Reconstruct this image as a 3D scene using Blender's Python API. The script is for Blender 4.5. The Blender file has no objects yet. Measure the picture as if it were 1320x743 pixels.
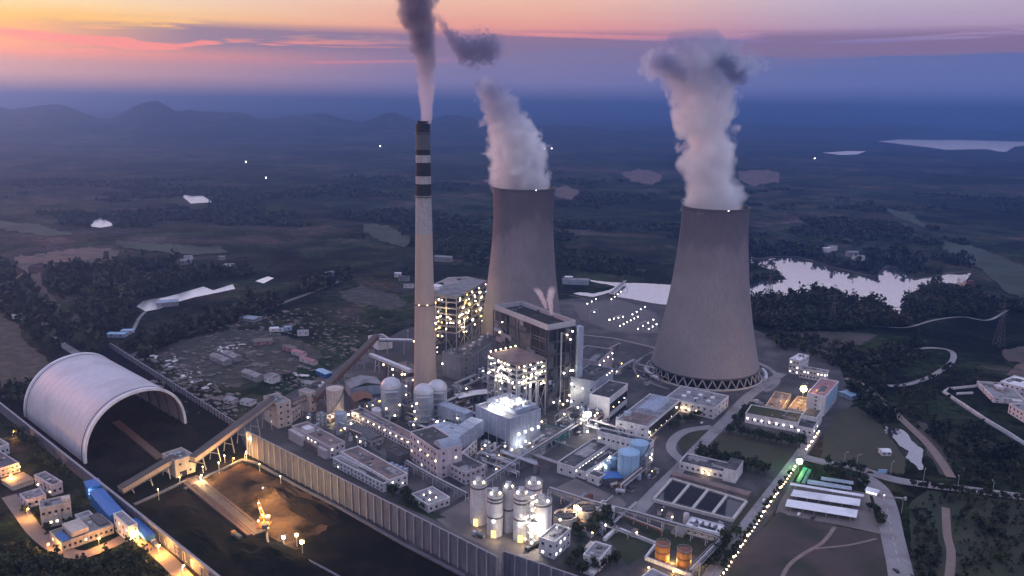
import bpy, bmesh, math, random
import numpy as np
from mathutils import Vector, Matrix, noise as mnoise
random.seed(7); np.random.seed(7)
S = bpy.context.scene
COL = S.collection
R = math.radians

# ------------------------------------------------------------------ camera geometry
F, HOR, ROLL, CH = 1027.0, 139.0, .015, 260.0
PITCH = math.atan((371.5-HOR)/F)
cR, sR, cP, sP = math.cos(ROLL), math.sin(ROLL), math.cos(PITCH), math.sin(PITCH)
def ray(px, py):
    x, y = px-660, 371.5-py
    x, y = cR*x-sR*y, sR*x+cR*y
    return Vector((x/F, cP+y/F*sP, -sP+y/F*cP))
def G(px, py, z=0.0):                       # the place on the level z under a photo point
    d = ray(px, py); t = (z-CH)/d.z
    return Vector((d.x*t, d.y*t, z))
def AT(px, py, Y):                          # the place at depth Y
    d = ray(px, py); t = Y/d.y
    return Vector((d.x*t, Y, CH+d.z*t))
def proj(p):
    Z = p[2]-CH
    dep = p[1]*cP-Z*sP; up = p[1]*sP+Z*cP
    x, y = p[0]/dep*F, up/dep*F
    x, y = cR*x+sR*y, -sR*x+cR*y
    return 660+x, 371.5-y
def HOF(P, top):                            # height over ground point P seen at photo row top
    a, b = 0.0, 600.0
    for _ in range(40):
        m = (a+b)/2
        if proj((P.x, P.y, m))[1] > top: a = m
        else: b = m
    return a
def mpp(P): return (P.y*cP-(P.z-CH)*sP)/F     # metres per photo pixel at P

# ------------------------------------------------------------------ terrain
WATERS = []     # (centre, radius) kept level
def sst(a, b, x):
    t = min(1, max(0, (x-a)/(b-a))); return t*t*(3-2*t)
def gh(x, y):
    d = math.hypot(x, y)
    if d < 1080: return 0.0
    m = sst(1080, 2300, d)
    lake = sst(1500, 2000, d) if x > 60 else 1.0
    n = mnoise.fractal(Vector((x/620, y/620, 3.1)), 1.0, 2.1, 5)
    n2 = mnoise.fractal(Vector((x/2300, y/2300, 7.7)), 1.0, 2.0, 3)
    amp = 20+16*sst(2000, 6000, d)
    h = max(0, (n*.9+n2*.8+.25))*amp*m*(.15+.85*lake)
    h += max(0, mnoise.fractal(Vector((x/240, y/420, 5.5)), 1.0, 2.1, 4)+.1)*24*sst(1500, 2600, d)*lake
    for c, r in WATERS:
        h *= sst(r*1.1, r*3.2+250, math.hypot(x-c.x, y-c.y))
    if x > 0: h *= 1-.85*sst(15, 21, math.degrees(math.atan2(x, y)))*sst(1900, 2500, d)
    # the far range: peaks by bearing
    if d > 5200:
        az = math.degrees(math.atan2(x, y))
        pk = 0
        for a0, w, hh in ((-34, 4.5, 150), (-29.5, 3, 175), (-24.2, 2.2, 222), (-20.5, 4.5, 150), (-14, 5, 120), (-8.5, 2.4, 165), (-4, 4, 125), (3, 6, 70), (14, 8, 60), (26, 7, 75), (-42, 6, 170)):
            pk = max(pk, hh*math.exp(-((az-a0)/w)**2))
        rid = mnoise.fractal(Vector((x/900, y/900, 1.3)), 1.0, 2.2, 5)
        far = 3600*sst(6, 15, az); prof = sst(5600+far, 7600+far, d)*(1-.55*sst(7800+far, 9800+far, d))
        h = h*(1-prof*.6)+prof*max(0, pk*1.08*(1+.30*rid)+44*abs(rid)+16*mnoise.fractal(Vector((x/260, y/260, 4.2)), 1, 2, 4))
    return h

# ------------------------------------------------------------------ materials
MATS = {}
def newmat(name):
    m = bpy.data.materials.new(name); m.use_nodes = True
    nt = m.node_tree; nt.nodes.clear()
    out = nt.nodes.new('ShaderNodeOutputMaterial')
    MATS[name] = m
    return m, nt, out
def N(nt, t, **kw):
    n = nt.nodes.new(t)
    for k, v in kw.items(): setattr(n, k, v)
    return n
def noise_node(nt, vec, scale, detail=4, rough=.6):
    n = N(nt, 'ShaderNodeTexNoise'); n.inputs['Scale'].default_value = scale
    n.inputs['Detail'].default_value = detail; n.inputs['Roughness'].default_value = rough
    nt.links.new(vec, n.inputs['Vector']); return n
def ramp(nt, fac, stops, interp='LINEAR'):
    r = N(nt, 'ShaderNodeValToRGB'); cr = r.color_ramp; cr.interpolation = interp
    while len(cr.elements) < len(stops): cr.elements.new(.5)
    for e, (p, c) in zip(cr.elements, stops):
        e.position = p; e.color = (*c[:3], 1)
    if fac is not None: nt.links.new(fac, r.inputs['Fac'])
    return r
def mathn(nt, op, a, b=None, c=None, clamp=False):
    n = N(nt, 'ShaderNodeMath', operation=op); n.use_clamp = clamp
    for i, v in enumerate((a, b, c)):
        if v is None: continue
        if isinstance(v, (int, float)): n.inputs[i].default_value = v
        else: nt.links.new(v, n.inputs[i])
    return n.outputs[0]
def mix(nt, fac, a, b, mode='MIX'):
    n = N(nt, 'ShaderNodeMix', data_type='RGBA', blend_type=mode)
    for i, v in ((0, fac), (6, a), (7, b)):
        if isinstance(v, (int, float)): n.inputs[i].default_value = v
        elif isinstance(v, tuple): n.inputs[i].default_value = (*v[:3], 1)
        else: nt.links.new(v, n.inputs[i])
    return n.outputs[2]
def surf(name, col, rough=.8, metal=0.0, sc=.35, amt=.35, streak=.25, bump=0.0, spec=.3, stain=None, stain_sc=.05):
    """weathered paint, concrete, metal: mottling, rain streaks and stains in world space"""
    m, nt, out = newmat(name)
    geo = N(nt, 'ShaderNodeNewGeometry'); pos = geo.outputs['Position']
    n1 = noise_node(nt, pos, sc)
    c = mix(nt, n1.outputs[0], tuple(x*(1-amt) for x in col), tuple(min(.95, x*(1+amt)) for x in col))
    if streak:
        mp = N(nt, 'ShaderNodeMapping'); mp.inputs['Scale'].default_value = (1, 1, .06); nt.links.new(pos, mp.inputs[0])
        n2 = noise_node(nt, mp.outputs[0], .9, 3)
        r2 = ramp(nt, n2.outputs[0], [(.35, (1-streak,)*3), (.6, (1, 1, 1))])
        c = mix(nt, 1.0, c, r2.outputs[0], 'MULTIPLY')
    if stain:
        n3 = noise_node(nt, pos, stain_sc, 6)
        r3 = ramp(nt, n3.outputs[0], [(.48, (0, 0, 0)), (.62, (1, 1, 1))])
        c = mix(nt, r3.outputs[0], c, stain)
    b = N(nt, 'ShaderNodeBsdfPrincipled')
    nt.links.new(c, b.inputs['Base Color']); b.inputs['Roughness'].default_value = rough
    b.inputs['Metallic'].default_value = metal; b.inputs['Specular IOR Level'].default_value = spec
    if bump:
        bp = N(nt, 'ShaderNodeBump'); bp.inputs['Strength'].default_value = bump; bp.inputs['Distance'].default_value = 1.0
        nt.links.new(noise_node(nt, pos, sc*2, 5).outputs[0], bp.inputs['Height']); nt.links.new(bp.outputs[0], b.inputs['Normal'])
    nt.links.new(b.outputs[0], out.inputs[0])
    return m
def lampmat(name, col, st):
    m, nt, out = newmat(name)
    e = N(nt, 'ShaderNodeEmission'); e.inputs[0].default_value = (*col, 1); e.inputs[1].default_value = st
    nt.links.new(e.outputs[0], out.inputs[0]); return m

surf('cream', (.54, .46, .40), stain=(.38, .32, .28)); surf('white', (.66, .65, .67), stain=(.47, .45, .48)); surf('pinkwhite', (.56, .49, .52), stain=(.40, .35, .37))
surf('grey', (.27, .265, .28), stain=(.17, .17, .18)); surf('darkgrey', (.10, .10, .11)); surf('bluegrey', (.33, .38, .47), stain=(.24, .27, .33))
surf('roofdark', (.045, .044, .05), streak=0, stain=(.09, .085, .09), stain_sc=.12); surf('roofgrey', (.24, .235, .25), streak=0, stain=(.15, .145, .15), stain_sc=.1)
surf('roofbrown', (.19, .135, .125), streak=0, stain=(.12, .09, .085), stain_sc=.1); surf('roofpink', (.32, .17, .19), streak=0, stain=(.3, .14, .16)); surf('roofwhite', (.72, .72, .75), streak=0, amt=.12, stain=(.55, .55, .6))
surf('blue', (.025, .14, .42), rough=.45, stain=(.02, .09, .28)); surf('tankblue', (.30, .47, .64), rough=.5, amt=.15); surf('teal', (.03, .14, .13), rough=.5)
surf('concrete', (.33, .30, .305), sc=.04, amt=.22, streak=.2, stain=(.27, .24, .235), stain_sc=.016); surf('concrete_pale', (.5, .47, .45)); surf('chimneycon', (.42, .335, .285), sc=.05, amt=.15, streak=.12)
surf('black', (.02, .02, .022)); surf('bandwhite', (.36, .35, .36)); surf('steel', (.11, .11, .125), metal=.3, rough=.5); surf('steelpale', (.42, .42, .44), metal=.2, rough=.5)
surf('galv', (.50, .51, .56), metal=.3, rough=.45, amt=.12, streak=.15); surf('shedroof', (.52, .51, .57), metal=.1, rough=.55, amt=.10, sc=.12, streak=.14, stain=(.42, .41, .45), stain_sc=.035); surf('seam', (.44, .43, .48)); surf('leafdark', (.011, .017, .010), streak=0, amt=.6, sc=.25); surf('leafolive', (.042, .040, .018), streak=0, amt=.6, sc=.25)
surf('asphalt', (.095, .088, .094), streak=0, amt=.3, sc=.08); surf('road', (.24, .225, .235), streak=0, amt=.22, sc=.06, stain=(.17, .155, .16)); surf('yard', (.042, .039, .043), streak=0, amt=.45, sc=.05, stain=(.085, .078, .082), stain_sc=.03)
surf('apron', (.16, .135, .13), streak=0, amt=.3, sc=.05, stain=(.11, .095, .095), stain_sc=.04)
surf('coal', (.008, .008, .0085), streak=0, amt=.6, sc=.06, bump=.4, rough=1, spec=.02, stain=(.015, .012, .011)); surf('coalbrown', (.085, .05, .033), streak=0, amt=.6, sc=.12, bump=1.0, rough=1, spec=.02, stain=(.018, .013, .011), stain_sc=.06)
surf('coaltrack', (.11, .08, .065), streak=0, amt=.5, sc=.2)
surf('soil', (.062, .044, .040), streak=0, amt=.6, sc=.06, stain=(.030, .030, .020), stain_sc=.03); surf('redsoil', (.12, .072, .062), streak=0, amt=.6, sc=.03, stain=(.035, .035, .025), stain_sc=.025); surf('dirt', (.20, .15, .13), streak=0, amt=.4, sc=.1)
surf('lawn', (.024, .032, .014), streak=0, amt=.45, sc=.06, stain=(.040, .036, .020), stain_sc=.03); surf('lawnbrown', (.042, .042, .022), streak=0, amt=.45, sc=.05, stain=(.055, .045, .028), stain_sc=.03); surf('field', (.026, .042, .024), streak=0, amt=.6, sc=.02, stain=(.014, .02, .012), stain_sc=.012)
surf('fence', (.125, .13, .175), streak=.4, amt=.3, sc=.2); surf('fencepost', (.27, .26, .30)); surf('rust', (.20, .09, .06)); surf('orange', (.45, .20, .06), rough=.5, amt=.2)
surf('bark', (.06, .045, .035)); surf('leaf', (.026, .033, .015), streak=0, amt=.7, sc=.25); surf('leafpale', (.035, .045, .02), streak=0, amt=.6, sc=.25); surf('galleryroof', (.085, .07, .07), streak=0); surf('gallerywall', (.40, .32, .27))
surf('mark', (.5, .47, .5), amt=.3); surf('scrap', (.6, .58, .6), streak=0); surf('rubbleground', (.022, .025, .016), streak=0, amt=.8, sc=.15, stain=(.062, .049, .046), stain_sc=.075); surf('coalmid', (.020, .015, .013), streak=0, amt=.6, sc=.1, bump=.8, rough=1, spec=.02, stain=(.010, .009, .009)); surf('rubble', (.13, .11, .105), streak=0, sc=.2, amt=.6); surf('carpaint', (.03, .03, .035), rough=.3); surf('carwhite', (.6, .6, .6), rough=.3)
def glass(name, col=(.015, .018, .025)):
    m, nt, out = newmat(name); b = N(nt, 'ShaderNodeBsdfPrincipled'); b.inputs['Base Color'].default_value = (*col, 1)
    b.inputs['Roughness'].default_value = .15; nt.links.new(b.outputs[0], out.inputs[0]); return m
glass('glass')
def watermat(name, base, metal, rough):
    m, nt, out = newmat(name); b = N(nt, 'ShaderNodeBsdfPrincipled'); b.inputs['Base Color'].default_value = (*base, 1)
    b.inputs['Roughness'].default_value = rough; b.inputs['Metallic'].default_value = metal
    geo = N(nt, 'ShaderNodeNewGeometry'); bp = N(nt, 'ShaderNodeBump'); bp.inputs['Strength'].default_value = .015; bp.inputs['Distance'].default_value = .3
    nt.links.new(noise_node(nt, geo.outputs['Position'], .08, 4).outputs[0], bp.inputs['Height']); nt.links.new(bp.outputs[0], b.inputs['Normal'])
    nt.links.new(b.outputs[0], out.inputs[0]); return m
watermat('water', (.56, .60, .68), .93, .06); watermat('pondwater', (.30, .31, .34), .9, .06); watermat('farwater', (.95, .95, .95), .95, .28); watermat('tankwater', (.02, .022, .03), 0, .04)
WARM, WHITE, GOLD, PINK, GREEN, CYAN = (1, .72, .38), (1, .93, .84), (1, .58, .16), (1, .80, .78), (.35, 1, .25), (.45, .95, 1)
lampmat('lampwarm', WARM, 14); lampmat('lampwhite', WHITE, 14); lampmat('lampgold', GOLD, 16); lampmat('lamppink', PINK, 12); lampmat('lampgreen', GREEN, 18); lampmat('lampcyan', CYAN, 8)
lampmat('litwin', (1, .85, .6), 2.2); lampmat('litwhite', (1, .96, .9), 3.0); lampmat('lityellow', (1, .75, .22), 2.2); lampmat('flood', WHITE, 60); lampmat('floodgold', GOLD, 60); lampmat('floodgreen', GREEN, 45); lampmat('lampred', (1, .35, .25), 10)

def tower_mat():
    # board-marked concrete with lift rings, and the damp dark weather stain below the rim
    m = surf('towercon', (.27, .24, .25), sc=.04, amt=.2, streak=.16, stain=(.215, .195, .20), stain_sc=.016); nt = m.node_tree
    b = next(n for n in nt.nodes if n.type == 'BSDF_PRINCIPLED'); src = b.inputs['Base Color'].links[0].from_socket
    tc = N(nt, 'ShaderNodeTexCoord'); s = N(nt, 'ShaderNodeSeparateXYZ'); nt.links.new(tc.outputs['Object'], s.inputs[0])
    geo = N(nt, 'ShaderNodeNewGeometry'); mp = N(nt, 'ShaderNodeMapping'); mp.inputs['Scale'].default_value = (1, 1, .35); nt.links.new(geo.outputs['Position'], mp.inputs[0])
    n1 = noise_node(nt, mp.outputs[0], .022, 5); v = mathn(nt, 'ADD', s.outputs[2], mathn(nt, 'MULTIPLY', mathn(nt, 'SUBTRACT', n1.outputs[0], .5), 120))
    r = ramp(nt, mathn(nt, 'DIVIDE', v, 170, clamp=True), [(.5, (1, 1, 1)), (.74, (.78, .77, .81)), (.80, (.54, .54, .61)), (1, (.44, .44, .51))])
    c = mix(nt, 1.0, src, r.outputs[0], 'MULTIPLY')
    w = N(nt, 'ShaderNodeTexWave', wave_type='BANDS', bands_direction='Z'); w.inputs['Scale'].default_value = .12; w.inputs['Distortion'].default_value = .3; nt.links.new(tc.outputs['Object'], w.inputs['Vector'])
    c = mix(nt, 1.0, c, ramp(nt, w.outputs['Fac'], [(0, (.90, .90, .90)), (.12, (1, 1, 1))]).outputs[0], 'MULTIPLY'); nt.links.new(c, b.inputs['Base Color'])
tower_mat()
def ground_mat():
    m, nt, out = newmat('ground')
    geo = N(nt, 'ShaderNodeNewGeometry'); pos = geo.outputs['Position']
    warp = noise_node(nt, pos, .004, 3)
    a = N(nt, 'ShaderNodeVectorMath', operation='MULTIPLY_ADD'); nt.links.new(warp.outputs[1], a.inputs[0]); a.inputs[1].default_value = (160, 160, 0); nt.links.new(pos, a.inputs[2])
    n1 = noise_node(nt, a.outputs[0], .0016, 6, .62); n2 = noise_node(nt, a.outputs[0], .011, 5, .65); n3 = noise_node(nt, pos, .09, 4, .7)
    v = mathn(nt, 'ADD', mathn(nt, 'MULTIPLY', n1.outputs[0], .52), mathn(nt, 'ADD', mathn(nt, 'MULTIPLY', n2.outputs[0], .46), mathn(nt, 'MULTIPLY', n3.outputs[0], .12)))
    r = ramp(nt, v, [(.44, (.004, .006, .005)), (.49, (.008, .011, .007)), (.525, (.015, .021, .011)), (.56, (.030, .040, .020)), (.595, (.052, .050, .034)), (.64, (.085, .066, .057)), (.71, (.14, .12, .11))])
    vo = N(nt, 'ShaderNodeTexVoronoi'); vo.inputs['Scale'].default_value = .009; nt.links.new(a.outputs[0], vo.inputs['Vector'])
    c = mix(nt, .3, r.outputs[0], mix(nt, 1.0, r.outputs[0], vo.outputs['Color'], 'MULTIPLY'))
    r3 = ramp(nt, n3.outputs[0], [(.35, (.55, .55, .55)), (.65, (1.3, 1.3, 1.3))])
    c = mix(nt, 1.0, c, r3.outputs[0], 'MULTIPLY')
    b = N(nt, 'ShaderNodeBsdfPrincipled'); b.inputs['Roughness'].default_value = 1; b.inputs['Specular IOR Level'].default_value = .05
    nt.links.new(c, b.inputs['Base Color'])
    bp = N(nt, 'ShaderNodeBump'); bp.inputs['Strength'].default_value = 1; bp.inputs['Distance'].default_value = 4
    nt.links.new(mathn(nt, 'ADD', n3.outputs[0], mathn(nt, 'MULTIPLY', n2.outputs[0], 3)), bp.inputs['Height']); nt.links.new(bp.outputs[0], b.inputs['Normal'])
    nt.links.new(b.outputs[0], out.inputs[0])
ground_mat()

# ------------------------------------------------------------------ mesh building
class MB:
    def __init__(s): s.v = []; s.f = []
    def add(s, vs, fs):
        n = len(s.v); s.v += [tuple(v) for v in vs]; s.f += [tuple(i+n for i in f) for f in fs]; return s
    def box(s, x0, x1, y0, y1, z0, z1):
        return s.add([(x0, y0, z0), (x1, y0, z0), (x1, y1, z0), (x0, y1, z0), (x0, y0, z1), (x1, y0, z1), (x1, y1, z1), (x0, y1, z1)],
                     [(3, 2, 1, 0), (4, 5, 6, 7), (0, 1, 5, 4), (1, 2, 6, 5), (2, 3, 7, 6), (3, 0, 4, 7)])
    def beam(s, p, q, w, h=None):
        p, q = Vector(p), Vector(q); h = h or w; d = (q-p).normalized()
        u = d.cross(Vector((0, 0, 1)))
        if u.length < 1e-3: u = Vector((1, 0, 0))
        u.normalize(); n = u.cross(d); u = u*(w/2); n = n*(h/2)
        vs = [p-u-n, p+u-n, p+u+n, p-u+n, q-u-n, q+u-n, q+u+n, q-u+n]
        return s.add(vs, [(3, 2, 1, 0), (4, 5, 6, 7), (0, 1, 5, 4), (1, 2, 6, 5), (2, 3, 7, 6), (3, 0, 4, 7)])
    def prism(s, poly, z0, z1):
        n = len(poly)
        a = sum(poly[i][0]*poly[(i+1) % n][1]-poly[(i+1) % n][0]*poly[i][1] for i in range(n))
        if a < 0: poly = poly[::-1]
        vs = [(p[0], p[1], z0) for p in poly]+[(p[0], p[1], z1) for p in poly]
        return s.add(vs, [tuple(range(n-1, -1, -1)), tuple(range(n, 2*n))]+[(i, (i+1) % n, (i+1) % n+n, i+n) for i in range(n)])
    def lathe(s, prof, n=24, cx=0, cy=0, cap=True):
        vs = []; k = len(prof)
        for r, z in prof: vs += [(cx+r*math.cos(2*math.pi*i/n), cy+r*math.sin(2*math.pi*i/n), z) for i in range(n)]
        fs = [(j*n+i, j*n+(i+1) % n, (j+1)*n+(i+1) % n, (j+1)*n+i) for j in range(k-1) for i in range(n)]
        if cap: fs += [tuple(range(n-1, -1, -1)), tuple(range((k-1)*n, k*n))]
        return s.add(vs, fs)
    def tube(s, pts, r, n=8):
        pts = [Vector(p) for p in pts]; rs = r if isinstance(r, (list, tuple)) else [r]*len(pts); vs = []
        for i, p in enumerate(pts):
            d = (pts[min(i+1, len(pts)-1)]-pts[max(i-1, 0)]).normalized()
            u = d.cross(Vector((0, 0, 1)))
            if u.length < 1e-3: u = Vector((1, 0, 0))
            u.normalize(); w = u.cross(d)
            vs += [p+(u*math.cos(2*math.pi*j/n)+w*math.sin(2*math.pi*j/n))*rs[i] for j in range(n)]
        k = len(pts)
        fs = [(j*n+i, j*n+(i+1) % n, (j+1)*n+(i+1) % n, (j+1)*n+i) for j in range(k-1) for i in range(n)]
        return s.add(vs, fs+[tuple(range(n-1, -1, -1)), tuple(range((k-1)*n, k*n))])
    def ball(s, c, r, nu=8, nv=5):
        return s.lathe([(max(.01, r*math.sin(math.pi*j/nv)), c[2]-r*math.cos(math.pi*j/nv)) for j in range(nv+1)], nu, c[0], c[1])
    def mesh(s, name, m, smooth=False):
        me = bpy.data.meshes.new(name); me.from_pydata(s.v, [], s.f); me.materials.append(MATS[m])
        if smooth:
            me.polygons.foreach_set('use_smooth', [True]*len(me.polygons))
            try: me.set_sharp_from_angle(angle=R(40))
            except Exception: pass
        me.update(); return me
def obj(name, me, m=None, parent=None, loc=None, rz=0, smooth=False):
    if isinstance(me, MB): me = me.mesh(name, m, smooth)
    o = bpy.data.objects.new(name, me); COL.objects.link(o)
    if parent: o.parent = parent
    if loc is not None: o.location = loc
    if rz: o.rotation_euler.z = rz
    return o
def tag(o, label, cat, group=None, kind=None):
    o['label'] = label; o['category'] = cat
    if group: o['group'] = group
    if kind: o['kind'] = kind
    return o
def thing(name, label, cat, loc=(0, 0, 0), rz=0, group=None):
    o = bpy.data.objects.new(name, None); COL.objects.link(o); o.location = loc; o.rotation_euler.z = rz
    o.empty_display_size = .1
    return tag(o, label, cat, group)
def copytree(r, loc, rz=0, label=None):
    c = r.copy(); COL.objects.link(c); c.location = loc; c.rotation_euler.z = rz
    if label: c['label'] = label
    for ch in r.children:
        d = ch.copy(); COL.objects.link(d); d.parent = c
        for g in ch.children:
            e = g.copy(); COL.objects.link(e); e.parent = d
    return c
CACHE = {}
def cached(key, fn):
    if key not in CACHE: CACHE[key] = fn()
    return CACHE[key]
def bulb(parent, p, r, m, name='lamp'):
    r *= .8
    me = cached(('bulb', round(r, 2), m), lambda: MB().ball((0, 0, 0), r, 8, 5).mesh('lamp', m))
    return obj(name, me, parent=parent, loc=p)
def light(p, power, col, r=.6, name='lamp_light'):
    l = bpy.data.lights.new(name, 'POINT'); l.energy = power; l.color = col; l.shadow_soft_size = r
    o = bpy.data.objects.new(name, l); COL.objects.link(o); o.location = p; return o

# ------------------------------------------------------------------ ground, sheets, roads
def level(poly): 
    ps = [G(*p) for p in poly]; c = sum(ps, Vector())/len(ps); WATERS.append((c, max((p-c).length for p in ps)))
POND1 = [(112, 292), (119, 289), (121, 285), (129, 281), (137, 284), (148, 291), (130, 294)]
POND2 = [(232, 251), (247, 253), (262, 253), (274, 261), (246, 263)]
STREAM = [(176, 396), (184, 389), (197, 386), (212, 384), (232, 379), (262, 370), (275, 375), (300, 367), (303, 373), (280, 378), (250, 384), (225, 391), (205, 399), (188, 402)]
POND3 = [(329, 363), (345, 357), (353, 359), (340, 366)]
POND4 = [(288, 160.5), (300, 158.5), (318, 161), (300, 163)]
LAKE_FAR = [(1131, 183), (1160, 180.5), (1210, 181.5), (1320, 179), (1350, 185), (1308, 190), (1296, 197), (1286, 196), (1272, 193), (1220, 194), (1190, 190)]
POND5 = [(1060, 198), (1095, 195.5), (1116, 196), (1106, 200), (1085, 201)]
for w in (POND1, POND2, STREAM, POND3, POND4, LAKE_FAR, POND5): level(w)
def drape(px, py):
    z = 0
    for _ in range(6):
        p = G(px, py, z); z = gh(p.x, p.y)
    return Vector((p.x, p.y, z))
ZI = [0]; SOILS = []
def sheet(name, label, poly, m, dz=.06, cat='ground', sub=0, jag=0.0, flat=True, kind='structure'):
    ZI[0] += 1; dz += .004*ZI[0]
    if not flat or (m.endswith('water') and poly[0][1] < 400): SOILS.append((poly, m))
    pts = []
    n = len(poly)
    for i in range(n):
        a, b = poly[i], poly[(i+1) % n]
        k = max(1, int(math.hypot(b[0]-a[0], b[1]-a[1])/4)) if jag else 1
        for j in range(k):
            t = j/k; x, y = a[0]+(b[0]-a[0])*t, a[1]+(b[1]-a[1])*t
            if jag: x += random.uniform(-jag, jag)*2.2; y += random.uniform(-jag, jag)
            p = G(x, y) if flat else drape(x, y); pts.append(p)
    bm = bmesh.new(); vs = [bm.verts.new((p.x, p.y, 0)) for p in pts]
    es = [bm.edges.new((vs[i], vs[(i+1) % len(vs)])) for i in range(len(vs))]
    bmesh.ops.triangle_fill(bm, edges=es, use_beauty=True)
    for _ in range(sub): bmesh.ops.subdivide_edges(bm, edges=bm.edges[:], cuts=1, use_grid_fill=True)
    for v in bm.verts: v.co.z = dz if flat else gh(v.co.x, v.co.y)+dz
    bmesh.ops.recalc_face_normals(bm, faces=bm.faces[:])
    if sum(f.normal.z for f in bm.faces) < 0: bmesh.ops.reverse_faces(bm, faces=bm.faces[:])
    me = bpy.data.meshes.new(name); bm.to_mesh(me); bm.free(); me.materials.append(MATS[m])
    return tag(obj(name, me), label, cat, kind=kind)
def road(name, label, pts, w, m='road', dz=.1, flat=True, cat='road'):
    ZI[0] += 1; dz += .004*ZI[0]
    P = [(G(*p) if flat else drape(*p)) for p in pts]
    Q = []
    for i in range(len(P)-1):                       # smooth with Catmull-Rom
        p0, p1, p2, p3 = P[max(i-1, 0)], P[i], P[i+1], P[min(i+2, len(P)-1)]
        k = 6
        for j in range(k):
            t = j/k
            Q.append(.5*((2*p1)+(p2-p0)*t+(2*p0-5*p1+4*p2-p3)*t*t+(3*p1-p0-3*p2+p3)*t**3))
    Q.append(P[-1]); mb = MB(); vs = []
    for i, q in enumerate(Q):
        d = Q[min(i+1, len(Q)-1)]-Q[max(i-1, 0)]; d.z = 0; d.normalize(); n = Vector((-d.y, d.x, 0))*w/2
        for s in (-1, 1):
            v = q-n*s; vs.append((v.x, v.y, (0 if flat else gh(v.x, v.y)+.6)+dz))
    mb.add(vs, [(2*i, 2*i+2, 2*i+3, 2*i+1)[::-1] for i in range(len(Q)-1)])
    return tag(obj(name, mb, m), label, cat, kind='structure')

def build_ground():
    rows = [0]+list(np.geomspace(60, 30000, 330)); az = np.radians(np.linspace(-78, 78, 330)); n = len(az)
    vs = []
    for d in rows:
        for a in az:
            x, y = d*math.sin(a), d*math.cos(a)-40; vs.append((x, y, gh(x, y)))
    fs = [(j*n+i, j*n+i+1, (j+1)*n+i+1, (j+1)*n+i) for j in range(len(rows)-1) for i in range(n-1)]
    me = bpy.data.meshes.new('ground'); me.from_pydata(vs, [], [f[::-1] for f in fs]); me.materials.append(MATS['ground'])
    me.polygons.foreach_set('use_smooth', [True]*len(me.polygons)); me.update()
    if me.polygons[n*40].normal.z < 0: me.flip_normals()
    tag(obj('ground', me), 'dark countryside of fields, woods and far hills around the plant', 'ground', kind='structure')
build_ground()
# ------------------------------------------------------------------ water, soil, roads
sheet('water', 'pale wide lake behind the right cooling tower, with wooded shores', [(955, 328), (962, 329), (975, 336), (1000, 333), (1030, 334), (1045, 339), (1060, 343), (1080, 351), (1100, 353), (1120, 357), (1132, 357), (1140, 347), (1148, 345), (1160, 347), (1168, 353), (1178, 362), (1200, 358), (1225, 354), (1240, 355), (1252, 352), (1247, 361), (1232, 366), (1215, 365), (1200, 370), (1180, 375), (1168, 382), (1162, 400), (1159, 408), (1152, 407), (1150, 398), (1135, 393), (1120, 388), (1100, 388), (1085, 382), (1070, 372), (1050, 376), (1030, 380), (1000, 383), (960, 386), (940, 386), (940, 372), (962, 369), (985, 362), (1015, 361), (1000, 350), (985, 345), (972, 340), (955, 336)], 'water', .3, 'lake', jag=.3)
sheet('water', 'pale lake arm seen between the two cooling towers', [(739, 379), (752, 382), (765, 383), (785, 378), (800, 384), (815, 386), (840, 391), (870, 395), (900, 392), (900, 370), (880, 369), (840, 366), (798, 365), (775, 363), (760, 361), (762, 363.5), (785, 367.5), (794, 370), (785, 374.5), (765, 379), (748, 377)], 'water', .3, 'lake', jag=.3)
road('shore', 'brown mud bank along the far shore of the lake', [(955, 326), (975, 334), (1000, 331), (1030, 332), (1060, 341), (1100, 351), (1130, 355.5), (1142, 345), (1152, 344), (1178, 360), (1225, 352), (1254, 351)], 9, 'soil', .25, cat='bank')
road('shore', 'brown mud bank along the lake arm between the towers', [(735, 381), (752, 384), (766, 385), (786, 381), (800, 386.5), (840, 393), (880, 397)], 6, 'soil', .28, cat='bank')
for lab, w in (('small bright pond alone on the far left slope', POND1), ('small bright pond with a straight lower bank at left centre distance', POND2), ('long narrow bright creek behind the coal shed', STREAM), ('short bright pool at the end of the creek', POND3), ('tiny far pond under the pointed mountain', POND4), ('broad pale lake on the far right horizon', LAKE_FAR), ('thin far pond below the broad far lake', POND5)):
    sheet('water', lab, w, 'farwater', .5 if w not in (LAKE_FAR, POND5) else 4, 'pond', jag=.08)
sheet('water', 'crooked pale pond beside the dirt track on the right', [(1134, 549), (1140, 549), (1150, 552), (1160, 553), (1168, 557), (1173, 565), (1182, 575), (1191, 580), (1189, 593), (1190, 606), (1184, 606), (1178, 598), (1168, 590), (1171, 582), (1160, 575), (1150, 564), (1140, 559)], 'pondwater', .12, 'pond', jag=.5)
sheet('plant_yard', 'dark paved yard of the power plant', [(305, 551), (350, 520), (440, 470), (520, 425), (640, 395), (740, 385), (850, 378), (985, 430), (1075, 455), (1100, 520), (1055, 566), (1010, 640), (905, 800), (555, 800), (322, 588)], 'yard', .05)
sheet('coal_yard', 'black coal covered stockyard floor', [(100, 612), (-10, 520), (140, 447), (305, 552), (322, 588), (600, 743), (760, 840), (300, 840), (170, 664)], 'coal', .05)
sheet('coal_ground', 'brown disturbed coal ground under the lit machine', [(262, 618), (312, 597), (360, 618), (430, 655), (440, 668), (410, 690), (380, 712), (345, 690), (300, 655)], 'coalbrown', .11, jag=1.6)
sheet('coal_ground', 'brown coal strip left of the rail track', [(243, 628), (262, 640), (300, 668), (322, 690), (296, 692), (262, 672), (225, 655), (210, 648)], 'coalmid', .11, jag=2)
sheet('coal_ground', 'brown coal floor inside the arched shed', [(112, 598), (150, 560), (200, 530), (240, 545), (262, 568), (215, 585), (170, 610), (140, 615)], 'coalmid', .09, jag=2)
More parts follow.
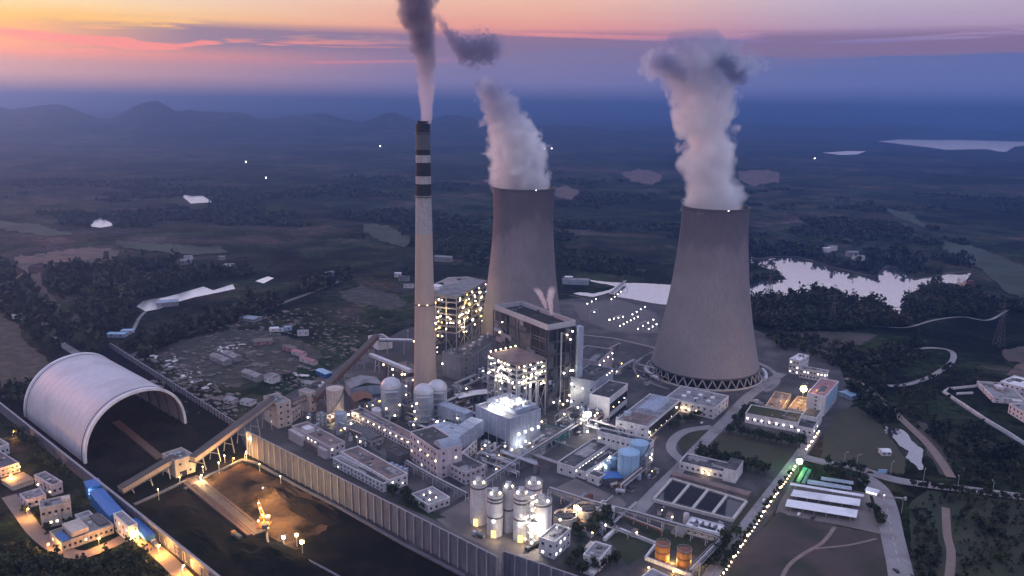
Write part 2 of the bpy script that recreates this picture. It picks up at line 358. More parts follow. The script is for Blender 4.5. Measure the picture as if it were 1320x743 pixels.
sheet('paved_apron', 'dull brown concrete apron right of the silos', [(706, 634), (742, 617), (800, 643), (808, 650), (790, 668), (735, 648)], 'apron', .09)
sheet('paved_apron', 'worn concrete apron in front of the silos', [(560, 668), (607, 640), (700, 660), (706, 690), (690, 735), (640, 722), (600, 698)], 'apron', .09)
sheet('paved_apron', 'pale carport apron in front of the brown field', [(1003, 652), (1020, 622), (1120, 636), (1128, 668), (1140, 690), (1085, 678), (1000, 662)], 'apron', .1)
sheet('paved_apron', 'fenced switchyard floor between the towers', [(738, 392), (800, 386), (846, 404), (850, 430), (790, 428), (748, 412)], 'asphalt', .09)
sheet('paved_apron', 'strip of ground beside the long duct wall', [(600, 612), (660, 572), (712, 560), (735, 560), (690, 596), (640, 622)], 'asphalt', .09)
sheet('lawn', 'olive lawn in front of the admin building', [(893, 588), (924, 561), (940, 556), (1038, 575), (1012, 604), (980, 602)], 'lawnbrown', .1)
sheet('lawn', 'dull green field right of the lit lamp row', [(1063, 558), (1080, 530), (1105, 524), (1132, 545), (1168, 592), (1165, 612), (1110, 603), (1058, 592)], 'lawnbrown', .1, jag=.6)
sheet('lawn', 'hedge striped garden inside the road loop', [(873, 572), (885, 560), (914, 551), (908, 566), (880, 586)], 'lawn', .12)
sheet('lawn', 'dark grass plot beside the small grey tank office', [(783, 693), (798, 686), (845, 704), (830, 716), (808, 730), (800, 715)], 'lawn', .12)
sheet('lawn', 'dark grass strip under the long pipe bridge', [(800, 668), (820, 668), (925, 706), (915, 722), (850, 705)], 'lawn', .12)
sheet('lawn', 'dark grass bank between basins and lit road', [(948, 668), (962, 652), (985, 630), (1000, 628), (985, 652), (955, 690), (938, 694)], 'lawn', .12)
sheet('lawn', 'dark lawn patch in front of the white hip roofed shed', [(508, 650), (535, 632), (560, 660), (575, 668), (540, 672)], 'lawn', .12)
sheet('brown_field', 'bare brown field with pale footpaths at bottom right', [(1004, 661), (1082, 679), (1142, 692), (1153, 775), (906, 775), (930, 735)], 'soil', .08, jag=.7)
road('path', 'pale footpath curving across the brown field', [(1076, 680), (1060, 700), (1035, 715), (1015, 732), (1000, 765)], 2.4, 'dirt', .12, cat='path')
road('path', 'faint branch path across the brown field', [(1130, 695), (1095, 703), (1050, 708)], 1.6, 'dirt', .13, cat='path')
sheet('dark_field', 'dark overgrown field in the bottom right corner', [(1172, 650), (1195, 632), (1260, 640), (1400, 655), (1420, 800), (1178, 800)], 'lawn', .07, jag=.5)
road('path', 'brown track through the dark corner field', [(1219, 655), (1221, 690), (1226, 715), (1222, 760)], 5, 'dirt', .13, cat='path')
sheet('red_soil', 'red earth scar on the far left slope', [(16, 332), (60, 328), (95, 321), (130, 320), (152, 324), (150, 334), (138, 346), (120, 348), (95, 344), (72, 350), (52, 341), (40, 344), (36, 354), (24, 346)], 'redsoil', .8, sub=3, flat=False, jag=1.6)
sheet('red_soil', 'brown earth patch behind the left plume', [(715, 243), (730, 240), (748, 247), (738, 258), (722, 256), (712, 252)], 'redsoil', .8, sub=3, flat=False, jag=.6)
sheet('red_soil', 'brown earth patches right of the right plume', [(950, 222), (985, 219), (1008, 224), (1004, 235), (970, 240), (955, 234)], 'redsoil', .8, sub=3, flat=False, jag=1.6)
sheet('red_soil', 'brown earth left of the right plume', [(800, 224), (830, 218), (852, 226), (846, 238), (815, 236)], 'redsoil', .8, sub=3, flat=False, jag=1.6)
sheet('red_soil', 'red earth cutting at the right edge', [(1296, 484), (1312, 470), (1345, 462), (1360, 480), (1320, 488)], 'redsoil', .12, jag=.5)
sheet('bare_soil', 'bare violet brown ground at the left edge', [(-20, 415), (0, 405), (20, 420), (45, 450), (80, 478), (60, 492), (20, 500), (-20, 505)], 'rubbleground', .09, jag=2.5)
sheet('bare_soil', 'bare slope running down from the red scar', [(36, 356), (50, 352), (58, 372), (75, 392), (105, 412), (98, 425), (70, 412), (50, 392)], 'soil', .5, sub=2, flat=False, jag=1.2)
sheet('bare_soil', 'bare ground among the debris behind the coal shed', [(195, 455), (230, 440), (300, 425), (350, 428), (400, 445), (420, 460), (380, 480), (300, 500), (240, 488)], 'rubbleground', .09, jag=2)
sheet('bare_soil', 'bare ground in the field left of the chimney', [(440, 378), (470, 368), (505, 380), (525, 392), (500, 402), (470, 392), (448, 388)], 'rubbleground', .09, jag=2.5)
sheet('bare_soil', 'bare brown rise right of the lake road', [(1290, 452), (1325, 445), (1360, 455), (1330, 470), (1300, 466)], 'soil', .1, jag=1)
sheet('bare_soil', 'bare brown earth below the lakeside wood', [(985, 430), (1030, 425), (1080, 428), (1130, 432), (1110, 445), (1060, 450), (1010, 448)], 'soil', .1, jag=1)
sheet('bare_soil', 'brown bank beside the crooked pond', [(1180, 540), (1192, 545), (1206, 565), (1226, 600), (1228, 615), (1212, 612), (1196, 585)], 'soil', .1, jag=.8)
for lab, p in (('pale green strip on the far right plain', [(1218, 311), (1262, 321), (1325, 345), (1325, 386), (1300, 380), (1262, 346), (1214, 320)]), ('pale diagonal field right of the right plume', [(1138, 268), (1170, 275), (1196, 290), (1192, 294), (1152, 281)]), ('long green field behind the coal shed', [(148, 312), (200, 314), (282, 320), (300, 326), (240, 330), (160, 321)]), ('green field left of the chimney', [(470, 288), (500, 292), (532, 309), (524, 321), (490, 312), (470, 302)]), ('pale far strip below the pale pond', [(-5, 285), (60, 292), (92, 303), (60, 306), (0, 296)])):
    sheet('field', lab, p, 'field', 1.0, 'field', sub=3, flat=False, jag=1.4)
road('road', 'straight plant road beside the lit lamp row', [(1052, 556), (1036, 580), (1000, 628), (962, 678), (910, 752), (880, 800)], 8.5)
road('road', 'public road past the gate at right', [(1036, 590), (1065, 597), (1110, 606), (1150, 618), (1190, 625), (1250, 632), (1325, 642), (1420, 655)], 11)
road('road', 'exit road running down from the gate', [(1108, 612), (1132, 630), (1143, 655), (1150, 690), (1160, 735), (1168, 790)], 14, dz=.12)
road('road', 'plant road below the right cooling tower', [(822, 660), (846, 634), (880, 600), (906, 572), (940, 538), (962, 514), (990, 494), (1008, 482)], 10, dz=.12)
road('road', 'curved road loop beside the barrel roofed hall', [(918, 551), (885, 556), (868, 568), (866, 582), (882, 597)], 8, dz=.13)
road('road', 'road in front of the admin building', [(962, 514), (985, 522), (1010, 532), (1035, 540)], 7, dz=.14)
road('road', 'wide plant street past the silos', [(560, 655), (600, 632), (640, 608), (690, 575), (745, 540), (775, 520)], 9, 'asphalt', .1)
road('road', 'service road behind the wind fence', [(335, 585), (400, 610), (470, 640), (540, 668), (600, 700), (700, 745)], 9, 'asphalt', .1)
road('road', 'service road around the chimney compound', [(372, 560), (410, 550), (450, 560), (520, 598), (575, 630)], 8, 'asphalt', .11)
road('road', 'straight country road on the far left', [(-30, 366), (0, 388), (50, 425), (112, 464), (150, 486), (210, 520)], 9, 'road', .1)
road('road', 'dark embankment track behind the debris field', [(165, 462), (200, 445), (250, 428), (300, 413), (350, 396), (400, 378), (450, 358)], 8, 'asphalt', .12)
road('path', 'pale track down to the creek bridge', [(192, 398), (180, 410), (172, 425), (164, 432)], 4, 'road', .1, cat='path')
road('path', 'pale curved hillside track on the right', [(1185, 450), (1200, 449), (1220, 451), (1229, 457), (1226, 468), (1210, 480), (1195, 488), (1170, 496), (1145, 498)], 6, 'road', .12, cat='path')
road('path', 'rough dirt track from the gate road to the lake', [(1090, 488), (1115, 498), (1140, 520), (1170, 548), (1195, 572), (1215, 598), (1226, 616)], 7, 'dirt', .11, cat='path')
road('path', 'thin pale lakeside lane', [(1055, 420), (1110, 420), (1160, 423), (1180, 420), (1205, 413), (1240, 409), (1275, 413), (1305, 396), (1320, 390)], 4, 'road', .12, cat='path')
road('road', 'walled lane in front of the right edge houses', [(1216, 505), (1240, 522), (1270, 542), (1300, 560), (1345, 588)], 6, 'road', .12)
road('path', 'orange lit dirt lane around the lower left houses', [(12, 640), (28, 662), (48, 688), (75, 708), (105, 716), (140, 704), (165, 694), (190, 702), (225, 732), (262, 775)], 9, 'dirt', .13, cat='path')
# rail track of the stacker and kerb walls in the coal yard
def kerbwall(name, label, pts, w, h, m, cat):
    P = [G(*p) for p in pts]; mb = MB()
    for a, b in zip(P, P[1:]): mb.beam(a+Vector((0, 0, h/2+.06)), b+Vector((0, 0, h/2+.06)), w, h)
    return tag(obj(name, mb, m), label, cat)
kerbwall('kerb_wall', 'low pale kerb wall around the brown coal bed', [(238, 632), (270, 614), (313, 594), (330, 598), (380, 626), (436, 655), (520, 703), (600, 745)], 1.6, 1.4, 'fence', 'kerb')
kerbwall('kerb_wall', 'low kerb wall at the head of the dark coal bed', [(173, 652), (200, 640), (240, 621)], 1.6, 1.4, 'fence', 'kerb')
kerbwall('kerb_wall', 'pale kerb at the bottom of the dark coal bed', [(395, 722), (420, 735), (450, 752)], 1.2, .8, 'fence', 'kerb')
def tracks(label, pts, w):
    t = thing('rail_track', label, 'rail track', G(*pts[0]))
    o = t.location.copy(); a, b = G(*pts[0])-o, G(*pts[1])-o; d = (b-a).normalized(); n = Vector((-d.y, d.x, 0))
    obj('track_bed', MB().beam(a+Vector((0, 0, .6)), b+Vector((0, 0, .6)), w, 1.2), 'coaltrack', t)
    for s in (-.32, .32): obj('rail', MB().beam(a+n*w*s+Vector((0, 0, 1.35)), b+n*w*s+Vector((0, 0, 1.35)), .5, .35), 'rust', t)
tracks('wide pale rail bed of the stacker crossing the coal yard', [(247, 617), (336, 689)], 9)
tracks('narrow rail bed left of the wide stacker track', [(238, 623), (322, 692)], 3)
tracks('long rail bed running through the arched coal shed', [(150, 545), (207, 592)], 6)

# ------------------------------------------------------------------ walls
def panelwall(label, a, b, top, name='wind_fence', step=7.5, posts='fencepost', m='fence', cat='fence', side=1, ribs=True, thick=.5):
    A, B = G(*a), G(*b); H = HOF(A, top); L = (B-A).length; d = B-A
    t = thing(name, label, cat, A, math.atan2(d.y, d.x))
    obj('panel', MB().box(0, L, -thick/2, thick/2, 0, H), m, t)
    obj('top_rail', MB().box(0, L, -thick/2-.15, thick/2+.15, H+.003, H+.3), posts, t)
    if ribs:
        n = min(98, int(L/step)); pm = cached(('post', round(H, 1), posts), lambda: MB().beam((0, 0, 0), (0, 0, H), .8, .8).mesh('post', posts))
        for i in range(n+1): obj('post', pm, parent=t, loc=(L*i/n, side*(thick/2+.42), 0))
    return t, L, H

def dashes(label, pts, w, gap=9, off=0):
    P = [G(*p) for p in pts]; mb = MB(); z = .62
    for a, b in zip(P, P[1:]):
        d = (b-a).normalized(); n = Vector((-d.y, d.x, 0)); L_ = (b-a).length; k = int(L_/gap)
        for i in range(k):
            q = a+d*(i*gap+2)+n*off; e = q+d*(gap*.5); mb.add([(*(q-n*w).xy, z), (*(e-n*w).xy, z), (*(e+n*w).xy, z), (*(q+n*w).xy, z)], [(0, 1, 2, 3)])
    tag(obj('road_marking', mb, 'mark'), label, 'road marking', kind='structure')
dashes('dashed white centre line of the public road', [(1065, 597), (1110, 606), (1150, 618), (1190, 625), (1250, 632), (1325, 642)], .18)
dashes('dashed white centre line of the exit road', [(1134, 634), (1143, 655), (1150, 690), (1160, 735)], .2)
dashes('dashed white centre line of the straight plant road', [(1036, 580), (1000, 628), (962, 678), (910, 752)], .16)
# ------------------------------------------------------------------ buildings
class Bld: pass
FOOT, ROUND = [], []
def unitbox(w, h, m, t=.12):
    return cached(('win', round(w, 1), round(h, 1), m), lambda: MB().box(-w/2, w/2, -t, .05, 0, h).mesh('window', m))
def bld(label, C, A, B, by, wall='white', roof='roofgrey', fl=2, nA=5, nB=3, lit=.1, cat='building', name='building', group=None, z0=0, par=.9, top=None, litm='litwin', parm=None, wh=.42):
    """C nearest roof corner, A and B the ends of the two visible roof edges (photo points), by the photo row of the ground under C"""
    P = G(C[0], by, z0); H = HOF(P, C[1])
    c, a, b = G(*C, H), G(*A, H), G(*B, H); u, v = b-c, a-c
    if v.length >= u.length:
        vy = v.normalized(); ux = Vector((vy.y, -vy.x, 0)); LX = abs(u.dot(ux)); LY = v.length
    else:
        ux = u.normalized(); vy = Vector((-ux.y, ux.x, 0)); LY = abs(v.dot(vy)); LX = u.length
    k = Bld(); k.LX, k.LY, k.H = max(LX, 3), max(LY, 3), H
    k.rz = math.atan2(ux.y, ux.x)
    k.root = thing(name, label, cat, (c.x, c.y, 0), k.rz, group)
    LX, LY = k.LX, k.LY; FOOT.append((Vector((c.x, c.y, 0)), k.rz, LX, LY))
    obj('wall', MB().box(0, LX, 0, LY, z0, H-par-.15), wall, k.root)
    if par > .3:
        pr = MB(); t = .45
        for bx in ((-.12, LX+.12, -.12, t), (-.12, LX+.12, LY-t, LY+.12), (-.12, t, t, LY-t), (LX-t, LX+.12, t, LY-t)): pr.box(bx[0], bx[1], bx[2], bx[3], H-par-.4, H)
        obj('parapet', pr, parm or wall, k.root)
        obj('roof', MB().box(.45, LX-.45, .45, LY-.45, H-par-.14, H-par+.1), roof, k.root)
    else:
        obj('roof', MB().box(-.6, LX+.6, -.6, LY+.6, H-par-.14, H), roof, k.root)
    fh = (H-z0-par)/max(fl, 1)
    for face, n, L in (('y', nB, LX), ('x', nA, LY)):
        if not n: continue
        sp = L/n; w = min(1.6, sp*.45); h = min(fh*wh*.85, 1.6)
        for f in range(fl):
            for i in range(n):
                m = litm if random.random() < lit else 'glass'
                z = z0+fh*f+fh*.36; s = sp*(i+.5)
                o = obj('window', unitbox(w, h, m), parent=k.root, loc=(s, -.0, z) if face == 'y' else (0, s, z))
                if face == 'x': o.rotation_euler.z = -math.pi/2
    # roof clutter
    if LX*LY > 150 and par > .3:
        for i in range(random.randint(1, 3) if roof != 'black' else 0):
            w, l = random.uniform(.2, .5)*LX, random.uniform(.15, .4)*LY; x, y = random.uniform(.6, LX-w-.6), random.uniform(.6, LY-l-.6)
            obj('roof_patch', MB().box(x, x+w, y, y+l, H-par+.1, H-par+.13+.012*i), random.choice(['roofgrey', 'roofdark', 'roofbrown', 'grey', 'darkgrey']), k.root)
        if fl > 1:
            for f in range(1, fl):
                z = z0+fh*f; obj('string_course', MB().box(-.1, LX+.1, -.1, -.001, z-.15, z+.1), parm or wall, k.root); obj('string_course', MB().box(-.1, -.001, 0, LY+.1, z-.15, z+.1), parm or wall, k.root)
        if nA > 3 or nB > 3:
            for i in range(random.randint(1, 4)):
                q = random.uniform(.05, .95); obj('drainpipe', MB().box(q*LX, q*LX+.2, -.22, -.002, z0, H-par) if nB > nA else MB().box(-.22, -.002, q*LY, q*LY+.2, z0, H-par), random.choice(['darkgrey', 'grey', 'steelpale']), k.root)
            for i in range(random.randint(1, 5)):
                q, z = random.uniform(.05, .93), z0+fh*random.randint(0, fl-1)+fh*random.uniform(.1, .25)+.3; obj('cooling_unit', MB().box(q*LX, q*LX+.9, -.5, -.002, z, z+.7) if nB > nA else MB().box(-.5, -.002, q*LY, q*LY+.9, z, z+.7), 'roofwhite', k.root)
        for i in range(random.randint(3, 8)):
            w = random.uniform(.8, 2.6); x, y = random.uniform(1.5, LX-4), random.uniform(1.5, LY-4)
            if LX > 7 and LY > 7: obj('roof_unit', MB().box(x, x+w, y, y+w, H-par+.1, H-par+.1+random.uniform(.6, 1.6)), random.choice(['grey', 'steelpale', 'darkgrey']), k.root)
    return k
def add(k, name, m, x0, x1, y0, y1, z0, z1, label=None):
    """a box part; x and y in shares of the building's sides, z in metres"""
    o = obj(name, MB().box(x0*k.LX, x1*k.LX, y0*k.LY, y1*k.LY, z0, z1), m, k.root)
    if label: o['label'] = label
    return o
def walllamps(k, face, n, z, m='lampwhite', r=.55, i0=.04, i1=.96, jitter=0):
    for i in range(n):
        s = i0+(i1-i0)*i/max(1, n-1)+random.uniform(-jitter, jitter)
        bulb(k.root, (s*k.LX, -r*.6, z) if face == 'y' else (-r*.6, s*k.LY, z), r, m, 'wall_lamp')
def barrel(k, name, m, x0, x1, y0, y1, z, rise, along='y', n=10):
    X0, X1, Y0, Y1 = x0*k.LX, x1*k.LX, y0*k.LY, y1*k.LY; mb = MB(); pr = []
    for i in range(n+1):
        t = i/n; s = -math.cos(math.pi*t)
        pr.append(((X0+X1)/2+s*(X1-X0)/2 if along == 'y' else (Y0+Y1)/2+s*(Y1-Y0)/2, z+rise*math.sin(math.pi*t)))
    vs = [(p[0], Y0, p[1]) if along == 'y' else (X0, p[0], p[1]) for p in pr]+[(p[0], Y1, p[1]) if along == 'y' else (X1, p[0], p[1]) for p in pr]
    q = n+1; mb.add(vs, [(i, i+1, i+1+q, i+q) for i in range(n)]+[tuple(range(q)), tuple(range(2*q-1, q-1, -1))])
    return obj(name, mb, m, k.root, smooth=True)
def tank(label, cx, top, by, rpx, m='white', name='silo', cat='silo', dome=0.0, group=None, roofm=None, bands=(), bandm='darkgrey', rail=True, stairs=False):
    P = G(cx, by); r = rpx*mpp(P); d = Vector((P.x, P.y, 0)).normalized(); c = P+d*r
    c.z = 0; H = HOF(c, top)
    if dome: H = H-dome*r*.8
    k = Bld(); k.r, k.H, k.c = r, H, c; ROUND.append((c, r))
    k.root = thing(name, label, cat, c, math.atan2(-d.y, -d.x), group)     # local +X faces the camera
    obj('shell', MB().lathe([(r, 0), (r, H)], 28), m, k.root, smooth=True)
    if dome: obj('dome', MB().lathe([(r*1.02*math.cos(a), H+.01+dome*r*math.sin(a)) for a in [i*math.pi/2/7 for i in range(7)]]+[(.05, H+dome*r)], 28), roofm or m, k.root, smooth=True)
    else: obj('roof', MB().lathe([(r*1.03, H+.003), (r*1.03, H+.25), (.4, H+.25+r*.16)], 28), roofm or m, k.root)
    for z in bands: obj('band', MB().lathe([(r+.02, z*H), (r+.15, z*H), (r+.15, z*H+1.1), (r+.02, z*H+1.1)], 28, cap=False), bandm, k.root)
    if rail and not dome:
        rl = MB()
        for i in range(20):
            a, b = 2*math.pi*i/20, 2*math.pi*(i+1)/20; p, q = (r*math.cos(a), r*math.sin(a)), (r*math.cos(b), r*math.sin(b))
            rl.beam((*p, H+.3), (*p, H+1.5), .12); rl.beam((*p, H+1.5), (*q, H+1.5), .12)
        obj('guard_rail', rl, 'steelpale', k.root)
    if stairs:
        st = MB(); n = 26
        for i in range(n):
            a = -1.2+2.6*i/n; p = ((r+.5)*math.cos(a), (r+.5)*math.sin(a), H*i/n); a += 2.6/n; q = ((r+.5)*math.cos(a), (r+.5)*math.sin(a), H*(i+1)/n); st.beam(p, q, .8, .25)
        obj('stairway', st, 'steel', k.root)
    return k
def gallery(label, p, zp, q, zq, w=4.2, h=3.6, roof='galleryroof', wall='gallerywall', name='conveyor_gallery', legs=5, legm='steelpale', lit=0, legw=.5):
    """a roofed sloping conveyor bridge on trestles; p, q photo points of its ground line"""
    A, B = G(*p), G(*q); t = thing(name, label, 'conveyor', A)
    a, b = Vector((0, 0, zp)), B-A+Vector((0, 0, zq)); up = Vector((0, 0, 1)); d = (b-a).normalized()
    obj('belt_floor', MB().beam(a, b, w, .8), 'steel', t)
    obj('side_wall', MB().beam(a+up*(h*.5+.42), b+up*(h*.5+.42), w*.94, h*.98), wall, t)
    n = Vector((-d.y, d.x, 0)).normalized()
    rf = MB()
    pr = [(-w*.56, h+.35), (-w*.3, h+1.1), (w*.3, h+1.1), (w*.56, h+.35), (w*.5, h+.3), (-w*.5, h+.3)]
    rf.add([e+n*x+up*z for e in (a, b) for x, z in pr], [(i, (i+1) % 6, (i+1) % 6+6, i+6) for i in range(6)]+[(5, 4, 3, 2, 1, 0), (6, 7, 8, 9, 10, 11)])
    obj('roof', rf, roof, t)
    for i in range(legs):
        f = (i+.5)/legs; c = a+(b-a)*f
        if c.z < 2.5: continue
        tr = MB()
        for s in (-1, 1): tr.beam(Vector((c.x, c.y, 0))+n*s*w*.75, c+n*s*w*.4-up*.4, legw)
        z = c.z*.5; tr.beam(Vector((c.x, c.y, z))-n*w*.55, Vector((c.x, c.y, z))+n*w*.55, legw*.7)
        obj('trestle', tr, legm, t)
    return t, A, a, b

# ---- cooling towers
def cooling_tower(label, basept, D, rim, rim_r, base_r, prof, nsup=36):
    P = basept.copy(); P.z = 0; H = HOF(P, rim[1])
    rt = rim_r*mpp(Vector((P.x, P.y, H))); rb = base_r*mpp(P)
    t = thing('cooling_tower', label, 'cooling tower', P)
    z0 = H*.062; out = []
    for i in range(33):
        f = i/32; z = z0+(H-z0)*f
        for (fa, ra), (fb, rb_) in zip(prof, prof[1:]):
            if fa <= f <= fb: r = ra+(rb_-ra)*(f-fa)/(fb-fa)
        out.append((rt+(rb-rt)*r, z))
    inn = [(r-1.1, z) for r, z in reversed(out)]
    mb = MB(); mb.lathe(out+inn+[out[0]], 96, cap=False)
    obj('shell', mb, 'towercon', t, smooth=True)
    obj('rim', MB().lathe([(rt-.6, H), (rt+.8, H), (rt+.8, H+1.7), (rt-.6, H+1.7), (rt-.6, H)], 96, cap=False), 'darkgrey', t)
    obj('ring_beam', MB().lathe([(out[0][0]-1.3, z0-1.6), (out[0][0]+.5, z0-1.6), (out[0][0]+.5, z0-.01), (out[0][0]-1.3, z0-.01), (out[0][0]-1.3, z0-1.6)], 96, cap=False), 'darkgrey', t)
    r0, r1 = rb*1.035, out[0][0]-.4
    v = MB()
    for s in (-1, 1): v.beam((r0, 0, 0), (r1*math.cos(s*math.pi/nsup), r1*math.sin(s*math.pi/nsup), z0-1.5), 1.0)
    vm = v.mesh('support_strut', 'concrete')
    for i in range(nsup): obj('support_strut', vm, parent=t, rz=2*math.pi*i/nsup)
    obj('fill_curtain', MB().lathe([(r1-6, 0), (r1-6, z0+2)], 64, cap=False), 'black', t)
    obj('basin_wall', MB().lathe([(r0+2.6, 0), (r0+3.4, 0), (r0+3.4, 1.8), (r0+2.6, 1.8), (r0+2.6, 0)], 96, cap=False), 'concrete_pale', t)
    obj('basin_water', MB().lathe([(.1, .4), (r0+2.5, .4)], 64, cap=False), 'tankwater', t)
    k = Bld(); k.root, k.H, k.rt, k.rb, k.P, k.r0 = t, H, rt, rb, P, r0
    return k
PROF = [(0, 1), (.08, .86), (.18, .70), (.3, .52), (.42, .37), (.55, .235), (.68, .13), (.8, .05), (.9, .0), (1, .0)]
def basecentre(px, by, rpx):
    P = G(px, by); d = Vector((P.x, P.y, 0)).normalized(); return P+d*rpx*mpp(P)
CTR = cooling_tower('nearer grey concrete cooling tower on the right, standing on a ring of struts', basecentre(906, 500, 67), 0, (917, 268), 42.5, 67.5, PROF)
_p = AT(672, 420, CTR.P.y*1.13)
CTL = cooling_tower('farther cooling tower behind the boiler house, left of the other', Vector((_p.x, _p.y, 0)), 0, (671, 243), 40, 52, [(0, 1), (.08, .88), (.18, .72), (.3, .5), (.42, .3), (.55, .12), (.68, -.02), (.8, -.08), (.9, -.06), (1, .0)])
for k, n in ((CTR, 'right'), (CTL, 'left')):
    for a in (-1.45, ): bulb(k.root, ((k.rt+.9)*math.cos(a+(.25 if n == 'left' else 0)), (k.rt+.9)*math.sin(a+(.25 if n == 'left' else 0)), k.H+1.2), .55, 'lamppink', 'warning_lamp')
bulb(CTR.root, ((CTR.rt+5)*math.cos(-1.95), (CTR.rt+5)*math.sin(-1.95), CTR.H*.5), .5, 'lamppink', 'warning_lamp')
# kerbed ring road of the right tower
def ring(label, c, r0, r1, a0, a1, m, z, h, name='ring_road', kind='structure', cat='road'):
    mb = MB(); n = 80; vs = []
    for i in range(n+1):
        a = a0+(a1-a0)*i/n; cs, sn = math.cos(a), math.sin(a)
        vs += [(c.x+r0*cs, c.y+r0*sn, z), (c.x+r1*cs, c.y+r1*sn, z)]
    mb.add(vs, [(2*i, 2*i+1, 2*i+3, 2*i+2) for i in range(n)])
    return tag(obj(name, mb, m), label, cat, kind=kind)
ring('dark gravel apron around the right cooling tower', CTR.P, CTR.r0+3.4, CTR.r0+13, 0, 2*math.pi, 'asphalt', .1, 0, 'tower_apron', cat='ground')
ring('curved kerbed road around the right cooling tower', CTR.P, CTR.r0+14, CTR.r0+19, -.9, 1.3, 'road', .15, 0)
ring('pale curved road left of the right cooling tower', CTR.P, CTR.r0+14, CTR.r0+17, 2.5, 4.0, 'road', .15, 0)
for lab, a in (('white curved duct beside the left foot of the right tower', 3.4), ('white curved duct beside the right foot of the right tower', 6.05)):
    mb = MB(); pts = [(CTR.P.x+(CTR.r0+5)*math.cos(a+.09*(i-3)), CTR.P.y+(CTR.r0+5)*math.sin(a+.09*(i-3)), 2.2) for i in range(7)]
    mb.tube(pts, 2.1, 10); tag(obj('water_pipe', mb, 'galv', smooth=True), lab, 'pipe')

# ---- chimney
CB = G(548.5, 512); CHH = HOF(CB, 160)
def chimney():
    rb, rt = 15*mpp(CB), 9.2*mpp(Vector((CB.x, CB.y, CHH)))
    t = thing('chimney', 'very tall tapering concrete chimney with black and white bands near its top', 'chimney', CB)
    R_ = lambda z: rt+(rb-rt)*(1-z/CHH)**1.25
    zp = lambda y: HOF(CB, y)
    def seg(name, y0, y1, m, off=0):
        z0, z1 = zp(y0), zp(y1)
        obj(name, MB().lathe([(R_(z0)+off, z0+.004), (R_((z0+z1)/2)+off, (z0+z1)/2), (R_(z1)+off, z1)], 40), m, t, smooth=True)
    zs = zp(301)
    obj('shaft', MB().lathe([(R_(zs*i/16), zs*i/16) for i in range(17)], 40), 'chimneycon', t, smooth=True)
    seg('pale_section', 301, 252, 'bandwhite')
    for a, b, m in ((252, 237, 'black'), (237, 227, 'bandwhite'), (227, 209.5, 'black'), (209.5, 200, 'bandwhite'), (200, 192, 'black'), (192, 173, 'rust'), (173, 160, 'black')):
        seg('painted_band', a, b, 'darkgrey' if m == 'rust' else m)
    obj('flue_lip', MB().lathe([(rt*.8, CHH+.003), (rt*.8, CHH+2.5), (rt*.72, CHH+2.5), (rt*.72, CHH+.003)], 32, cap=False), 'black', t)
    for y in (172, 193, 254, 392):
        z = zp(y); r = R_(z)
        obj('platform', MB().lathe([(r+.02, z), (r+1.0, z), (r+1.0, z+.9), (r+.9, z+.9), (r+.9, z+.25), (r+.02, z+.25)], 36, cap=False), 'steel', t)
    z = zp(392)
    for a in (-1.2, -2.0): bulb(t, ((R_(z)+1)*math.cos(a), (R_(z)+1)*math.sin(a), z+.8), .45, 'lampwarm', 'warning_lamp')
    return rt
CHR = chimney()

# ---- coal shed: arched vault open at the near end
def coal_shed():
    a, b, far = G(110, 598), G(239.5, 546), G(32.5, 537)
    ax = (far-a); span = b-a; vy = ax.normalized(); ux = Vector((vy.y, -vy.x, 0)); W = abs(span.dot(ux)); L = ax.length
    skew = span.dot(vy)
    mid = (a+b)/2; H = HOF(mid, 506)
    t = thing('coal_shed', 'huge pale arched coal shed open at its near end', 'shed', a, math.atan2(ux.y, ux.x))
    def arc(x, off=0, n=36):
        pts = []
        for i in range(n+1):
            th = math.pi*i/n; c = -math.cos(th); s = math.sin(th)
            pts.append((W/2+(W/2+off)*(abs(c)**.92)*(1 if c > 0 else -1), (H+off)*s**.88 if s > 0 else 0))
        return pts
    def shell(y0, y1, o0, o1, sk=True):
        mb = MB(); A, B = arc(0, o0), arc(0, o1); n = len(A); vs = []
        for P in (A, B):
            for yy in (y0, y1):
                vs += [(x, yy+(skew*x/W if sk else 0), max(0, z)) for x, z in P]
        fs = []
        for i in range(n-1): fs += [(2*n+i, 2*n+i+1, 3*n+i+1, 3*n+i), (i+1, i, n+i, n+i+1), (i, i+1, 2*n+i+1, 2*n+i), (n+i+1, n+i, 3*n+i, 3*n+i+1)]
        fs += [(0, 2*n, 3*n, n), (n-1, 2*n-1, 4*n-1, 3*n-1)]
        return mb.add(vs, fs)
    obj('vault_roof', shell(.0, L, -.35, .35), 'shedroof', t, smooth=True)
    obj('end_trim', shell(-.6, 1.6, -1.3, .8), 'roofwhite', t, smooth=True)
    obj('end_trim', shell(L-1.6, L+.6, -1.3, .8), 'roofwhite', t, smooth=True)
    for y in (5.0, L-6): obj('trim_line', shell(y, y+1.1, .36, .5), 'darkgrey', t, smooth=True)
    for i in range(13): y = 9+i*(L-18)/12; obj('sheet_seam', shell(y, y+.25, .352, .40), 'seam', t, smooth=True)
    for i in range(7):
        obj('arch_rib', shell(8+i*(L-16)/6, 8.8+i*(L-16)/6, -1.8, -.36), 'rust', t, smooth=True)
    # purlin-lined inner wall on the right side, as seen through the opening
    for i in range(12):
        y = 3+i*(L-6)/11; obj('wall_post', MB().beam((W-1.6, y+skew, 0), (W-2.2, y+skew, H*.42), .6), 'fencepost', t)
    bulb(t, (W*.9, skew*.9, H*.62), .55, 'lampwarm', 'shed_lamp')
    return t, W, L, H, skew
SH = coal_shed()
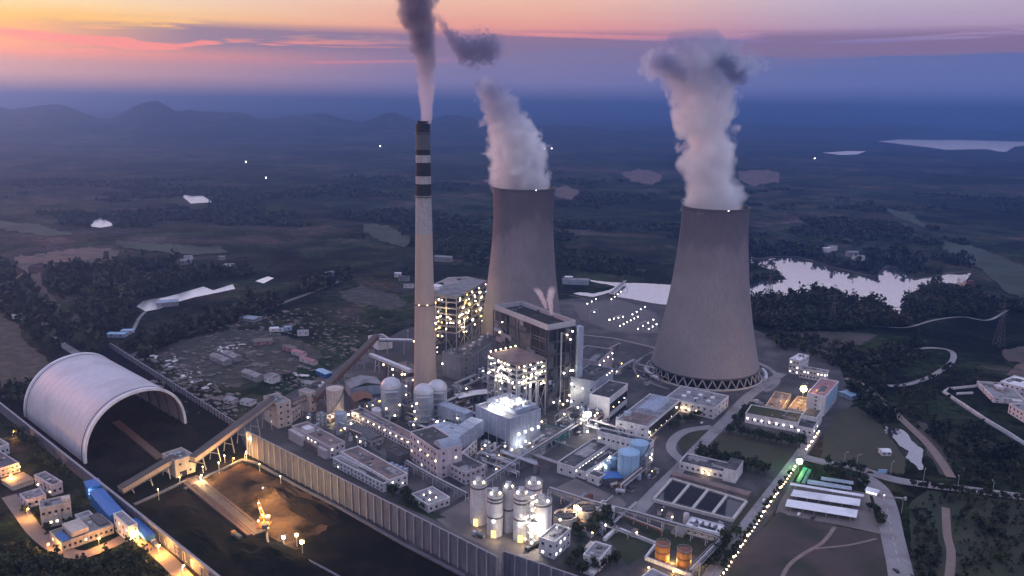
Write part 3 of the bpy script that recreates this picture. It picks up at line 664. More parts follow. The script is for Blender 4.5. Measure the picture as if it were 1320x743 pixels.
# ------------------------------------------------------------------ the coal side
w, L, H = panelwall('ribbed wind fence lit orange beside the coal bed, running to the bottom edge', (320.5, 586), (641, 758), 556, side=-1)
panelwall('short lower wind fence section ending below the white narrow block', (649, 744), (760, 784), 711, side=-1)
panelwall('ribbed wind fence behind the arched coal shed', (305, 553), (143, 449), 545, step=6)
WL, LL, HL = panelwall('long plain yard wall with faded pale slogan on its lower end', (-18, 516), (296, 772), 504, name='yard_wall', ribs=False, m='fence', thick=1.2)
def slogan(t, L, H):
    # faded large painted characters, too worn to read: only their strokes
    A = t.matrix_basis.translation; d = Vector((math.cos(t.rotation_euler.z), math.sin(t.rotation_euler.z), 0))
    glyphs = [[(0, .1, 0, .9), (0, .9, .7, .9), (.7, .9, .7, .1), (0, .5, .7, .5)], [(0, .8, .8, .8), (.4, .95, .4, .1), (.1, .1, .8, .1)], [(.1, .2, .6, .8), (.1, .8, .7, .2)], [(.35, 0, .1, .45), (0, .25, .8, .25), (.3, .6, .8, .6)],
              [(0, 0, 0, 1), (.2, 1, .85, 1), (.25, .6, .8, .6), (.2, .1, .9, .1), (.55, .1, .55, 1)], [(.1, 0, .1, 1), (.1, 1, .65, 1), (.65, 1, .65, .1), (.65, .1, .95, .1)], [(.1, .1, .1, .9), (.1, .9, .7, .9), (.7, .9, .7, .1), (.1, .1, .7, .1), (.1, .5, .7, .5), (.4, 0, .4, 1)], [(0, .95, .9, .95), (.45, .95, .45, 0), (.45, 0, .25, .15)], [(.45, 0, .45, 1), (0, .6, .9, .6), (0, .1, .9, .1)]]
    px = [(203, 682), (213, 690), (219, 695.5), (224, 700), (231.5, 709), (241, 717), (252, 726), (262.5, 735), (273, 743)]
    for g, (x, y) in zip(glyphs, px):
        p = G(x, y, H*.5); s = (p-A).dot(d)/d.length; sz = 5.6 if x > 228 else 4.4; mb = MB()
        for x0, z0, x1, z1 in g:
            mb.beam((s+(x0-.5)*sz, -.68, H*.16+z0*H*.66), (s+(x1-.5)*sz, -.68, H*.16+z1*H*.66+.001), .12, .85 if x > 228 else .6)
        obj('slogan_character', mb, 'mark' if x > 228 else 'fencepost', t)
slogan(WL, LL, HL)
# transfer towers and conveyor galleries
T1 = bld('cream conveyor transfer house in the middle of the coal yard, lit on its right side', (225.4, 594), (209, 584.5), (250, 585.5), 617, 'cream', 'roofgrey', 2, 0, 2, 0)
add(T1, 'doorway', 'black', .3, .55, -.015, .02, 0, 4)
T2 = bld('tall cream transfer tower at the top of the lit coal conveyor', (357, 521), (339.5, 510.5), (371.5, 514.5), 553, 'cream', 'roofgrey', 4, 1, 2, .05)
T2b = bld('cream annex with two window rows behind the tall transfer tower', (372, 530), (366, 521), (387, 520), 548, 'cream', 'roofgrey', 2, 0, 4, .0)
T3 = bld('small cream conveyor tower beside the debris field', (398, 507), (385, 503), (407.5, 504), 533, 'cream', 'roofgrey', 3, 0, 1, 0)
T4 = bld('white drive house on tall legs at the upper end of the far conveyor', (487, 441), (474.5, 433), (500.5, 435), 452, 'white', 'roofgrey', 1, 0, 0, 0)
gallery('sloping coal conveyor from the yard wall to the middle transfer house', (156, 638), 1.5, (226, 611), 10, w=6.5, h=3.6, legs=3)
gallery('long sloping coal conveyor up to the tall transfer tower, lit orange', (249, 611), 9, (352, 549), 20, w=6.5, h=3.6, legs=6)
gallery('short conveyor link between the two cream transfer towers', (377, 543), 14, (396, 530), 11, w=4, h=3.2, legs=1)
gallery('brown coal conveyor climbing from the small tower to the white drive house', (405, 531), 9, (486, 462), 22, w=6, h=3.6, legs=5, wall='rust')
gallery('pale horizontal gallery beside the chimney carried on white legs', (478, 476), 13, (530, 498), 13, w=4, h=3.0, roof='white', wall='white', legs=3, legm='white')
gallery('thin pale walkway behind the chimney', (489, 456), 14, (532, 457), 14, w=3, h=2, roof='white', wall='bluegrey', legs=2)
# blue conveyor on the left and the houses
def shed(label, pts, z0, z1, roof, wall, cat='conveyor shed', name='conveyor_shed', pitch=1.2):
    """pts: three base points in the photo: near left, far left, near right"""
    a, b, c = G(*pts[0]), G(*pts[1]), G(*pts[2]); v = (b-a); vy = v.normalized(); ux = Vector((vy.y, -vy.x, 0)); LX = (c-a).dot(ux); LY = v.length
    if LX < 0: ux = -ux
    LX = abs(LX); rz = math.atan2(vy.y, vy.x)-math.pi/2
    t = thing(name, label, cat, a, rz)
    obj('wall', MB().box(0, LX, 0, LY, z0, z1), wall, t)
    r = MB(); pr = [(-.5, z1-.1), (LX/2, z1+pitch), (LX+.5, z1-.1), (LX+.5, z1+.12), (LX/2, z1+pitch+.25), (-.5, z1+.12)]
    r.add([(x, y, z) for y in (-.5, LY+.5) for x, z in pr], [(i, (i+1) % 6, (i+1) % 6+6, i+6) for i in range(6)]+[(5, 4, 3, 2, 1, 0), (6, 7, 8, 9, 10, 11)])
    obj('roof', r, roof, t)
    k = Bld(); k.root, k.LX, k.LY, k.H, k.rz = t, LX, LY, z1, rz; return k
B1 = bld('blue steel drive house at the top of the blue coal conveyor', (113, 629), (108.6, 621), (131, 625), 645, 'blue', 'blue', 1, 0, 0, 0, par=0)
bulb(B1.root, (1.0, -1.2, 5), .8, 'lampwhite', 'wall_lamp'); light(B1.root.matrix_basis @ Vector((1, -2.5, 6)), 900, WHITE)
shed('long blue roofed conveyor shed beside the dark coal bed', [(143, 682), (117, 651), (159, 675)], 0, 9, 'blue', 'blue', pitch=.6)
W0 = bld('white pump house lit from the lane between the two blue sheds', (165, 679), (146, 662), (176, 674), 702, 'white', 'roofgrey', 2, 4, 2, .1)
shed('short blue roofed shed below the white pump house', [(189, 705), (167, 684), (200, 700)], 3.2, 6.0, 'blue', 'blue', pitch=.5)
b = bld('small pale flat house nearest the yard wall, with two lit doors', (66, 625.5), (44, 612), (80, 620.5), 640, 'pinkwhite', 'roofgrey', 1, 4, 2, .1); walllamps(b, 'x', 2, 2.6, 'lampwarm', .6, .1, .8)
bld('low hut with pale flat roof between two lower left houses', (33, 645), (25, 636.5), (57, 635), 656, 'pinkwhite', 'roofgrey', 1, 2, 3, .0)
b = bld('two storey cream house beside the lit dirt lane', (51, 655.5), (42, 647.5), (91, 647), 682, 'cream', 'roofgrey', 2, 2, 5, .1); add(b, 'stair_head', 'cream', .72, .98, .1, .5, b.H, b.H+2.2)
b = bld('long low cream workshop below the two storey house', (79, 700), (64, 685), (146, 676), 712, 'cream', 'roofgrey', 1, 2, 10, .12); add(b, 'upper_storey', 'cream', .22, .55, .1, .9, b.H, b.H+3); add(b, 'blue_canopy', 'blue', .02, .16, -.02, .6, b.H+.02, b.H+.8); add(b, 'dark_lean_to', 'darkgrey', .78, .98, .2, 1.1, b.H+.03, b.H+.5)
bld('small white store between the workshop and the blue shed', (102, 669), (98, 663), (120, 663), 678, 'white', 'roofgrey', 1, 1, 2, 0)
b = bld('pink plastered hall at the left edge beside the gold lit court', (0, 604), (-30, 585), (24, 596), 616, 'pinkwhite', 'darkgrey', 2, 3, 4, .1)
bld('pale shed at the left edge above the pink hall', (-6, 577), (-30, 562), (8, 570), 590, 'white', 'roofgrey', 1, 3, 3, .1)
b = bld('gold lit low loading platform in front of the pink hall', (16, 627), (2, 618), (42, 617), 633, 'cream', 'dirt', 1, 0, 0, 0, par=0)
# ------------------------------------------------------------------ plant buildings, left block
b = bld('pinkish two storey office with a roof terrace, nearest the wind fence', (424.5, 576), (376, 549), (442, 568), 592, 'pinkwhite', 'roofbrown', 2, 12, 3, .06)
add(b, 'front_wing', 'pinkwhite', -.28, -.003, .62, .98, 0, b.H*.82); add(b, 'front_wing', 'pinkwhite', -.22, -.003, .02, .22, 0, b.H*.7); add(b, 'roof_terrace', 'roofbrown', -.12, -.002, .225, .615, 0, b.H*.45); add(b, 'stair_head', 'white', .1, .6, .62, .78, b.H-.8, b.H+2.4)
walllamps(b, 'x', 2, b.H*.75, 'lampwhite', .5, .35, .55)
b = bld('long workshop with brown roof behind a white lean-to', (502, 619), (439, 582), (519.5, 607), 634, 'white', 'roofbrown', 2, 0, 3, .15)
k = bld('white two storey lean-to with many small windows along the brown roofed workshop', (494, 623.5), (429, 590), (502, 619), 635.5, 'white', 'roofgrey', 2, 14, 1, .03)
add(k, 'dark_roof_inset', 'roofdark', .1, .9, .05, .38, k.H-.7, k.H-.5)
bulb(b.root, (b.LX*.7, -.5, b.H*.35), .7, 'litwin', 'door_lamp')
LB = bld('long pale sorting house with a row of lit lamps under its brown roof', (527.5, 567), (453, 529), (540, 562), 580, 'pinkwhite', 'roofbrown', 2, 20, 2, .05)
walllamps(LB, 'x', 11, LB.H*.72, 'lampwarm', .6, .02, .97)
L2 = bld('tall pale stair block in the middle of the long sorting house, with a dark roof', (563.7, 581), (528.3, 556.5), (590, 569), 619, 'pinkwhite', 'roofdark', 4, 8, 2, .12)
barrel(L2, 'vaulted_roof', 'bluegrey', .2, .98, .02, .3, L2.H-.6, 4.5, 'x'); walllamps(L2, 'x', 3, L2.H*.62, 'lampwarm', .6, .05, .6)
L3 = bld('lower pale block with a large dark roof ending the long sorting house', (600.5, 609), (566, 590.5), (620.5, 597), 626, 'pinkwhite', 'roofdark', 2, 7, 4, .0)
b = bld('white cube with a dark top and high windows under the big duct', (596, 583), (588.5, 574), (615, 566), 599, 'white', 'roofdark', 2, 1, 5, .0)
b = bld('small white shed with four lit skylights beside the silos', (552, 651), (530, 636.5), (575.5, 638), 662, 'white', 'roofgrey', 1, 2, 4, 0)
for i, j in ((.3, .3), (.6, .3), (.35, .7), (.65, .7)): bulb(b.root, (b.LX*i, b.LY*j, b.H-.5), .5, 'lampwhite', 'skylight')
b = bld('dark long boiler store with a rounded end between the office and the sorting house', (478, 569), (447, 552), (491, 562), 577, 'grey', 'darkgrey', 1, 6, 2, .3); barrel(b, 'vaulted_roof', 'darkgrey', .0, 1, .02, .98, b.H-.3, 2.5, 'y')
b = bld('dark open steel shelter beside the pale stair block', (514, 588), (498, 579), (526, 583), 602, 'darkgrey', 'roofdark', 1, 0, 0, 0)
for i in range(4):
    p = G(505+6*i, 606+2.5*i); t = tag(obj('storage_tank', MB().lathe([(2.0, 0), (2.0, 5), (1.4, 5.8), (.1, 6.1)], 16), 'bluegrey', smooth=True, loc=p), ['pale blue vertical tank, leftmost of four beside the workshop', 'pale blue vertical tank, second from left of four beside the workshop', 'pale blue vertical tank, third from left of four beside the workshop', 'pale blue vertical tank, rightmost of four beside the workshop'][i], 'tank', 'four small pale tanks beside the workshop')
tank('cream cylindrical tank with gold lamps left of the sorting house', 433, 501, 539, 11, 'cream', 'storage_tank', 'tank', stairs=True)
tank('short grey tank in front of the cream cylindrical tank', 439.5, 533, 551, 7.4, 'bluegrey', 'storage_tank', 'tank')
# ------------------------------------------------------------------ absorbers and ducts
A1 = tank('domed bluish absorber tower standing right before the chimney', 546.5, 497, 549, 13, 'bluegrey', 'absorber_tower', 'absorber', .85, roofm='galv')
A2 = tank('domed absorber tower partly behind the chimney foot on the right', 564, 492, 541, 12.6, 'bluegrey', 'absorber_tower', 'absorber', .85, roofm='galv')
A3 = tank('domed grey absorber tower left of the chimney foot', 505, 489, 541, 13.2, 'bluegrey', 'absorber_tower', 'absorber', .95, roofm='galv')
A4 = tank('small pale domed tank left of the left absorber tower', 486, 526, 545, 6.5, 'galv', 'storage_tank', 'tank', .6)
for k in (A1, A2, A3):
    fr = MB(); n = 5
    for i in range(n):
        for s in (-1, 1): fr.beam((k.r+1, s*k.r*.6, k.H*i/n), (k.r+1, s*k.r*.6, k.H*(i+1)/n), .5); fr.beam((k.r+4, s*k.r*.6, k.H*i/n), (k.r+4, s*k.r*.6, k.H*(i+1)/n), .5)
        z = k.H*(i+.8)/n; fr.box(k.r+.6, k.r+4.4, -k.r*.7, k.r*.7, z, z+.3)
    obj('service_frame', fr, 'steelpale', k.root)
for k, ps in ((A3, ((.3, .2), (-.5, .45), (.8, .55))), (A1, ((-.8, .3), (-.9, .55), (-.7, .8)))):
    for y, z in ps: bulb(k.root, (k.r+4.6, k.r*y, k.H*z), .9, 'lampgold' if k is A1 else 'lampwarm')
def duct(label, pts, w, h, m='bluegrey', name='flue_duct', cat='duct', ribs=6):
    """pts: (px, py, z): photo point of the ground below and the height of the duct's axis"""
    P = [G(x, y)+Vector((0, 0, z)) for x, y, z in pts]; o = P[0].copy(); o.z = 0; t = thing(name, label, cat, o); mb = MB()
    for a, b in zip(P, P[1:]):
        e = (b-a).normalized()*w*.3; mb.beam(a-o-e, b-o+e, w, h)
    obj('duct_body', mb, m, t)
    rb = MB()
    for a, b in zip(P, P[1:]):
        n = max(1, int((b-a).length/7))
        for i in range(n):
            c = a+(b-a)*(i+.5)/n-o; e = (b-a).normalized()*.2; rb.beam(c-e, c+e, w+.5, h+.5)
    obj('stiffener', rb, 'steelpale', t)
    sp = MB()
    for p in P:
        q = p-o
        if q.z > h/2+1: sp.beam((q.x, q.y, 0), (q.x, q.y, q.z-h/2), 1.2)
    if sp.v: obj('duct_support', sp, 'steel', t)
    return t
duct('fat grey flue duct bending between the stair block and the precipitator', [(562, 580, 14), (585, 592, 14), (612, 577, 17)], 12, 12)
duct('upper pale flue duct running right from the absorber towers', [(572, 545, 12), (602, 556, 12)], 9, 10)
duct('lower pale flue duct beside the absorber towers', [(570, 562, 7), (598, 570, 8)], 8, 8)
# ------------------------------------------------------------------ precipitator and lit frame
EP = bld('big blue grey precipitator casing with blazing floodlights on its roof', (656, 540.5), (613, 522), (703, 529), 583, 'bluegrey', 'grey', 1, 0, 0, 0, cat='precipitator', name='precipitator')
for i in range(4): add(EP, 'casing_rib', 'galv', -.006, .0, .08+.25*i, .1+.25*i, 1, EP.H-2)
for i in range(4): add(EP, 'casing_rib', 'galv', .05+.28*i, .065+.28*i, -.006, .0, 1, EP.H-2)
add(EP, 'hopper_void', 'black', -.004, .02, .1, .9, 0, EP.H*.3); add(EP, 'upper_casing', 'bluegrey', .3, .98, .1, .95, EP.H-.5, EP.H+3)
for i in range(5):
    for j in range(3): add(EP, 'transformer', 'steelpale', .34+.12*i, .39+.12*i, .2+.25*j, .3+.25*j, EP.H+3, EP.H+5)
EPM = EP.root.matrix_basis if False else Matrix.Translation(EP.root.location) @ Matrix.Rotation(EP.rz, 4, 'Z')
FL = []
def floodlamp(label, px, py, z, h, m, r, power, col, pole=True, par=None, grp=None, off=(0, 0, 0)):
    """a floodlight on a mast: photo point of its ground, height of the head"""
    P = G(px, py, z); t = thing('floodlight', label, 'floodlight', P, group=grp)
    if pole: obj('mast', MB().lathe([(.28, 0), (.16, h-.4)], 8), 'steelpale', t)
    obj('lamp_housing', MB().box(-r, r, -r*.5, r*.5, h+r*.75, h+r*1.2), 'steel', t)
    me = cached(('fb', r, m), lambda: MB().ball((0, 0, 0), r, 10, 6).mesh('lamp', m)); obj('lamp', me, parent=t, loc=(0, -r*.2, h))
    if power: light((P.x, P.y-r*1.5, P.z+h), power, col, r*.8)
    return t
def epflood(label, x, y, z, m, r, power, col):
    p = EPM @ Vector((x*EP.LX, y*EP.LY, z)); t = thing('floodlight', label, 'floodlight', p)
    obj('mast', MB().lathe([(.2, 0), (.15, 3)], 8), 'steelpale', t); obj('lamp_housing', MB().box(-r, r, -.3, .3, 3+r*.9, 3.4+r*.9), 'steel', t); obj('lamp', MB().ball((0, 0, 3), r, 10, 6), m, t); light(p+Vector((0, -1.5, 3.6)), power, col)
epflood('blazing white floodlight on the left edge of the precipitator roof', .03, .55, EP.H, 'flood', 2.1, 10000, WHITE)
epflood('blazing white floodlight beside the leftmost one on the precipitator roof', .10, .42, EP.H, 'flood', 1.7, 5000, WHITE)
epflood('yellowish floodlight in the middle of the precipitator roof', .42, .5, EP.H+3, 'flood', 2.1, 8000, (1, .95, .65))
epflood('yellowish floodlight at the right of the precipitator roof', .66, .34, EP.H+3, 'flood', 1.6, 5000, (1, .92, .6))
walllamps(EP, 'y', 4, EP.H*.45, 'lampwhite', 1.0, .3, .92)
for i in range(9):
    p = EPM @ Vector((EP.LX*random.uniform(.15, .9), -random.uniform(3, 9), 0))
for i in range(5):
    bulb(EP.root, (EP.LX*(.05+.14*i), -2.2, 2+i % 2*3), .8, 'lampwhite')
light(EPM @ Vector((EP.LX*.3, -5, 6)), 2500, WHITE)
def frame(label, C, A, B, by, nx, ny, nz, roof='rust', lamps=30, lampm=('lampwhite', 'lamppink', 'lampwarm'), z0f=.0, cat='steel frame', floors=True, r=.65, fascia=1.2, core=None):
    P = G(C[0], by); H = HOF(P, C[1]); c, a, b_ = G(*C, H), G(*A, H), G(*B, H); u, v = b_-c, a-c
    if v.length >= u.length: vy = v.normalized(); ux = Vector((vy.y, -vy.x, 0)); LX, LY = abs(u.dot(ux)), v.length
    else: ux = u.normalized(); vy = Vector((-ux.y, ux.x, 0)); LX, LY = u.length, abs(v.dot(vy))
    k = Bld(); k.LX, k.LY, k.H, k.rz = LX, LY, H, math.atan2(ux.y, ux.x)
    k.root = thing('steel_frame_building', label, cat, (c.x, c.y, 0), k.rz)
    cm = MB().beam((0, 0, 0), (0, 0, H-fascia), .9).mesh('column', 'steelpale')
    for i in range(nx+1):
        for j in range(ny+1):
            if 0 < i < nx and 0 < j < ny: continue
            obj('column', cm, parent=k.root, loc=(LX*i/nx, LY*j/ny, 0))
    for f in range(1, nz):
        z = H*(z0f+(1-z0f)*f/nz); bm_ = MB()
        for q in (((0, 0), (LX, 0)), ((0, 0), (0, LY)), ((LX, 0), (LX, LY)), ((0, LY), (LX, LY))): bm_.beam((*q[0], z), (*q[1], z), .5, .9)
        for q in (((-.5, -.5), (LX, -.5)), ((-.5, -.5), (-.5, LY))): bm_.beam((*q[0], z+1.5), (*q[1], z+1.5), .15)
        obj('floor_beam', bm_, 'steelpale', k.root)
        if floors: obj('grating_floor', MB().box(.5, LX-.5, .5, LY-.5, z+.5, z+.7), 'steel', k.root)
    br = MB(); z = H*z0f if z0f else H/nz
    for i in range(nx):
        br.beam((LX*i/nx, 0, 0), (LX*(i+1)/nx, 0, z), .4); br.beam((LX*(i+1)/nx, 0, 0), (LX*i/nx, 0, z), .4)
    for j in range(ny): br.beam((0, LY*j/ny, 0), (0, LY*(j+1)/ny, z), .4); br.beam((0, LY*(j+1)/ny, 0), (0, LY*j/ny, z), .4)
    obj('cross_brace', br, 'steelpale', k.root)
    if core:
        obj('equipment_casing', MB().box(LX*.2, LX*.85, LY*.2, LY*.85, H*(z0f or .15), H-fascia-.5), core, k.root)
        pp = MB()
        for i in range(6):
            y = LY*random.uniform(.1, .9); pp.tube([(LX*.1, y, H*.2), (LX*.1, y, H*.8), (LX*.25, y, H*.85)], .7, 8)
        for i in range(6):
            x = LX*random.uniform(.1, .9); pp.tube([(x, LY*.1, H*.2), (x, LY*.1, H*.75), (x, LY*.25, H*.85)], .7, 8)
        obj('pipework', pp, 'galv', k.root)
    obj('roof', MB().box(-.4, LX+.4, -.4, LY+.4, H-fascia, H), roof, k.root)
    for i in range(lamps):
        f = random.randint(1, nz-1) if z0f == 0 else random.randint(0, nz-1); z = H*(z0f+(1-z0f)*(f+random.choice([.35, .6, .7]))/nz)
        z = min(z, H-fascia-1)
        if i % 2: p = (LX*random.uniform(.03, .97), -.8, z)
        else: p = (-.8, LY*random.uniform(.03, .97), z)
        bulb(k.root, p, r*random.uniform(.8, 1.25), random.choice(lampm))
    return k
FR = frame('open steel frame with brown roof and dozens of white lamps behind the precipitator', (666, 471), (629.5, 456), (695, 458.5), 546, 3, 4, 5, 'roofbrown', 84, z0f=.55, r=.66, core='steelpale')
M = lambda k: Matrix.Translation(k.root.location) @ Matrix.Rotation(k.rz, 4, 'Z')
for i in range(6): bulb(FR.root, (FR.LX*(.1+.17*i), FR.LY*1.02, FR.H+1.2), .8, 'lampwarm')
for x, y, z in ((.5, -.12, .7), (-.12, .5, .7), (.5, 1.1, 1.08)): light(M(FR) @ Vector((FR.LX*x, FR.LY*y, FR.H*z)), 5000, (1, .85, .6))
# ------------------------------------------------------------------ boiler houses
B2 = bld('tall dark boiler house with a white roof edge and steam jets on its roof', (706.5, 419), (638.5, 393), (728, 408), 530, 'steel', 'black', 1, 0, 0, 0, cat='boiler house', name='boiler_house', par=4.6, parm='galv')
bh = B2.H
for i in range(7):
    for j in range(6):
        m = random.choice(['darkgrey', 'grey', 'darkgrey', 'steel', 'darkgrey', 'black'])
        z0_, z1_ = bh*(.12+.14*j), bh*(.12+.14*(j+1))
        if j == 5: z1_ = bh-4.5
        add(B2, 'cladding_panel', m if i > 1 else 'black', -.012-.012*(i % 3), -.001, i/7+.01, (i+1)/7-.01, z0_+1, z1_-.6)
for j in range(6):
    z0_ = bh*(.06+.15*j)
    for i in range(5): add(B2, 'cladding_panel', random.choice(['black', 'darkgrey', 'black', 'glass', 'steel']), .02+.19*i, .19+.19*i, -.018, -.001, z0_, z0_+bh*.12)
fr = MB()
for y in (0, .27, .5, .74, 1): fr.beam((-1.9, y*B2.LY, 0), (-1.9, y*B2.LY, bh-5), .8)
for z, y0, y1 in ((.2, 0, 1), (.37, 0, .5), (.52, .27, 1), (.66, 0, .74), (.8, 0, 1)): fr.beam((-1.9, y0*B2.LY, z*bh), (-1.9, y1*B2.LY, z*bh), .6)
for x in (0, .3, .62, .8, 1): fr.beam((x*B2.LX, -1.6, 0), (x*B2.LX, -1.6, bh-5), .7)
for z, x0, x1 in ((.14, 0, 1), (.26, 0, .62), (.38, .3, 1), (.5, 0, .62), (.64, 0, 1), (.78, .3, 1)): fr.beam((x0*B2.LX, -1.6, z*bh), (x1*B2.LX, -1.6, z*bh), .45)
for x0, x1, z0_, z1_ in ((0, .3, 0, .14), (0, .3, .14, .26), (.3, .62, .26, .38), (.3, 0, .14, .26), (.62, .8, .38, .5)): fr.beam((x0*B2.LX, -1.7, z0_*bh), (x1*B2.LX, -1.7, z1_*bh), .4)
obj('outer_frame', fr, 'steel', B2.root)
for k_ in range(26):
    y0, z0_ = random.uniform(.02, .85), random.uniform(.1, .86); dy, dz_ = random.uniform(.04, .2), random.uniform(.02, .07); t_ = random.uniform(1.0, 3.2)
    obj('wall_box', MB().box(-t_, -.9, y0*B2.LY, min(.99, y0+dy)*B2.LY, z0_*bh, (z0_+dz_)*bh), random.choice(['darkgrey', 'grey', 'steel', 'bluegrey', 'black', 'grey']), B2.root)
for k_ in range(16):
    x0, z0_ = random.uniform(.02, .85), random.uniform(.03, .86); dx, dz_ = random.uniform(.04, .2), random.uniform(.015, .06); t_ = random.uniform(.8, 2.4)
    obj('wall_box', MB().box(x0*B2.LX, min(.99, x0+dx)*B2.LX, -t_, -.03, z0_*bh, (z0_+dz_)*bh), random.choice(['darkgrey', 'black', 'steel', 'bluegrey', 'black']), B2.root)
obj('vent_pipe', MB().tube([(B2.LX*.42, -3.2, bh*.9), (B2.LX*.42, -3.2, bh*.16), (B2.LX*.36, -4, bh*.06), (B2.LX*.36, -4, 0)], .8, 10), 'galv', B2.root, smooth=True)
obj('lift_shaft', MB().box(B2.LX*1.0+.2, B2.LX+6.2, -4.5, 1.5, 0, bh*.93), 'bluegrey', B2.root)
for x, y, w_, h_ in ((.2, .75, 3, 2), (.55, .8, 4, 1.5), (.75, .3, 2.5, 2), (.45, .45, 2, 1.2), (.85, .6, 2, 1.6)): add(B2, 'roof_unit', 'darkgrey', x, x+w_/B2.LX, y, y+w_/B2.LY, bh-3.1, bh-3.1+h_)
for x, z in ((.62, .86), (.82, .89), (.75, .8), (.55, .42), (.8, .43), (.88, .43), (.85, .27), (.78, .14), (.2, .1), (.42, .1), (.55, .05), (.7, .08), (.85, .06)):
    bulb(B2.root, (B2.LX*x, -3.2, bh*z), .9, random.choice(['lampwarm', 'lamppink', 'lampwhite']))
for y, z in ((.8, .84), (.85, .7), (.55, .3), (.8, .3), (.93, .3), (.7, .3)): bulb(B2.root, (-3.0, B2.LY*y, bh*z), .8, 'lampwarm')
light(M(B2) @ Vector((B2.LX*.8, -9, bh*.2)), 3000, (1, .8, .55)); light(M(B2) @ Vector((B2.LX*.75, -5, bh*.45)), 900, (1, .75, .5))
B1H = frame('farther boiler house behind the chimney, its open floors full of yellow lamps', (588.5, 383), (553, 369.5), (627, 362), 456, 4, 4, 7, 'roofgrey', 96, ('lampwarm', 'lamppink', 'lampgold', 'lampwarm', 'lampgold'), z0f=.25, cat='boiler house', r=.85, fascia=2.4, core='rust')
bb = B1H
add(bb, 'roof_vent', 'roofwhite', .15, .27, .55, .75, bb.H, bb.H+6); add(bb, 'roof_vent', 'black', .42, .48, .7, .78, bb.H, bb.H+4); add(bb, 'roof_vent', 'black', .75, .82, .5, .58, bb.H, bb.H+3.5)
rg = MB(); rg.add([(-.4, -.4, bb.H+.01), (bb.LX+.4, -.4, bb.H+.01), (bb.LX+.4, bb.LY/2, bb.H+3), (-.4, bb.LY/2, bb.H+3), (bb.LX+.4, bb.LY+.4, bb.H+.01), (-.4, bb.LY+.4, bb.H+.01)], [(0, 1, 2, 3), (3, 2, 4, 5), (0, 3, 5), (1, 4, 2), (0, 5, 4, 1)])
obj('ridge_roof', rg, 'roofgrey', bb.root)
bulb(bb.root, (bb.LX*.97, -1, bb.H*.8), .9, 'lampcyan')
for x, y, z in ((.3, -.12, .8), (.7, -.12, .6), (-.1, .3, .75), (.2, -.1, .45)): light(M(bb) @ Vector((bb.LX*x, bb.LY*y, bb.H*z)), 6500, (1, .74, .34))
BK = bld('grey concrete block right of the chimney with a few dark openings', (593.5, 460), (570, 453), (604.5, 454), 492, 'grey', 'roofdark', 3, 0, 1, 0)
bulb(BK.root, (-.6, BK.LY*.98, BK.H*.5), .8, 'lampwhite', 'wall_lamp')
BK2 = bld('long dark bunker hall between the two boiler houses, with pale hoods on its roof', (606, 462), (590, 450), (645, 433), 486, 'grey', 'roofdark', 3, 0, 5, 0)
for i in range(7): obj('roof_hood', MB().lathe([(1.1, 0), (1.1, 3), (2.0, 4.2), (1.6, 5), (.2, 5.4)], 12), 'galv', BK2.root, loc=(BK2.LX*(.05+.14*i), BK2.LY*(.45+.1*(i % 2)), BK2.H-1), smooth=True)
b = bld('low dark hall with warm lamps left of the far boiler house', (560, 445), (533, 436), (575, 438), 458, 'darkgrey', 'roofdark', 2, 3, 3, .5); walllamps(b, 'x', 4, b.H*.7, 'lampwarm', .9)
b = bld('dark engine shed with white lamps between chimney and white drive house', (520, 484), (494, 470), (540, 472), 496, 'darkgrey', 'roofbrown', 1, 3, 2, .2); walllamps(b, 'x', 3, b.H*1.05, 'lampwarm', 1.0); walllamps(b, 'y', 2, b.H*1.1, 'lampgold', 1.0)
tag(obj('lamp_post', MB().lathe([(.25, 0), (.2, 20)], 8).ball((0, 0, 20.5), .9), 'steelpale', loc=G(526, 450)), 'lone steel ladder mast left of the chimney', 'mast')
t = bpy.context.scene.objects[-1] if False else None
shed('pale hipped roof hall left of the absorber towers', [(452, 513), (445, 503), (484, 497)], 0, 9, 'roofgrey', 'bluegrey', 'hall', 'hall', 3.5)
shed('brown hipped hut beside the cream cylindrical tank', [(458, 530), (452, 520), (478, 520)], 0, 8, 'rust', 'steel', 'hut', 'hut', 3)
shed('white long canopy roof behind the flue ducts', [(592, 523), (586, 518), (618, 506)], 5, 7, 'roofwhite', 'steel', 'canopy', 'canopy', .8)
# ------------------------------------------------------------------ office stack right of the boiler house
b = bld('pale control block with three lamps under its roof, right of the boiler house', (772, 466), (742, 456), (790, 450), 492, 'pinkwhite', 'roofdark', 2, 2, 2, .0); walllamps(b, 'y', 4, b.H*.8, 'lampwhite', .6)
b = bld('bluish control block with a band window behind the black banded office', (768, 492), (744, 480), (791, 475), 530, 'bluegrey', 'roofdark', 2, 3, 0, .3)
add(b, 'band_window', 'glass', .04, .97, -.012, -.001, b.H*.45, b.H*.58); walllamps(b, 'y', 3, b.H*.95, 'lampwarm', .5, .6, .9)
b = bld('office with black window bands and white edges in front of the control blocks', (786, 513), (767, 503), (809.5, 494.5), 544, 'white', 'roofdark', 1, 1, 0, 0)
add(b, 'band_window', 'glass', .03, .97, -.02, -.001, b.H*.38, b.H*.72, None); add(b, 'band_window', 'glass', .05, .95, -.02, -.001, 0.1, b.H*.14); walllamps(b, 'y', 3, b.H*.5, 'lampwarm', .6, .2, .8)
# turbine hall strip and dark containers at the boiler's foot
b = bld('dark teal container row at the foot of the boiler house', (716, 566), (697, 554), (735, 553), 574, 'teal', 'darkgrey', 1, 0, 0, 0, cat='container')
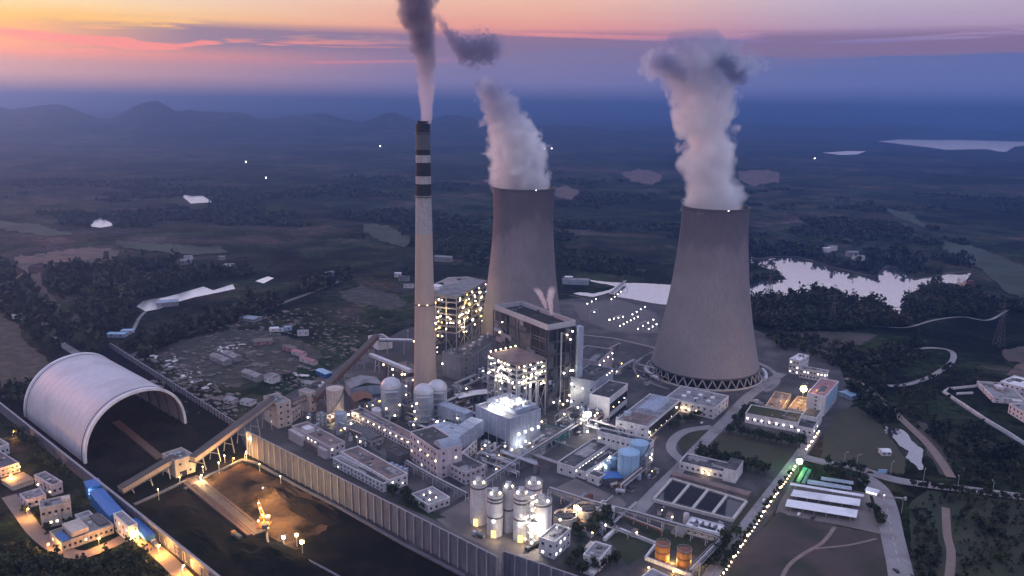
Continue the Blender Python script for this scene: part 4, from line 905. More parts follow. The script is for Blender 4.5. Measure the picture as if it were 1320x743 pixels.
# ------------------------------------------------------------------ barrel roofed hall
BR = bld('white hall with a pale barrel vault and a black glass front', (836, 550.5), (808, 530), (877, 515.5), 567, 'white', 'roofgrey', 2, 3, 0, .05)
add(BR, 'glass_front', 'black', .02, .99, -.02, -.001, 2.2, BR.H-1.6); barrel(BR, 'barrel_vault', 'bluegrey', .42, .92, .25, .85, BR.H-.8, 3.2, 'x'); add(BR, 'roof_deck', 'roofbrown', .05, .35, .15, .85, BR.H-.78, BR.H-.5)
obj('roof_drum', MB().lathe([(3.2, BR.H-.8), (3.2, BR.H+2), (.2, BR.H+2.6)], 20), 'bluegrey', BR.root, loc=(BR.LX*.22, BR.LY*.88, 0), smooth=True)
walllamps(BR, 'y', 5, BR.H*.28, 'lampwarm', .55, .05, .7); bulb(BR.root, (BR.LX*.02, -.6, BR.H*.55), .8, 'lampwhite', 'wall_lamp'); bulb(BR.root, (BR.LX*.85, -.6, BR.H*.7), .9, 'lampwhite', 'wall_lamp'); light(M(BR) @ Vector((BR.LX*.1, -3, 3)), 700, WARM)
BR2 = bld('wide white hall with roof hatches in front of the right cooling tower', (921, 526), (858, 512), (938.5, 510), 541, 'white', 'roofgrey', 2, 8, 4, .05)
for i in range(3):
    for j in range(2): add(BR2, 'roof_hatch', 'roofwhite', .3+.3*j, .42+.3*j, .2+.25*i, .27+.25*i, BR2.H-.9, BR2.H+.2)
walllamps(BR2, 'x', 4, BR2.H*.4, 'lampwarm', .7, .35, .8); light(M(BR2) @ Vector((-4, BR2.LY*.6, 4)), 1200, WARM)
# ------------------------------------------------------------------ blue tank house
BT = bld('long dark roofed hall with a line of lit roof windows beside the blue tanks', (741, 602.5), (722, 593), (787, 571), 617, 'white', 'roofdark', 1, 2, 0, 0)
for i in range(11): obj('lit_window', unitbox(2.2, 1.6, 'litwhite'), parent=BT.root, loc=(BT.LX*(.05+.085*i), 0, BT.H*.5))
BT1 = bld('lower strip hall with lit windows between the dark roofed hall and the blue tanks', (755, 608.5), (742, 602.5), (800, 580), 619, 'white', 'roofdark', 1, 1, 0, 0)
for i in range(8): obj('lit_window', unitbox(2.4, 1.8, 'litwhite'), parent=BT1.root, loc=(BT1.LX*(.06+.09*i), 0, BT1.H*.4))
BT2 = bld('white cross wing with two window rows behind the blue tanks', (838, 572), (770, 555.5), (847, 568), 600, 'white', 'roofdark', 2, 11, 3, .1)
for j in range(2): obj('lit_window', unitbox(1.6, 1.8, 'litwhite'), parent=BT2.root, loc=(BT2.LX*.6, 0, 2+4*j))
bld('small white annex with a dark door in front of the blue canopy', (772, 616), (757, 610), (780, 611), 627, 'white', 'roofdark', 1, 1, 2, 0)
shed('blue roofed open canopy in front of the large blue tank', [(778, 627), (774, 619), (803, 631)], 0, 5.5, 'blue', 'steel', 'canopy', 'canopy', .7)
tank('large pale blue tank nearest the blue canopy', 809, 583, 618, 14, 'tankblue', 'storage_tank', 'tank')
tank('large pale blue tank behind the nearest one', 822.5, 571, 606, 12, 'tankblue', 'storage_tank', 'tank', stairs=True)
tank('small blue tank left of the large tanks, the front one of two', 783, 597, 609, 4.8, 'tankblue', 'storage_tank', 'tank', rail=False)
tank('small blue tank behind the other small blue tank', 790, 591, 604, 4.8, 'tankblue', 'storage_tank', 'tank', rail=False)
bulb(BT1.root, (BT1.LX*.62, -1.5, BT1.H+1), 1.0, 'lampwhite'); light(M(BT1) @ Vector((BT1.LX*.4, -4, 4)), 900, WHITE)
# ------------------------------------------------------------------ silos
def silo(label, cx, top, by, r, **kw):
    k = tank(label, cx, top, by, r, 'white', 'silo', 'silo', group='white silos by the wind fence', roofm='grey', **kw)
    for a in (-.6, .7): bulb(k.root, (k.r*.75*math.cos(a), k.r*.9*math.sin(a), k.H+1.6), .9, random.choice(['lampwarm', 'lampwhite']))
    eq = MB(); eq.box(-2, 1, -2, 1.5, k.H+.6, k.H+3.2); eq.box(1, 3, 0, 2, k.H+.6, k.H+2.2)
    obj('roof_filter', eq, 'steelpale', k.root); return k
S1 = silo('white silo farthest left of the group, with a yellow door', 616.8, 622, 679, 10.8, bands=(.9,))
S2 = silo('white silo second from left, its dark band at mid height', 638, 636, 694, 10.3, bands=(.9, .82, .45))
S3 = silo('narrow white silo set back between the two pairs', 655, 628, 688, 7.6, bands=(.5,))
S4 = silo('white silo left of the lit ladder tower, with an amber door', 671.5, 635, 700, 10.5, bands=(.88, .8, .45))
S5 = silo('widest white silo on the right of the lit ladder tower', 697, 645, 701, 13.3, bands=(.93,))
S6 = silo('back silo half hidden behind the right pair', 687, 622, 672, 11, bands=(.85,))
for k, a, m in ((S1, -.35, 'lityellow'), (S2, -.2, 'lityellow'), (S4, -.1, 'lityellow')):
    o = obj('lit_door', MB().box(k.r-.3, k.r+.15, -1.4, 1.4, 0, 5), m, k.root); o.rotation_euler.z = a
    light(Matrix.Translation(k.c) @ Vector((k.r*-.0+(-.0), -k.r-5, 3)), 700, (1, .7, .3))
bulb(S2.root, (S2.r+.8, -1, S2.H*.42), .9, 'lampwhite'); bulb(S4.root, (S4.r+.8, -1, S4.H*.4), .9, 'lampwhite'); bulb(S4.root, (S4.r+1, 3, S4.H*.1), .7, 'lampwarm')
def ladder_tower():
    P = G(684, 703); H = HOF(P, 636); t = thing('stair_tower', 'brightly lit open steel stair tower between two silos', 'stair tower', P, .5)
    cm = MB().beam((0, 0, 0), (0, 0, H), .35).mesh('column', 'steelpale')
    for x in (-2, 2):
        for y in (-2, 2): obj('column', cm, parent=t, loc=(x, y, 0))
    for i in range(8):
        z = H*(i+1)/8; obj('landing', MB().box(-2.2, 2.2, -2.2, 2.2, z-.2, z), 'steelpale', t)
        s = 1 if i % 2 else -1; obj('stair_flight', MB().beam((-1.8*s, -1.2, z-H/8), (1.8*s, -1.2, z), 1, .25), 'steelpale', t)
        bulb(t, (-.8, -2.6, z-1.2), .85, 'lampwhite'); bulb(t, (2.6, .5, z-1.6), .7, 'lampwarm')
    light(P+Vector((2, -5, H*.4)), 3500, (1, .85, .6)); light(P+Vector((2, -5, H*.85)), 1500, (1, .85, .6))
ladder_tower()
floodlamp('blazing floodlight at the foot of the lit stair tower', 688, 706, 0, 15, 'flood', 2.1, 8000, (1, .85, .55))
W2 = bld('white narrow block with a grey roof right of the silos', (715, 699), (697, 690.5), (735.5, 681), 722, 'white', 'roofgrey', 2, 2, 4, .35, litm='litwhite')
W3 = bld('small white tank office with a grey roof near the bottom edge', (773, 721), (754, 712), (788, 703.5), 738, 'white', 'roofgrey', 1, 2, 3, 0); add(W3, 'lean_to', 'white', -.35, -.004, .1, .9, 0, W3.H*.25); add(W3, 'rear_canopy', 'cream', .5, 1.0, 1.003, 1.3, 0, W3.H*.9)
W4 = bld('flat grey roofed hut at the bottom edge beside the tank compound', (846, 757), (820, 748), (864, 743), 768, 'white', 'roofgrey', 1, 2, 3, 0)
def clarifier(label, cx, cy, rpx):
    P = G(cx, cy); r = rpx*mpp(P); t = thing('clarifier', label, 'clarifier', P)
    obj('tank_wall', MB().lathe([(r-.5, 3), (r, 3), (r, 8), (r-.5, 8), (r-.5, 3)], 36, cap=False), 'concrete_pale', t); obj('tank_floor', MB().lathe([(r-.5, 3), (r*.1, 2)], 36), 'grey', t)
    obj('water', MB().lathe([(r-.52, 6.6), (.1, 6.6)], 36, cap=False), 'tankwater', t)
    pm = MB().beam((0, 0, 0), (0, 0, 3), .7).mesh('leg', 'concrete_pale')
    for i in range(12): obj('leg', pm, parent=t, loc=((r-.4)*math.cos(i*math.pi/6), (r-.4)*math.sin(i*math.pi/6), 0))
    obj('bridge', MB().beam((-r, -r*.25, 8.5), (r, r*.25, 8.5), 1.4, .6), 'steel', t); return t, P, r
clarifier('round raised clarifier basin just right of the widest silo', 728, 678, 15)
clarifier('round raised clarifier basin behind the first, under an orange lamp', 755, 668, 15)
floodlamp('orange glowing lamp above the two round clarifiers', 742, 674, 0, 11, 'floodgold', 1.7, 4500, (1, .7, .45))
bulb(thing('floodlight', 'small warm lamp on the nearer round clarifier', 'floodlight', G(722, 672, 9)), (0, 0, 1), .9, 'lampwarm')
# tank compound
def compound():
    kerbwall('bund_wall', 'white bund wall across the grass towards the orange tanks', [(797, 684), (846, 703.5), (832, 722), (891, 745)], 1.2, 2.2, 'white', 'wall')
    kerbwall('bund_wall', 'white wall strip from the tank office to the grass', [(792, 686), (779, 698)], 2, 2.2, 'white', 'wall')
compound()
for lab, cx, ty, by in (('left orange lit tank in the walled compound', 853, 702, 727), ('right orange lit tank in the walled compound', 880.5, 710, 735)):
    k = tank(lab, cx, ty, by, 9.5, 'orange', 'fuel_tank', 'tank', group='two orange tanks in the walled compound', roofm='rust', bands=(.55,), bandm='rust')
for p in ((838, 736, 2), (870, 742, 2.5), (897, 731, 3), (866, 727, 2)): light(G(*p[:2])+Vector((0, 0, p[2])), 2600, (1, .62, .2), .4)
for lab, p in (('gold lamp on the ground left of the orange tanks', (836, 735)), ('gold lamp on the ground between the orange tanks', (868, 740))):
    t = thing('floodlight', lab, 'floodlight', G(*p)); obj('bracket', MB().beam((0, 0, 0), (0, 0, 1.2), .3), 'steel', t); bulb(t, (0, 0, 1.6), .6, 'lampgold')
# pipe bridge
def pipe_rack(label, pts, z, w=4, step=9):
    P = [G(*p) for p in pts]; o = P[0]; t = thing('pipe_rack', label, 'pipe rack', o)
    for a, b in zip(P, P[1:]):
        a, b = a-o, b-o; d = (b-a).normalized(); n = Vector((-d.y, d.x, 0)); up = Vector((0, 0, z))
        for s in (-1, 1): obj('girder', MB().beam(a+n*s*w/2+up, b+n*s*w/2+up, .35, .9), 'grey', t)
        for i, s in enumerate((-.28, 0, .28)): obj('pipe', MB().tube([a+n*s*w+up+Vector((0, 0, .9)), b+n*s*w+up+Vector((0, 0, .9))], (.22, .4, .28)[i], 8), ('darkgrey', 'galv', 'grey')[i], t, smooth=True)
        k = max(1, int((b-a).length/step))
        lm = MB()
        for s in (-1, 1): lm.beam(n*s*w/2, n*s*w/2+up, .5)
        lm.beam(n*-w/2+up*.55, n*w/2+up*.55, .3); lm = lm.mesh('trestle', 'galv')
        for i in range(k+1): obj('trestle', lm, parent=t, loc=a+(b-a)*i/k)
pipe_rack('long pipe bridge from the silos past the basins to the bottom road', [(708, 643), (760, 660), (818, 675), (930, 708), (888, 752)], 7.5)
pipe_rack('pipe bridge along the wide street towards the boiler house', [(622, 633), (662, 606), (700, 582), (742, 555)], 6, 3.5)
pipe_rack('pipe bridge in front of the long sorting house', [(524, 605), (560, 626), (602, 648)], 6, 3)
# basins
BASIN = [(836, 650), (860, 608), (972, 640), (950, 680)]
def basins():
    C = [G(842, 647), G(866, 620), G(962, 649), G(944, 673)]; o = C[0]; t = thing('treatment_basin', 'rectangular basin block of four dark water cells split by pale walkways', 'basin', o)
    c = [p-o for p in C]; u0, u1 = c[3]-c[0], c[2]-c[1]
    def at(i, j): a = c[0]+u0*i; b = c[1]+u1*i; return a+(b-a)*j
    h = 2.2
    for a, b in (((0, 0), (1, 0)), ((0, 1), (1, 1)), ((0, 0), (0, 1)), ((1, 0), (1, 1))): obj('outer_wall', MB().beam(at(*a)+Vector((0, 0, h/2)), at(*b)+Vector((0, 0, h/2)), 1.6, h), 'concrete_pale', t)
    for i in (.25, .5, .75): obj('walkway', MB().beam(at(i, .01)+Vector((0, 0, h*.5)), at(i, .99)+Vector((0, 0, h*.5)), 1.8, h+.02), 'concrete_pale', t)
    w = MB(); w.add([at(.002, .004)+Vector((0, 0, 1.1)), at(.998, .004)+Vector((0, 0, 1.1)), at(.998, .996)+Vector((0, 0, 1.1)), at(.002, .996)+Vector((0, 0, 1.1))], [(0, 1, 2, 3)]); obj('basin_water', w, 'tankwater', t)
    rl = MB()
    for a, b in (((0, 0), (1, 0)), ((0, 1), (1, 1))):
        for i in range(40): rl.beam(at(a[0]+(b[0]-a[0])*i/39, a[1])+Vector((0, 0, h)), at(a[0]+(b[0]-a[0])*i/39, a[1])+Vector((0, 0, h+1.1)), .1)
        rl.beam(at(*a)+Vector((0, 0, h+1.1)), at(*b)+Vector((0, 0, h+1.1)), .1)
    obj('guard_rail', rl, 'steelpale', t)
basins()
kerbwall('service_deck', 'reddish raised service deck behind the basin block', [(866, 614), (966, 641)], 7, 2.6, 'roofbrown', 'deck')
b = bld('white ribbed roof pump hall in front of the basins', (927, 688), (884, 676.5), (937, 678), 700, 'white', 'roofwhite', 1, 5, 2, 0)
for i in range(4): add(b, 'roof_vent', 'steel', .3, .7, .15+.2*i, .2+.2*i, b.H-.7, b.H+.9)
TH = bld('long low white water house behind the basins, with a small tower at its right end', (948, 612), (876, 595), (968, 603), 622, 'white', 'roofdark', 1, 10, 2, 0)
add(TH, 'end_tower', 'white', -.12, 1.05, -.02, .2, 0, TH.H+4); add(TH, 'tower_roof', 'roofdark', -.1, 1.03, -.015, .195, TH.H+4, TH.H+4.3)
for y in (.45, .56): bulb(TH.root, (-2, TH.LY*y, 2.6), 1.0, 'lampwarm', 'wall_lamp')
light(M(TH) @ Vector((-5, TH.LY*.5, 4)), 700, WARM)
bld('pale settling tank shed left of the white ribbed pump hall', (880, 690), (866, 684), (890, 680), 694, 'grey', 'roofgrey', 1, 0, 0, 0)
# ------------------------------------------------------------------ admin group
b = bld('tall admin block with a pink roof and a blue windowed side', (1064.5, 511), (1041, 506), (1081, 491.5), 537, 'white', 'roofpink', 5, 1, 9, .03); add(b, 'blue_glazing', 'tankblue', .03, .97, -.012, -.001, b.H*.2, b.H*.9)
b = bld('pale block with a white roof box at the back of the admin group', (1031, 465), (1019, 461.5), (1043, 458), 484, 'white', 'roofwhite', 3, 3, 3, .3, litm='litwhite')
b = bld('pale wing with lit windows beside the back admin block', (1066, 481), (1031, 475), (1073, 478), 493, 'white', 'roofgrey', 2, 8, 2, .45, litm='litwhite')
b = bld('long low white house with a dark green roof and six porch lamps', (1029, 545), (961, 532.5), (1040, 534), 558, 'white', 'lawn', 1, 10, 2, .1); walllamps(b, 'x', 7, b.H*.5, 'lamppink', .75, .12, .95)
b = bld('stepped white gate annex beside the long low white house', (1048, 553), (1026, 548.5), (1060, 535), 563, 'white', 'roofdark', 1, 3, 3, .4, litm='litwhite'); add(b, 'upper_block', 'white', .45, .98, .05, .95, b.H, b.H+4); add(b, 'upper_roof', 'roofdark', .47, .96, .1, .9, b.H+4, b.H+4.2)
bld('low brown service shed lit orange in front of the pink roofed block', (1008, 527), (990, 518), (1020, 508), 534, 'cream', 'roofbrown', 1, 3, 3, .1)
bld('low brown garage between the orange lamp and the pink roofed block', (1036, 530), (1015, 527), (1048, 514), 538, 'cream', 'roofbrown', 1, 2, 3, 0)
FLA = floodlamp('bright orange floodlight mast in the admin courtyard', 1033, 527, 0, 19, 'floodgold', 2.8, 22000, (1, .6, .2))
light(G(1010, 524)+Vector((0, 0, 9)), 1800, (1, .55, .18))
floodlamp('green floodlight mast at the green roofed corridor', 1029, 608, 0, 8.5, 'floodgreen', 2.2, 3000, (.45, 1, .3))
floodlamp('bright white floodlight mast on the wide street right of the boiler house', 757, 556, 0, 15, 'flood', 2.5, 15000, (1, .9, .78))
t = thing('floodlight', 'smaller white lamp below the bright street floodlight', 'floodlight', G(757, 556, 4)); bulb(t, (0, -1, 0), 1.0, 'lampwhite')
# ------------------------------------------------------------------ carports, gate
def canopy(label, pts, z, m='roofwhite', cat='carport', name='carport', n=6):
    P = [G(x, y, z) for x, y in pts]; o = P[0].copy(); o.z = 0; t = thing(name, label, cat, o, group=None); c = [p-o for p in P]
    mb = MB(); up = Vector((0, 0, .3)); mb.add(c+[p+up for p in c], [(3, 2, 1, 0), (4, 5, 6, 7), (0, 1, 5, 4), (1, 2, 6, 5), (2, 3, 7, 6), (3, 0, 4, 7)])
    obj('roof', mb, m, t); pm = cached(('cp', z), lambda: MB().beam((0, 0, 0), (0, 0, z-.02), .25).mesh('post', 'steelpale'))
    for i in range(n):
        f = (i+.5)/n
        for a, b in ((0, 1), (3, 2)): q = c[a]+(c[b]-c[a])*f; obj('post', pm, parent=t, loc=(q.x*1.0, q.y, 0))
    return t
canopy('white carport roof, the widest and lowest of three', [(1012, 653), (1104, 668), (1106, 658), (1015, 644)], 3.2)
canopy('white carport roof, the middle one of three', [(1019, 639.5), (1108, 653), (1109.5, 644), (1023, 631.5)], 3.2)
canopy('narrow white carport roof, the uppermost of three', [(1018, 625.5), (1113, 641), (1114, 638), (1019, 623)], 3.2)
canopy('teal canopy over the covered walk, left of a pair', [(1026, 621), (1031, 622.5), (1041, 604), (1036, 602.5)], 3.4, 'teal', 'canopy', 'canopy', 4)
canopy('teal canopy over the covered walk, right of a pair', [(1033, 623), (1038, 624), (1046, 606), (1042, 605)], 3.4, 'teal', 'canopy', 'canopy', 4)
canopy('blue grey bicycle shelter roof behind the carports', [(1040, 624), (1098, 632.5), (1098, 628), (1041, 618.5)], 2.6, 'bluegrey', 'shelter', 'shelter', 6)
canopy('long narrow bicycle shelter roof behind the hedge', [(1058, 619), (1100, 625), (1100, 621), (1059, 615)], 2.6, 'bluegrey', 'shelter', 'shelter', 5)
b = bld('small white gatehouse with a lit front on the gate plaza', (1131, 636), (1116, 632), (1135, 632.5), 641, 'white', 'roofwhite', 1, 0, 1, 0, par=0)
for i in range(5): obj('lit_window', unitbox(1.0, 1.3, 'litwhite'), parent=b.root, loc=(0, b.LY*(.12+.19*i), 1.2), rz=-math.pi/2)
t = thing('gate_barrier', 'striped sliding gate barrier across the exit road', 'gate', G(1139, 643)); d = G(1167, 645)-G(1139, 643)
obj('gate_rail', MB().beam((0, 0, 1.4), d+Vector((0, 0, 1.4)), .3, .9), 'steelpale', t); obj('gate_pillar', MB().beam((0, 0, 0), (0, 0, 2.4), 1.2), 'concrete_pale', t); obj('gate_pillar', MB().beam(d, d+Vector((0, 0, 2.4)), 1.2), 'concrete_pale', t); bulb(t, (0, -.4, 2.8), .5, 'lampred')
t = thing('billboard', 'small pale blue notice board beside the public road', 'sign', G(1137, 612)); obj('board', MB().box(-3.4, 3.4, -.15, .15, 1.2, 4.2), 'tankblue', t); obj('post', MB().beam((-2.5, 0, 0), (-2.5, 0, 1.2), .25), 'steel', t); obj('post', MB().beam((2.5, 0, 0), (2.5, 0, 1.2), .25), 'steel', t)
# right edge houses
b = bld('white villa with tall dark windows at the right edge', (1281, 512), (1259.5, 491), (1307, 502), 519, 'white', 'roofgrey', 2, 6, 4, 0); add(b, 'roof_box', 'white', .4, .6, .5, .7, b.H, b.H+2.5); add(b, 'porch_block', 'white', .55, .85, -.12, -.003, 0, b.H*.95)
bld('long white house at the right edge below the villa', (1335, 540), (1301, 520), (1352, 532), 553, 'white', 'roofgrey', 2, 7, 3, 0)
bld('pale flat roofed house behind the villa at the right edge', (1322, 500), (1298, 488), (1340, 492), 512, 'white', 'roofwhite', 2, 5, 3, 0)
kerbwall('boundary_wall', 'pale boundary wall along the lane below the villa', [(1262, 499), (1222, 503), (1216, 507), (1240, 522), (1270, 542), (1300, 560), (1330, 580)], .8, 2.4, 'white', 'wall')
kerbwall('boundary_wall', 'short pale inner wall in front of the villa', [(1233, 509), (1254, 508)], .8, 2, 'white', 'wall')
# ------------------------------------------------------------------ the plant's small equipment, kept clear of the buildings
def clear(p, m=1.5):
    for rt, rz, lx, ly in FOOT:
        d = Vector((p.x, p.y, 0))-rt; c, s = math.cos(rz), math.sin(rz); x, y = d.x*c+d.y*s, -d.x*s+d.y*c
        if -m < x < lx+m and -m < y < ly+m: return False
    if inpoly(*proj((p.x, p.y, 0)), BASIN): return False
    for c, r in ROUND:
        if (Vector((p.x, p.y, 0))-Vector((c.x, c.y, 0))).length < r+m: return False
    return True
def inpoly(x, y, poly):
    c = False; n = len(poly)
    for i in range(n):
        a, b = poly[i], poly[i-1]
        if (a[1] > y) != (b[1] > y) and x < (b[0]-a[0])*(y-a[1])/(b[1]-a[1])+a[0]: c = not c
    return c
AXU, AXV = R(-39), R(56)
def pick(poly, m=1.5):
    xs, ys = [p[0] for p in poly], [p[1] for p in poly]
    for _ in range(60):
        x, y = random.uniform(min(xs), max(xs)), random.uniform(min(ys), max(ys))
        if inpoly(x, y, poly):
            p = G(x, y)
            if clear(p, m): return p
def piperun(label, grp, poly, lmax, zmax):
    p = pick(poly, 1)
    if not p: return
    a = random.choice((AXU, AXV)); d = Vector((math.cos(a), math.sin(a), 0)); best = 0
    for i in range(1, int(lmax)):
        if not clear(p+d*i, .8): break
        best = i
    if best < 6: return
    z = random.uniform(2.5, zmax); n = Vector((-d.y, d.x, 0)); t = thing('pipe_run', label, 'pipe', p, 0, grp); k = random.randint(1, 4)
    for i in range(k):
        r = random.choice((.25, .35, .55)); o = n*(i*1.1)
        obj('pipe', MB().tube([o, o+Vector((0, 0, z)), o+d*.3+Vector((0, 0, z+.3)), o+d*(best-.3)+Vector((0, 0, z+.3)), o+d*best+Vector((0, 0, z)), o+d*best], r, 7), random.choice(('galv', 'steelpale', 'galv', 'grey', 'rust')), t, smooth=True)
    st = MB().beam(-n*.6, -n*.6+Vector((0, 0, z)), .25).beam(n*(k*1.1), n*(k*1.1)+Vector((0, 0, z)), .25).beam(-n*.6+Vector((0, 0, z-.1)), n*k*1.1+Vector((0, 0, z-.1)), .25).mesh('pipe_support', 'steel')
    for i in range(1, max(2, best//7)): obj('pipe_support', st, parent=t, loc=d*(best*i/max(2, best//7)))
def eqbox(label, grp, poly, s=1.0):
    p = pick(poly, 2.5)
    if not p: return
    t = thing('equipment_cabin', label, 'equipment', p, random.choice((AXU, AXV)), grp); w, d, h = random.uniform(2, 6)*s, random.uniform(2, 4)*s, random.uniform(2, 4.5)*s
    obj('body', MB().box(-w/2, w/2, -d/2, d/2, .3, h), random.choice(('grey', 'bluegrey', 'white', 'galv', 'darkgrey', 'pinkwhite')), t)
    obj('roof', MB().box(-w/2-.25, w/2+.25, -d/2-.25, d/2+.25, h+.005, h+.3), random.choice(('roofgrey', 'roofdark', 'roofbrown')), t); obj('plinth', MB().box(-w/2-.3, w/2+.3, -d/2-.3, d/2+.3, 0, .29), 'concrete_pale', t)
    if random.random() < .45: bulb(t, (-w*.2, -d/2-.4, h*.85), .6, random.choice(('lampwarm', 'lampwhite', 'lampgold')))
    if random.random() < .5: obj('vent', MB().lathe([(.3, h+.3), (.3, h+1.6), (.5, h+1.6), (.1, h+2)], 8), 'galv', t)
def vessel(label, grp, poly):
    p = pick(poly, 2.5)
    if not p: return
    t = thing('process_vessel', label, 'tank', p, random.uniform(0, 3), grp); r, h = random.uniform(.9, 2.1), random.uniform(3, 9)
    if random.random() < .7: obj('shell', MB().lathe([(r, .6), (r, h), (r*.8, h+r*.4), (.1, h+r*.6)], 14), random.choice(('galv', 'bluegrey', 'white', 'steelpale')), t, smooth=True)
    else:
        obj('shell', MB().tube([(-h*.5, 0, 2.2), (-h*.46, 0, 2.2), (h*.46, 0, 2.2), (h*.5, 0, 2.2)], [r*.5, r, r, r*.5], 14), random.choice(('galv', 'bluegrey', 'steelpale')), t, smooth=True)
        obj('saddle', MB().box(-h*.35, -h*.25, -r*.7, r*.7, 0, 2), 'concrete_pale', t); obj('saddle', MB().box(h*.25, h*.35, -r*.7, r*.7, 0, 2), 'concrete_pale', t)
    obj('skirt', MB().lathe([(r*.85, 0), (r*.85, .59)], 12), 'steel', t)
def platform(label, grp, poly, lamp=.85):
    p = pick(poly, 3.5)
    if not p: return
    t = thing('steel_platform', label, 'platform', p, random.choice((AXU, AXV)), grp); w, d, n = random.uniform(4, 8), random.uniform(3, 6), random.randint(2, 4); h = 3.2
    fr = MB()
    for x in (-w/2, w/2):
        for y in (-d/2, d/2): fr.beam((x, y, 0), (x, y, h*n), .35)
    for i in range(n):
        z = h*(i+1)
        for y in (-d/2, d/2): fr.beam((-w/2, y, z), (w/2, y, z), .3); fr.beam((-w/2, y, z+1.1), (w/2, y, z+1.1), .1)
        for x in (-w/2, w/2): fr.beam((x, -d/2, z), (x, d/2, z), .3); fr.beam((x, -d/2, z+1.1), (x, d/2, z+1.1), .1)
        fr.beam((-w/2, -d/2, z-h), (w/2, -d/2, z), .2)
        obj('deck', MB().box(-w/2, w/2, -d/2, d/2, z+.16, z+.22), 'steel', t)
    obj('frame', fr, random.choice(('steelpale', 'galv', 'steel')), t)
    if random.random() < .7: obj('vessel', MB().lathe([(d*.3, .2), (d*.3, h*n+1), (.1, h*n+2)], 12), random.choice(('galv', 'bluegrey')), t, smooth=True)
    if random.random() < lamp: bulb(t, (w*.3, -d/2-.3, h*n-.8), .75, random.choice(('lampwarm', 'lampwhite', 'lampgold')))
ZONES = (('around the foot of the chimney and its absorbers', 'chimney foot', [(452, 545), (470, 500), (500, 490), (560, 500), (600, 530), (600, 560), (560, 560), (530, 555), (490, 538)], 16, 16, 14, 15),
         ('between the chimney and the boiler house', 'boiler yard', [(560, 500), (600, 490), (640, 470), (665, 500), (650, 520), (612, 525), (590, 520)], 12, 8, 8, 8),
         ('at the foot of the dark boiler house', 'boiler foot', [(700, 548), (745, 535), (765, 545), (750, 562), (715, 580), (690, 590), (660, 596), (690, 575)], 10, 10, 6, 8),
         ('beside the offices right of the boiler house', 'office side', [(738, 500), (770, 498), (800, 545), (765, 555), (745, 530)], 6, 8, 4, 4),
         ('between the sorting house and the precipitator', 'precipitator foot', [(600, 585), (640, 575), (660, 590), (640, 612), (612, 610)], 6, 7, 5, 4),
         ('left of the sorting house by the tanks', 'tank yard', [(380, 545), (425, 535), (450, 545), (490, 580), (470, 580), (440, 560), (410, 555)], 5, 8, 5, 4),
         ('around the silos', 'silo yard', [(600, 650), (625, 635), (700, 655), (715, 672), (690, 690), (650, 680)], 5, 6, 5, 4),
         ('beside the pipe bridge and clarifiers', 'clarifier yard', [(706, 660), (800, 668), (830, 690), (800, 705), (740, 690)], 4, 7, 4, 2),
         ('between the basins and the pump hall', 'basin side', [(838, 655), (880, 668), (940, 682), (930, 692), (880, 678), (840, 668)], 0, 6, 2, 0),
         ('around the blue tanks', 'blue tank yard', [(790, 610), (840, 600), (862, 606), (840, 630), (800, 638), (780, 625)], 2, 4, 5, 1),
         ('on the open ground below the right cooling tower', 'tower yard', [(770, 455), (830, 470), (850, 500), (800, 490)], 4, 6, 0, 0))
for wh, g, poly, a, b_, c_, d_ in ZONES:
    for _ in range(int(a*1.5)): piperun('run of pale pipes on low supports '+wh, 'pipe runs, '+g, poly, 34, 7)
    for _ in range(int(b_*1.4)): eqbox('small equipment cabin standing '+wh, 'equipment cabins, '+g, poly)
    for _ in range(c_): vessel('small steel process vessel standing '+wh, 'process vessels, '+g, poly)
    for _ in range(int(d_*1.3)): platform('open steel platform tower standing '+wh, 'steel platforms, '+g, poly)
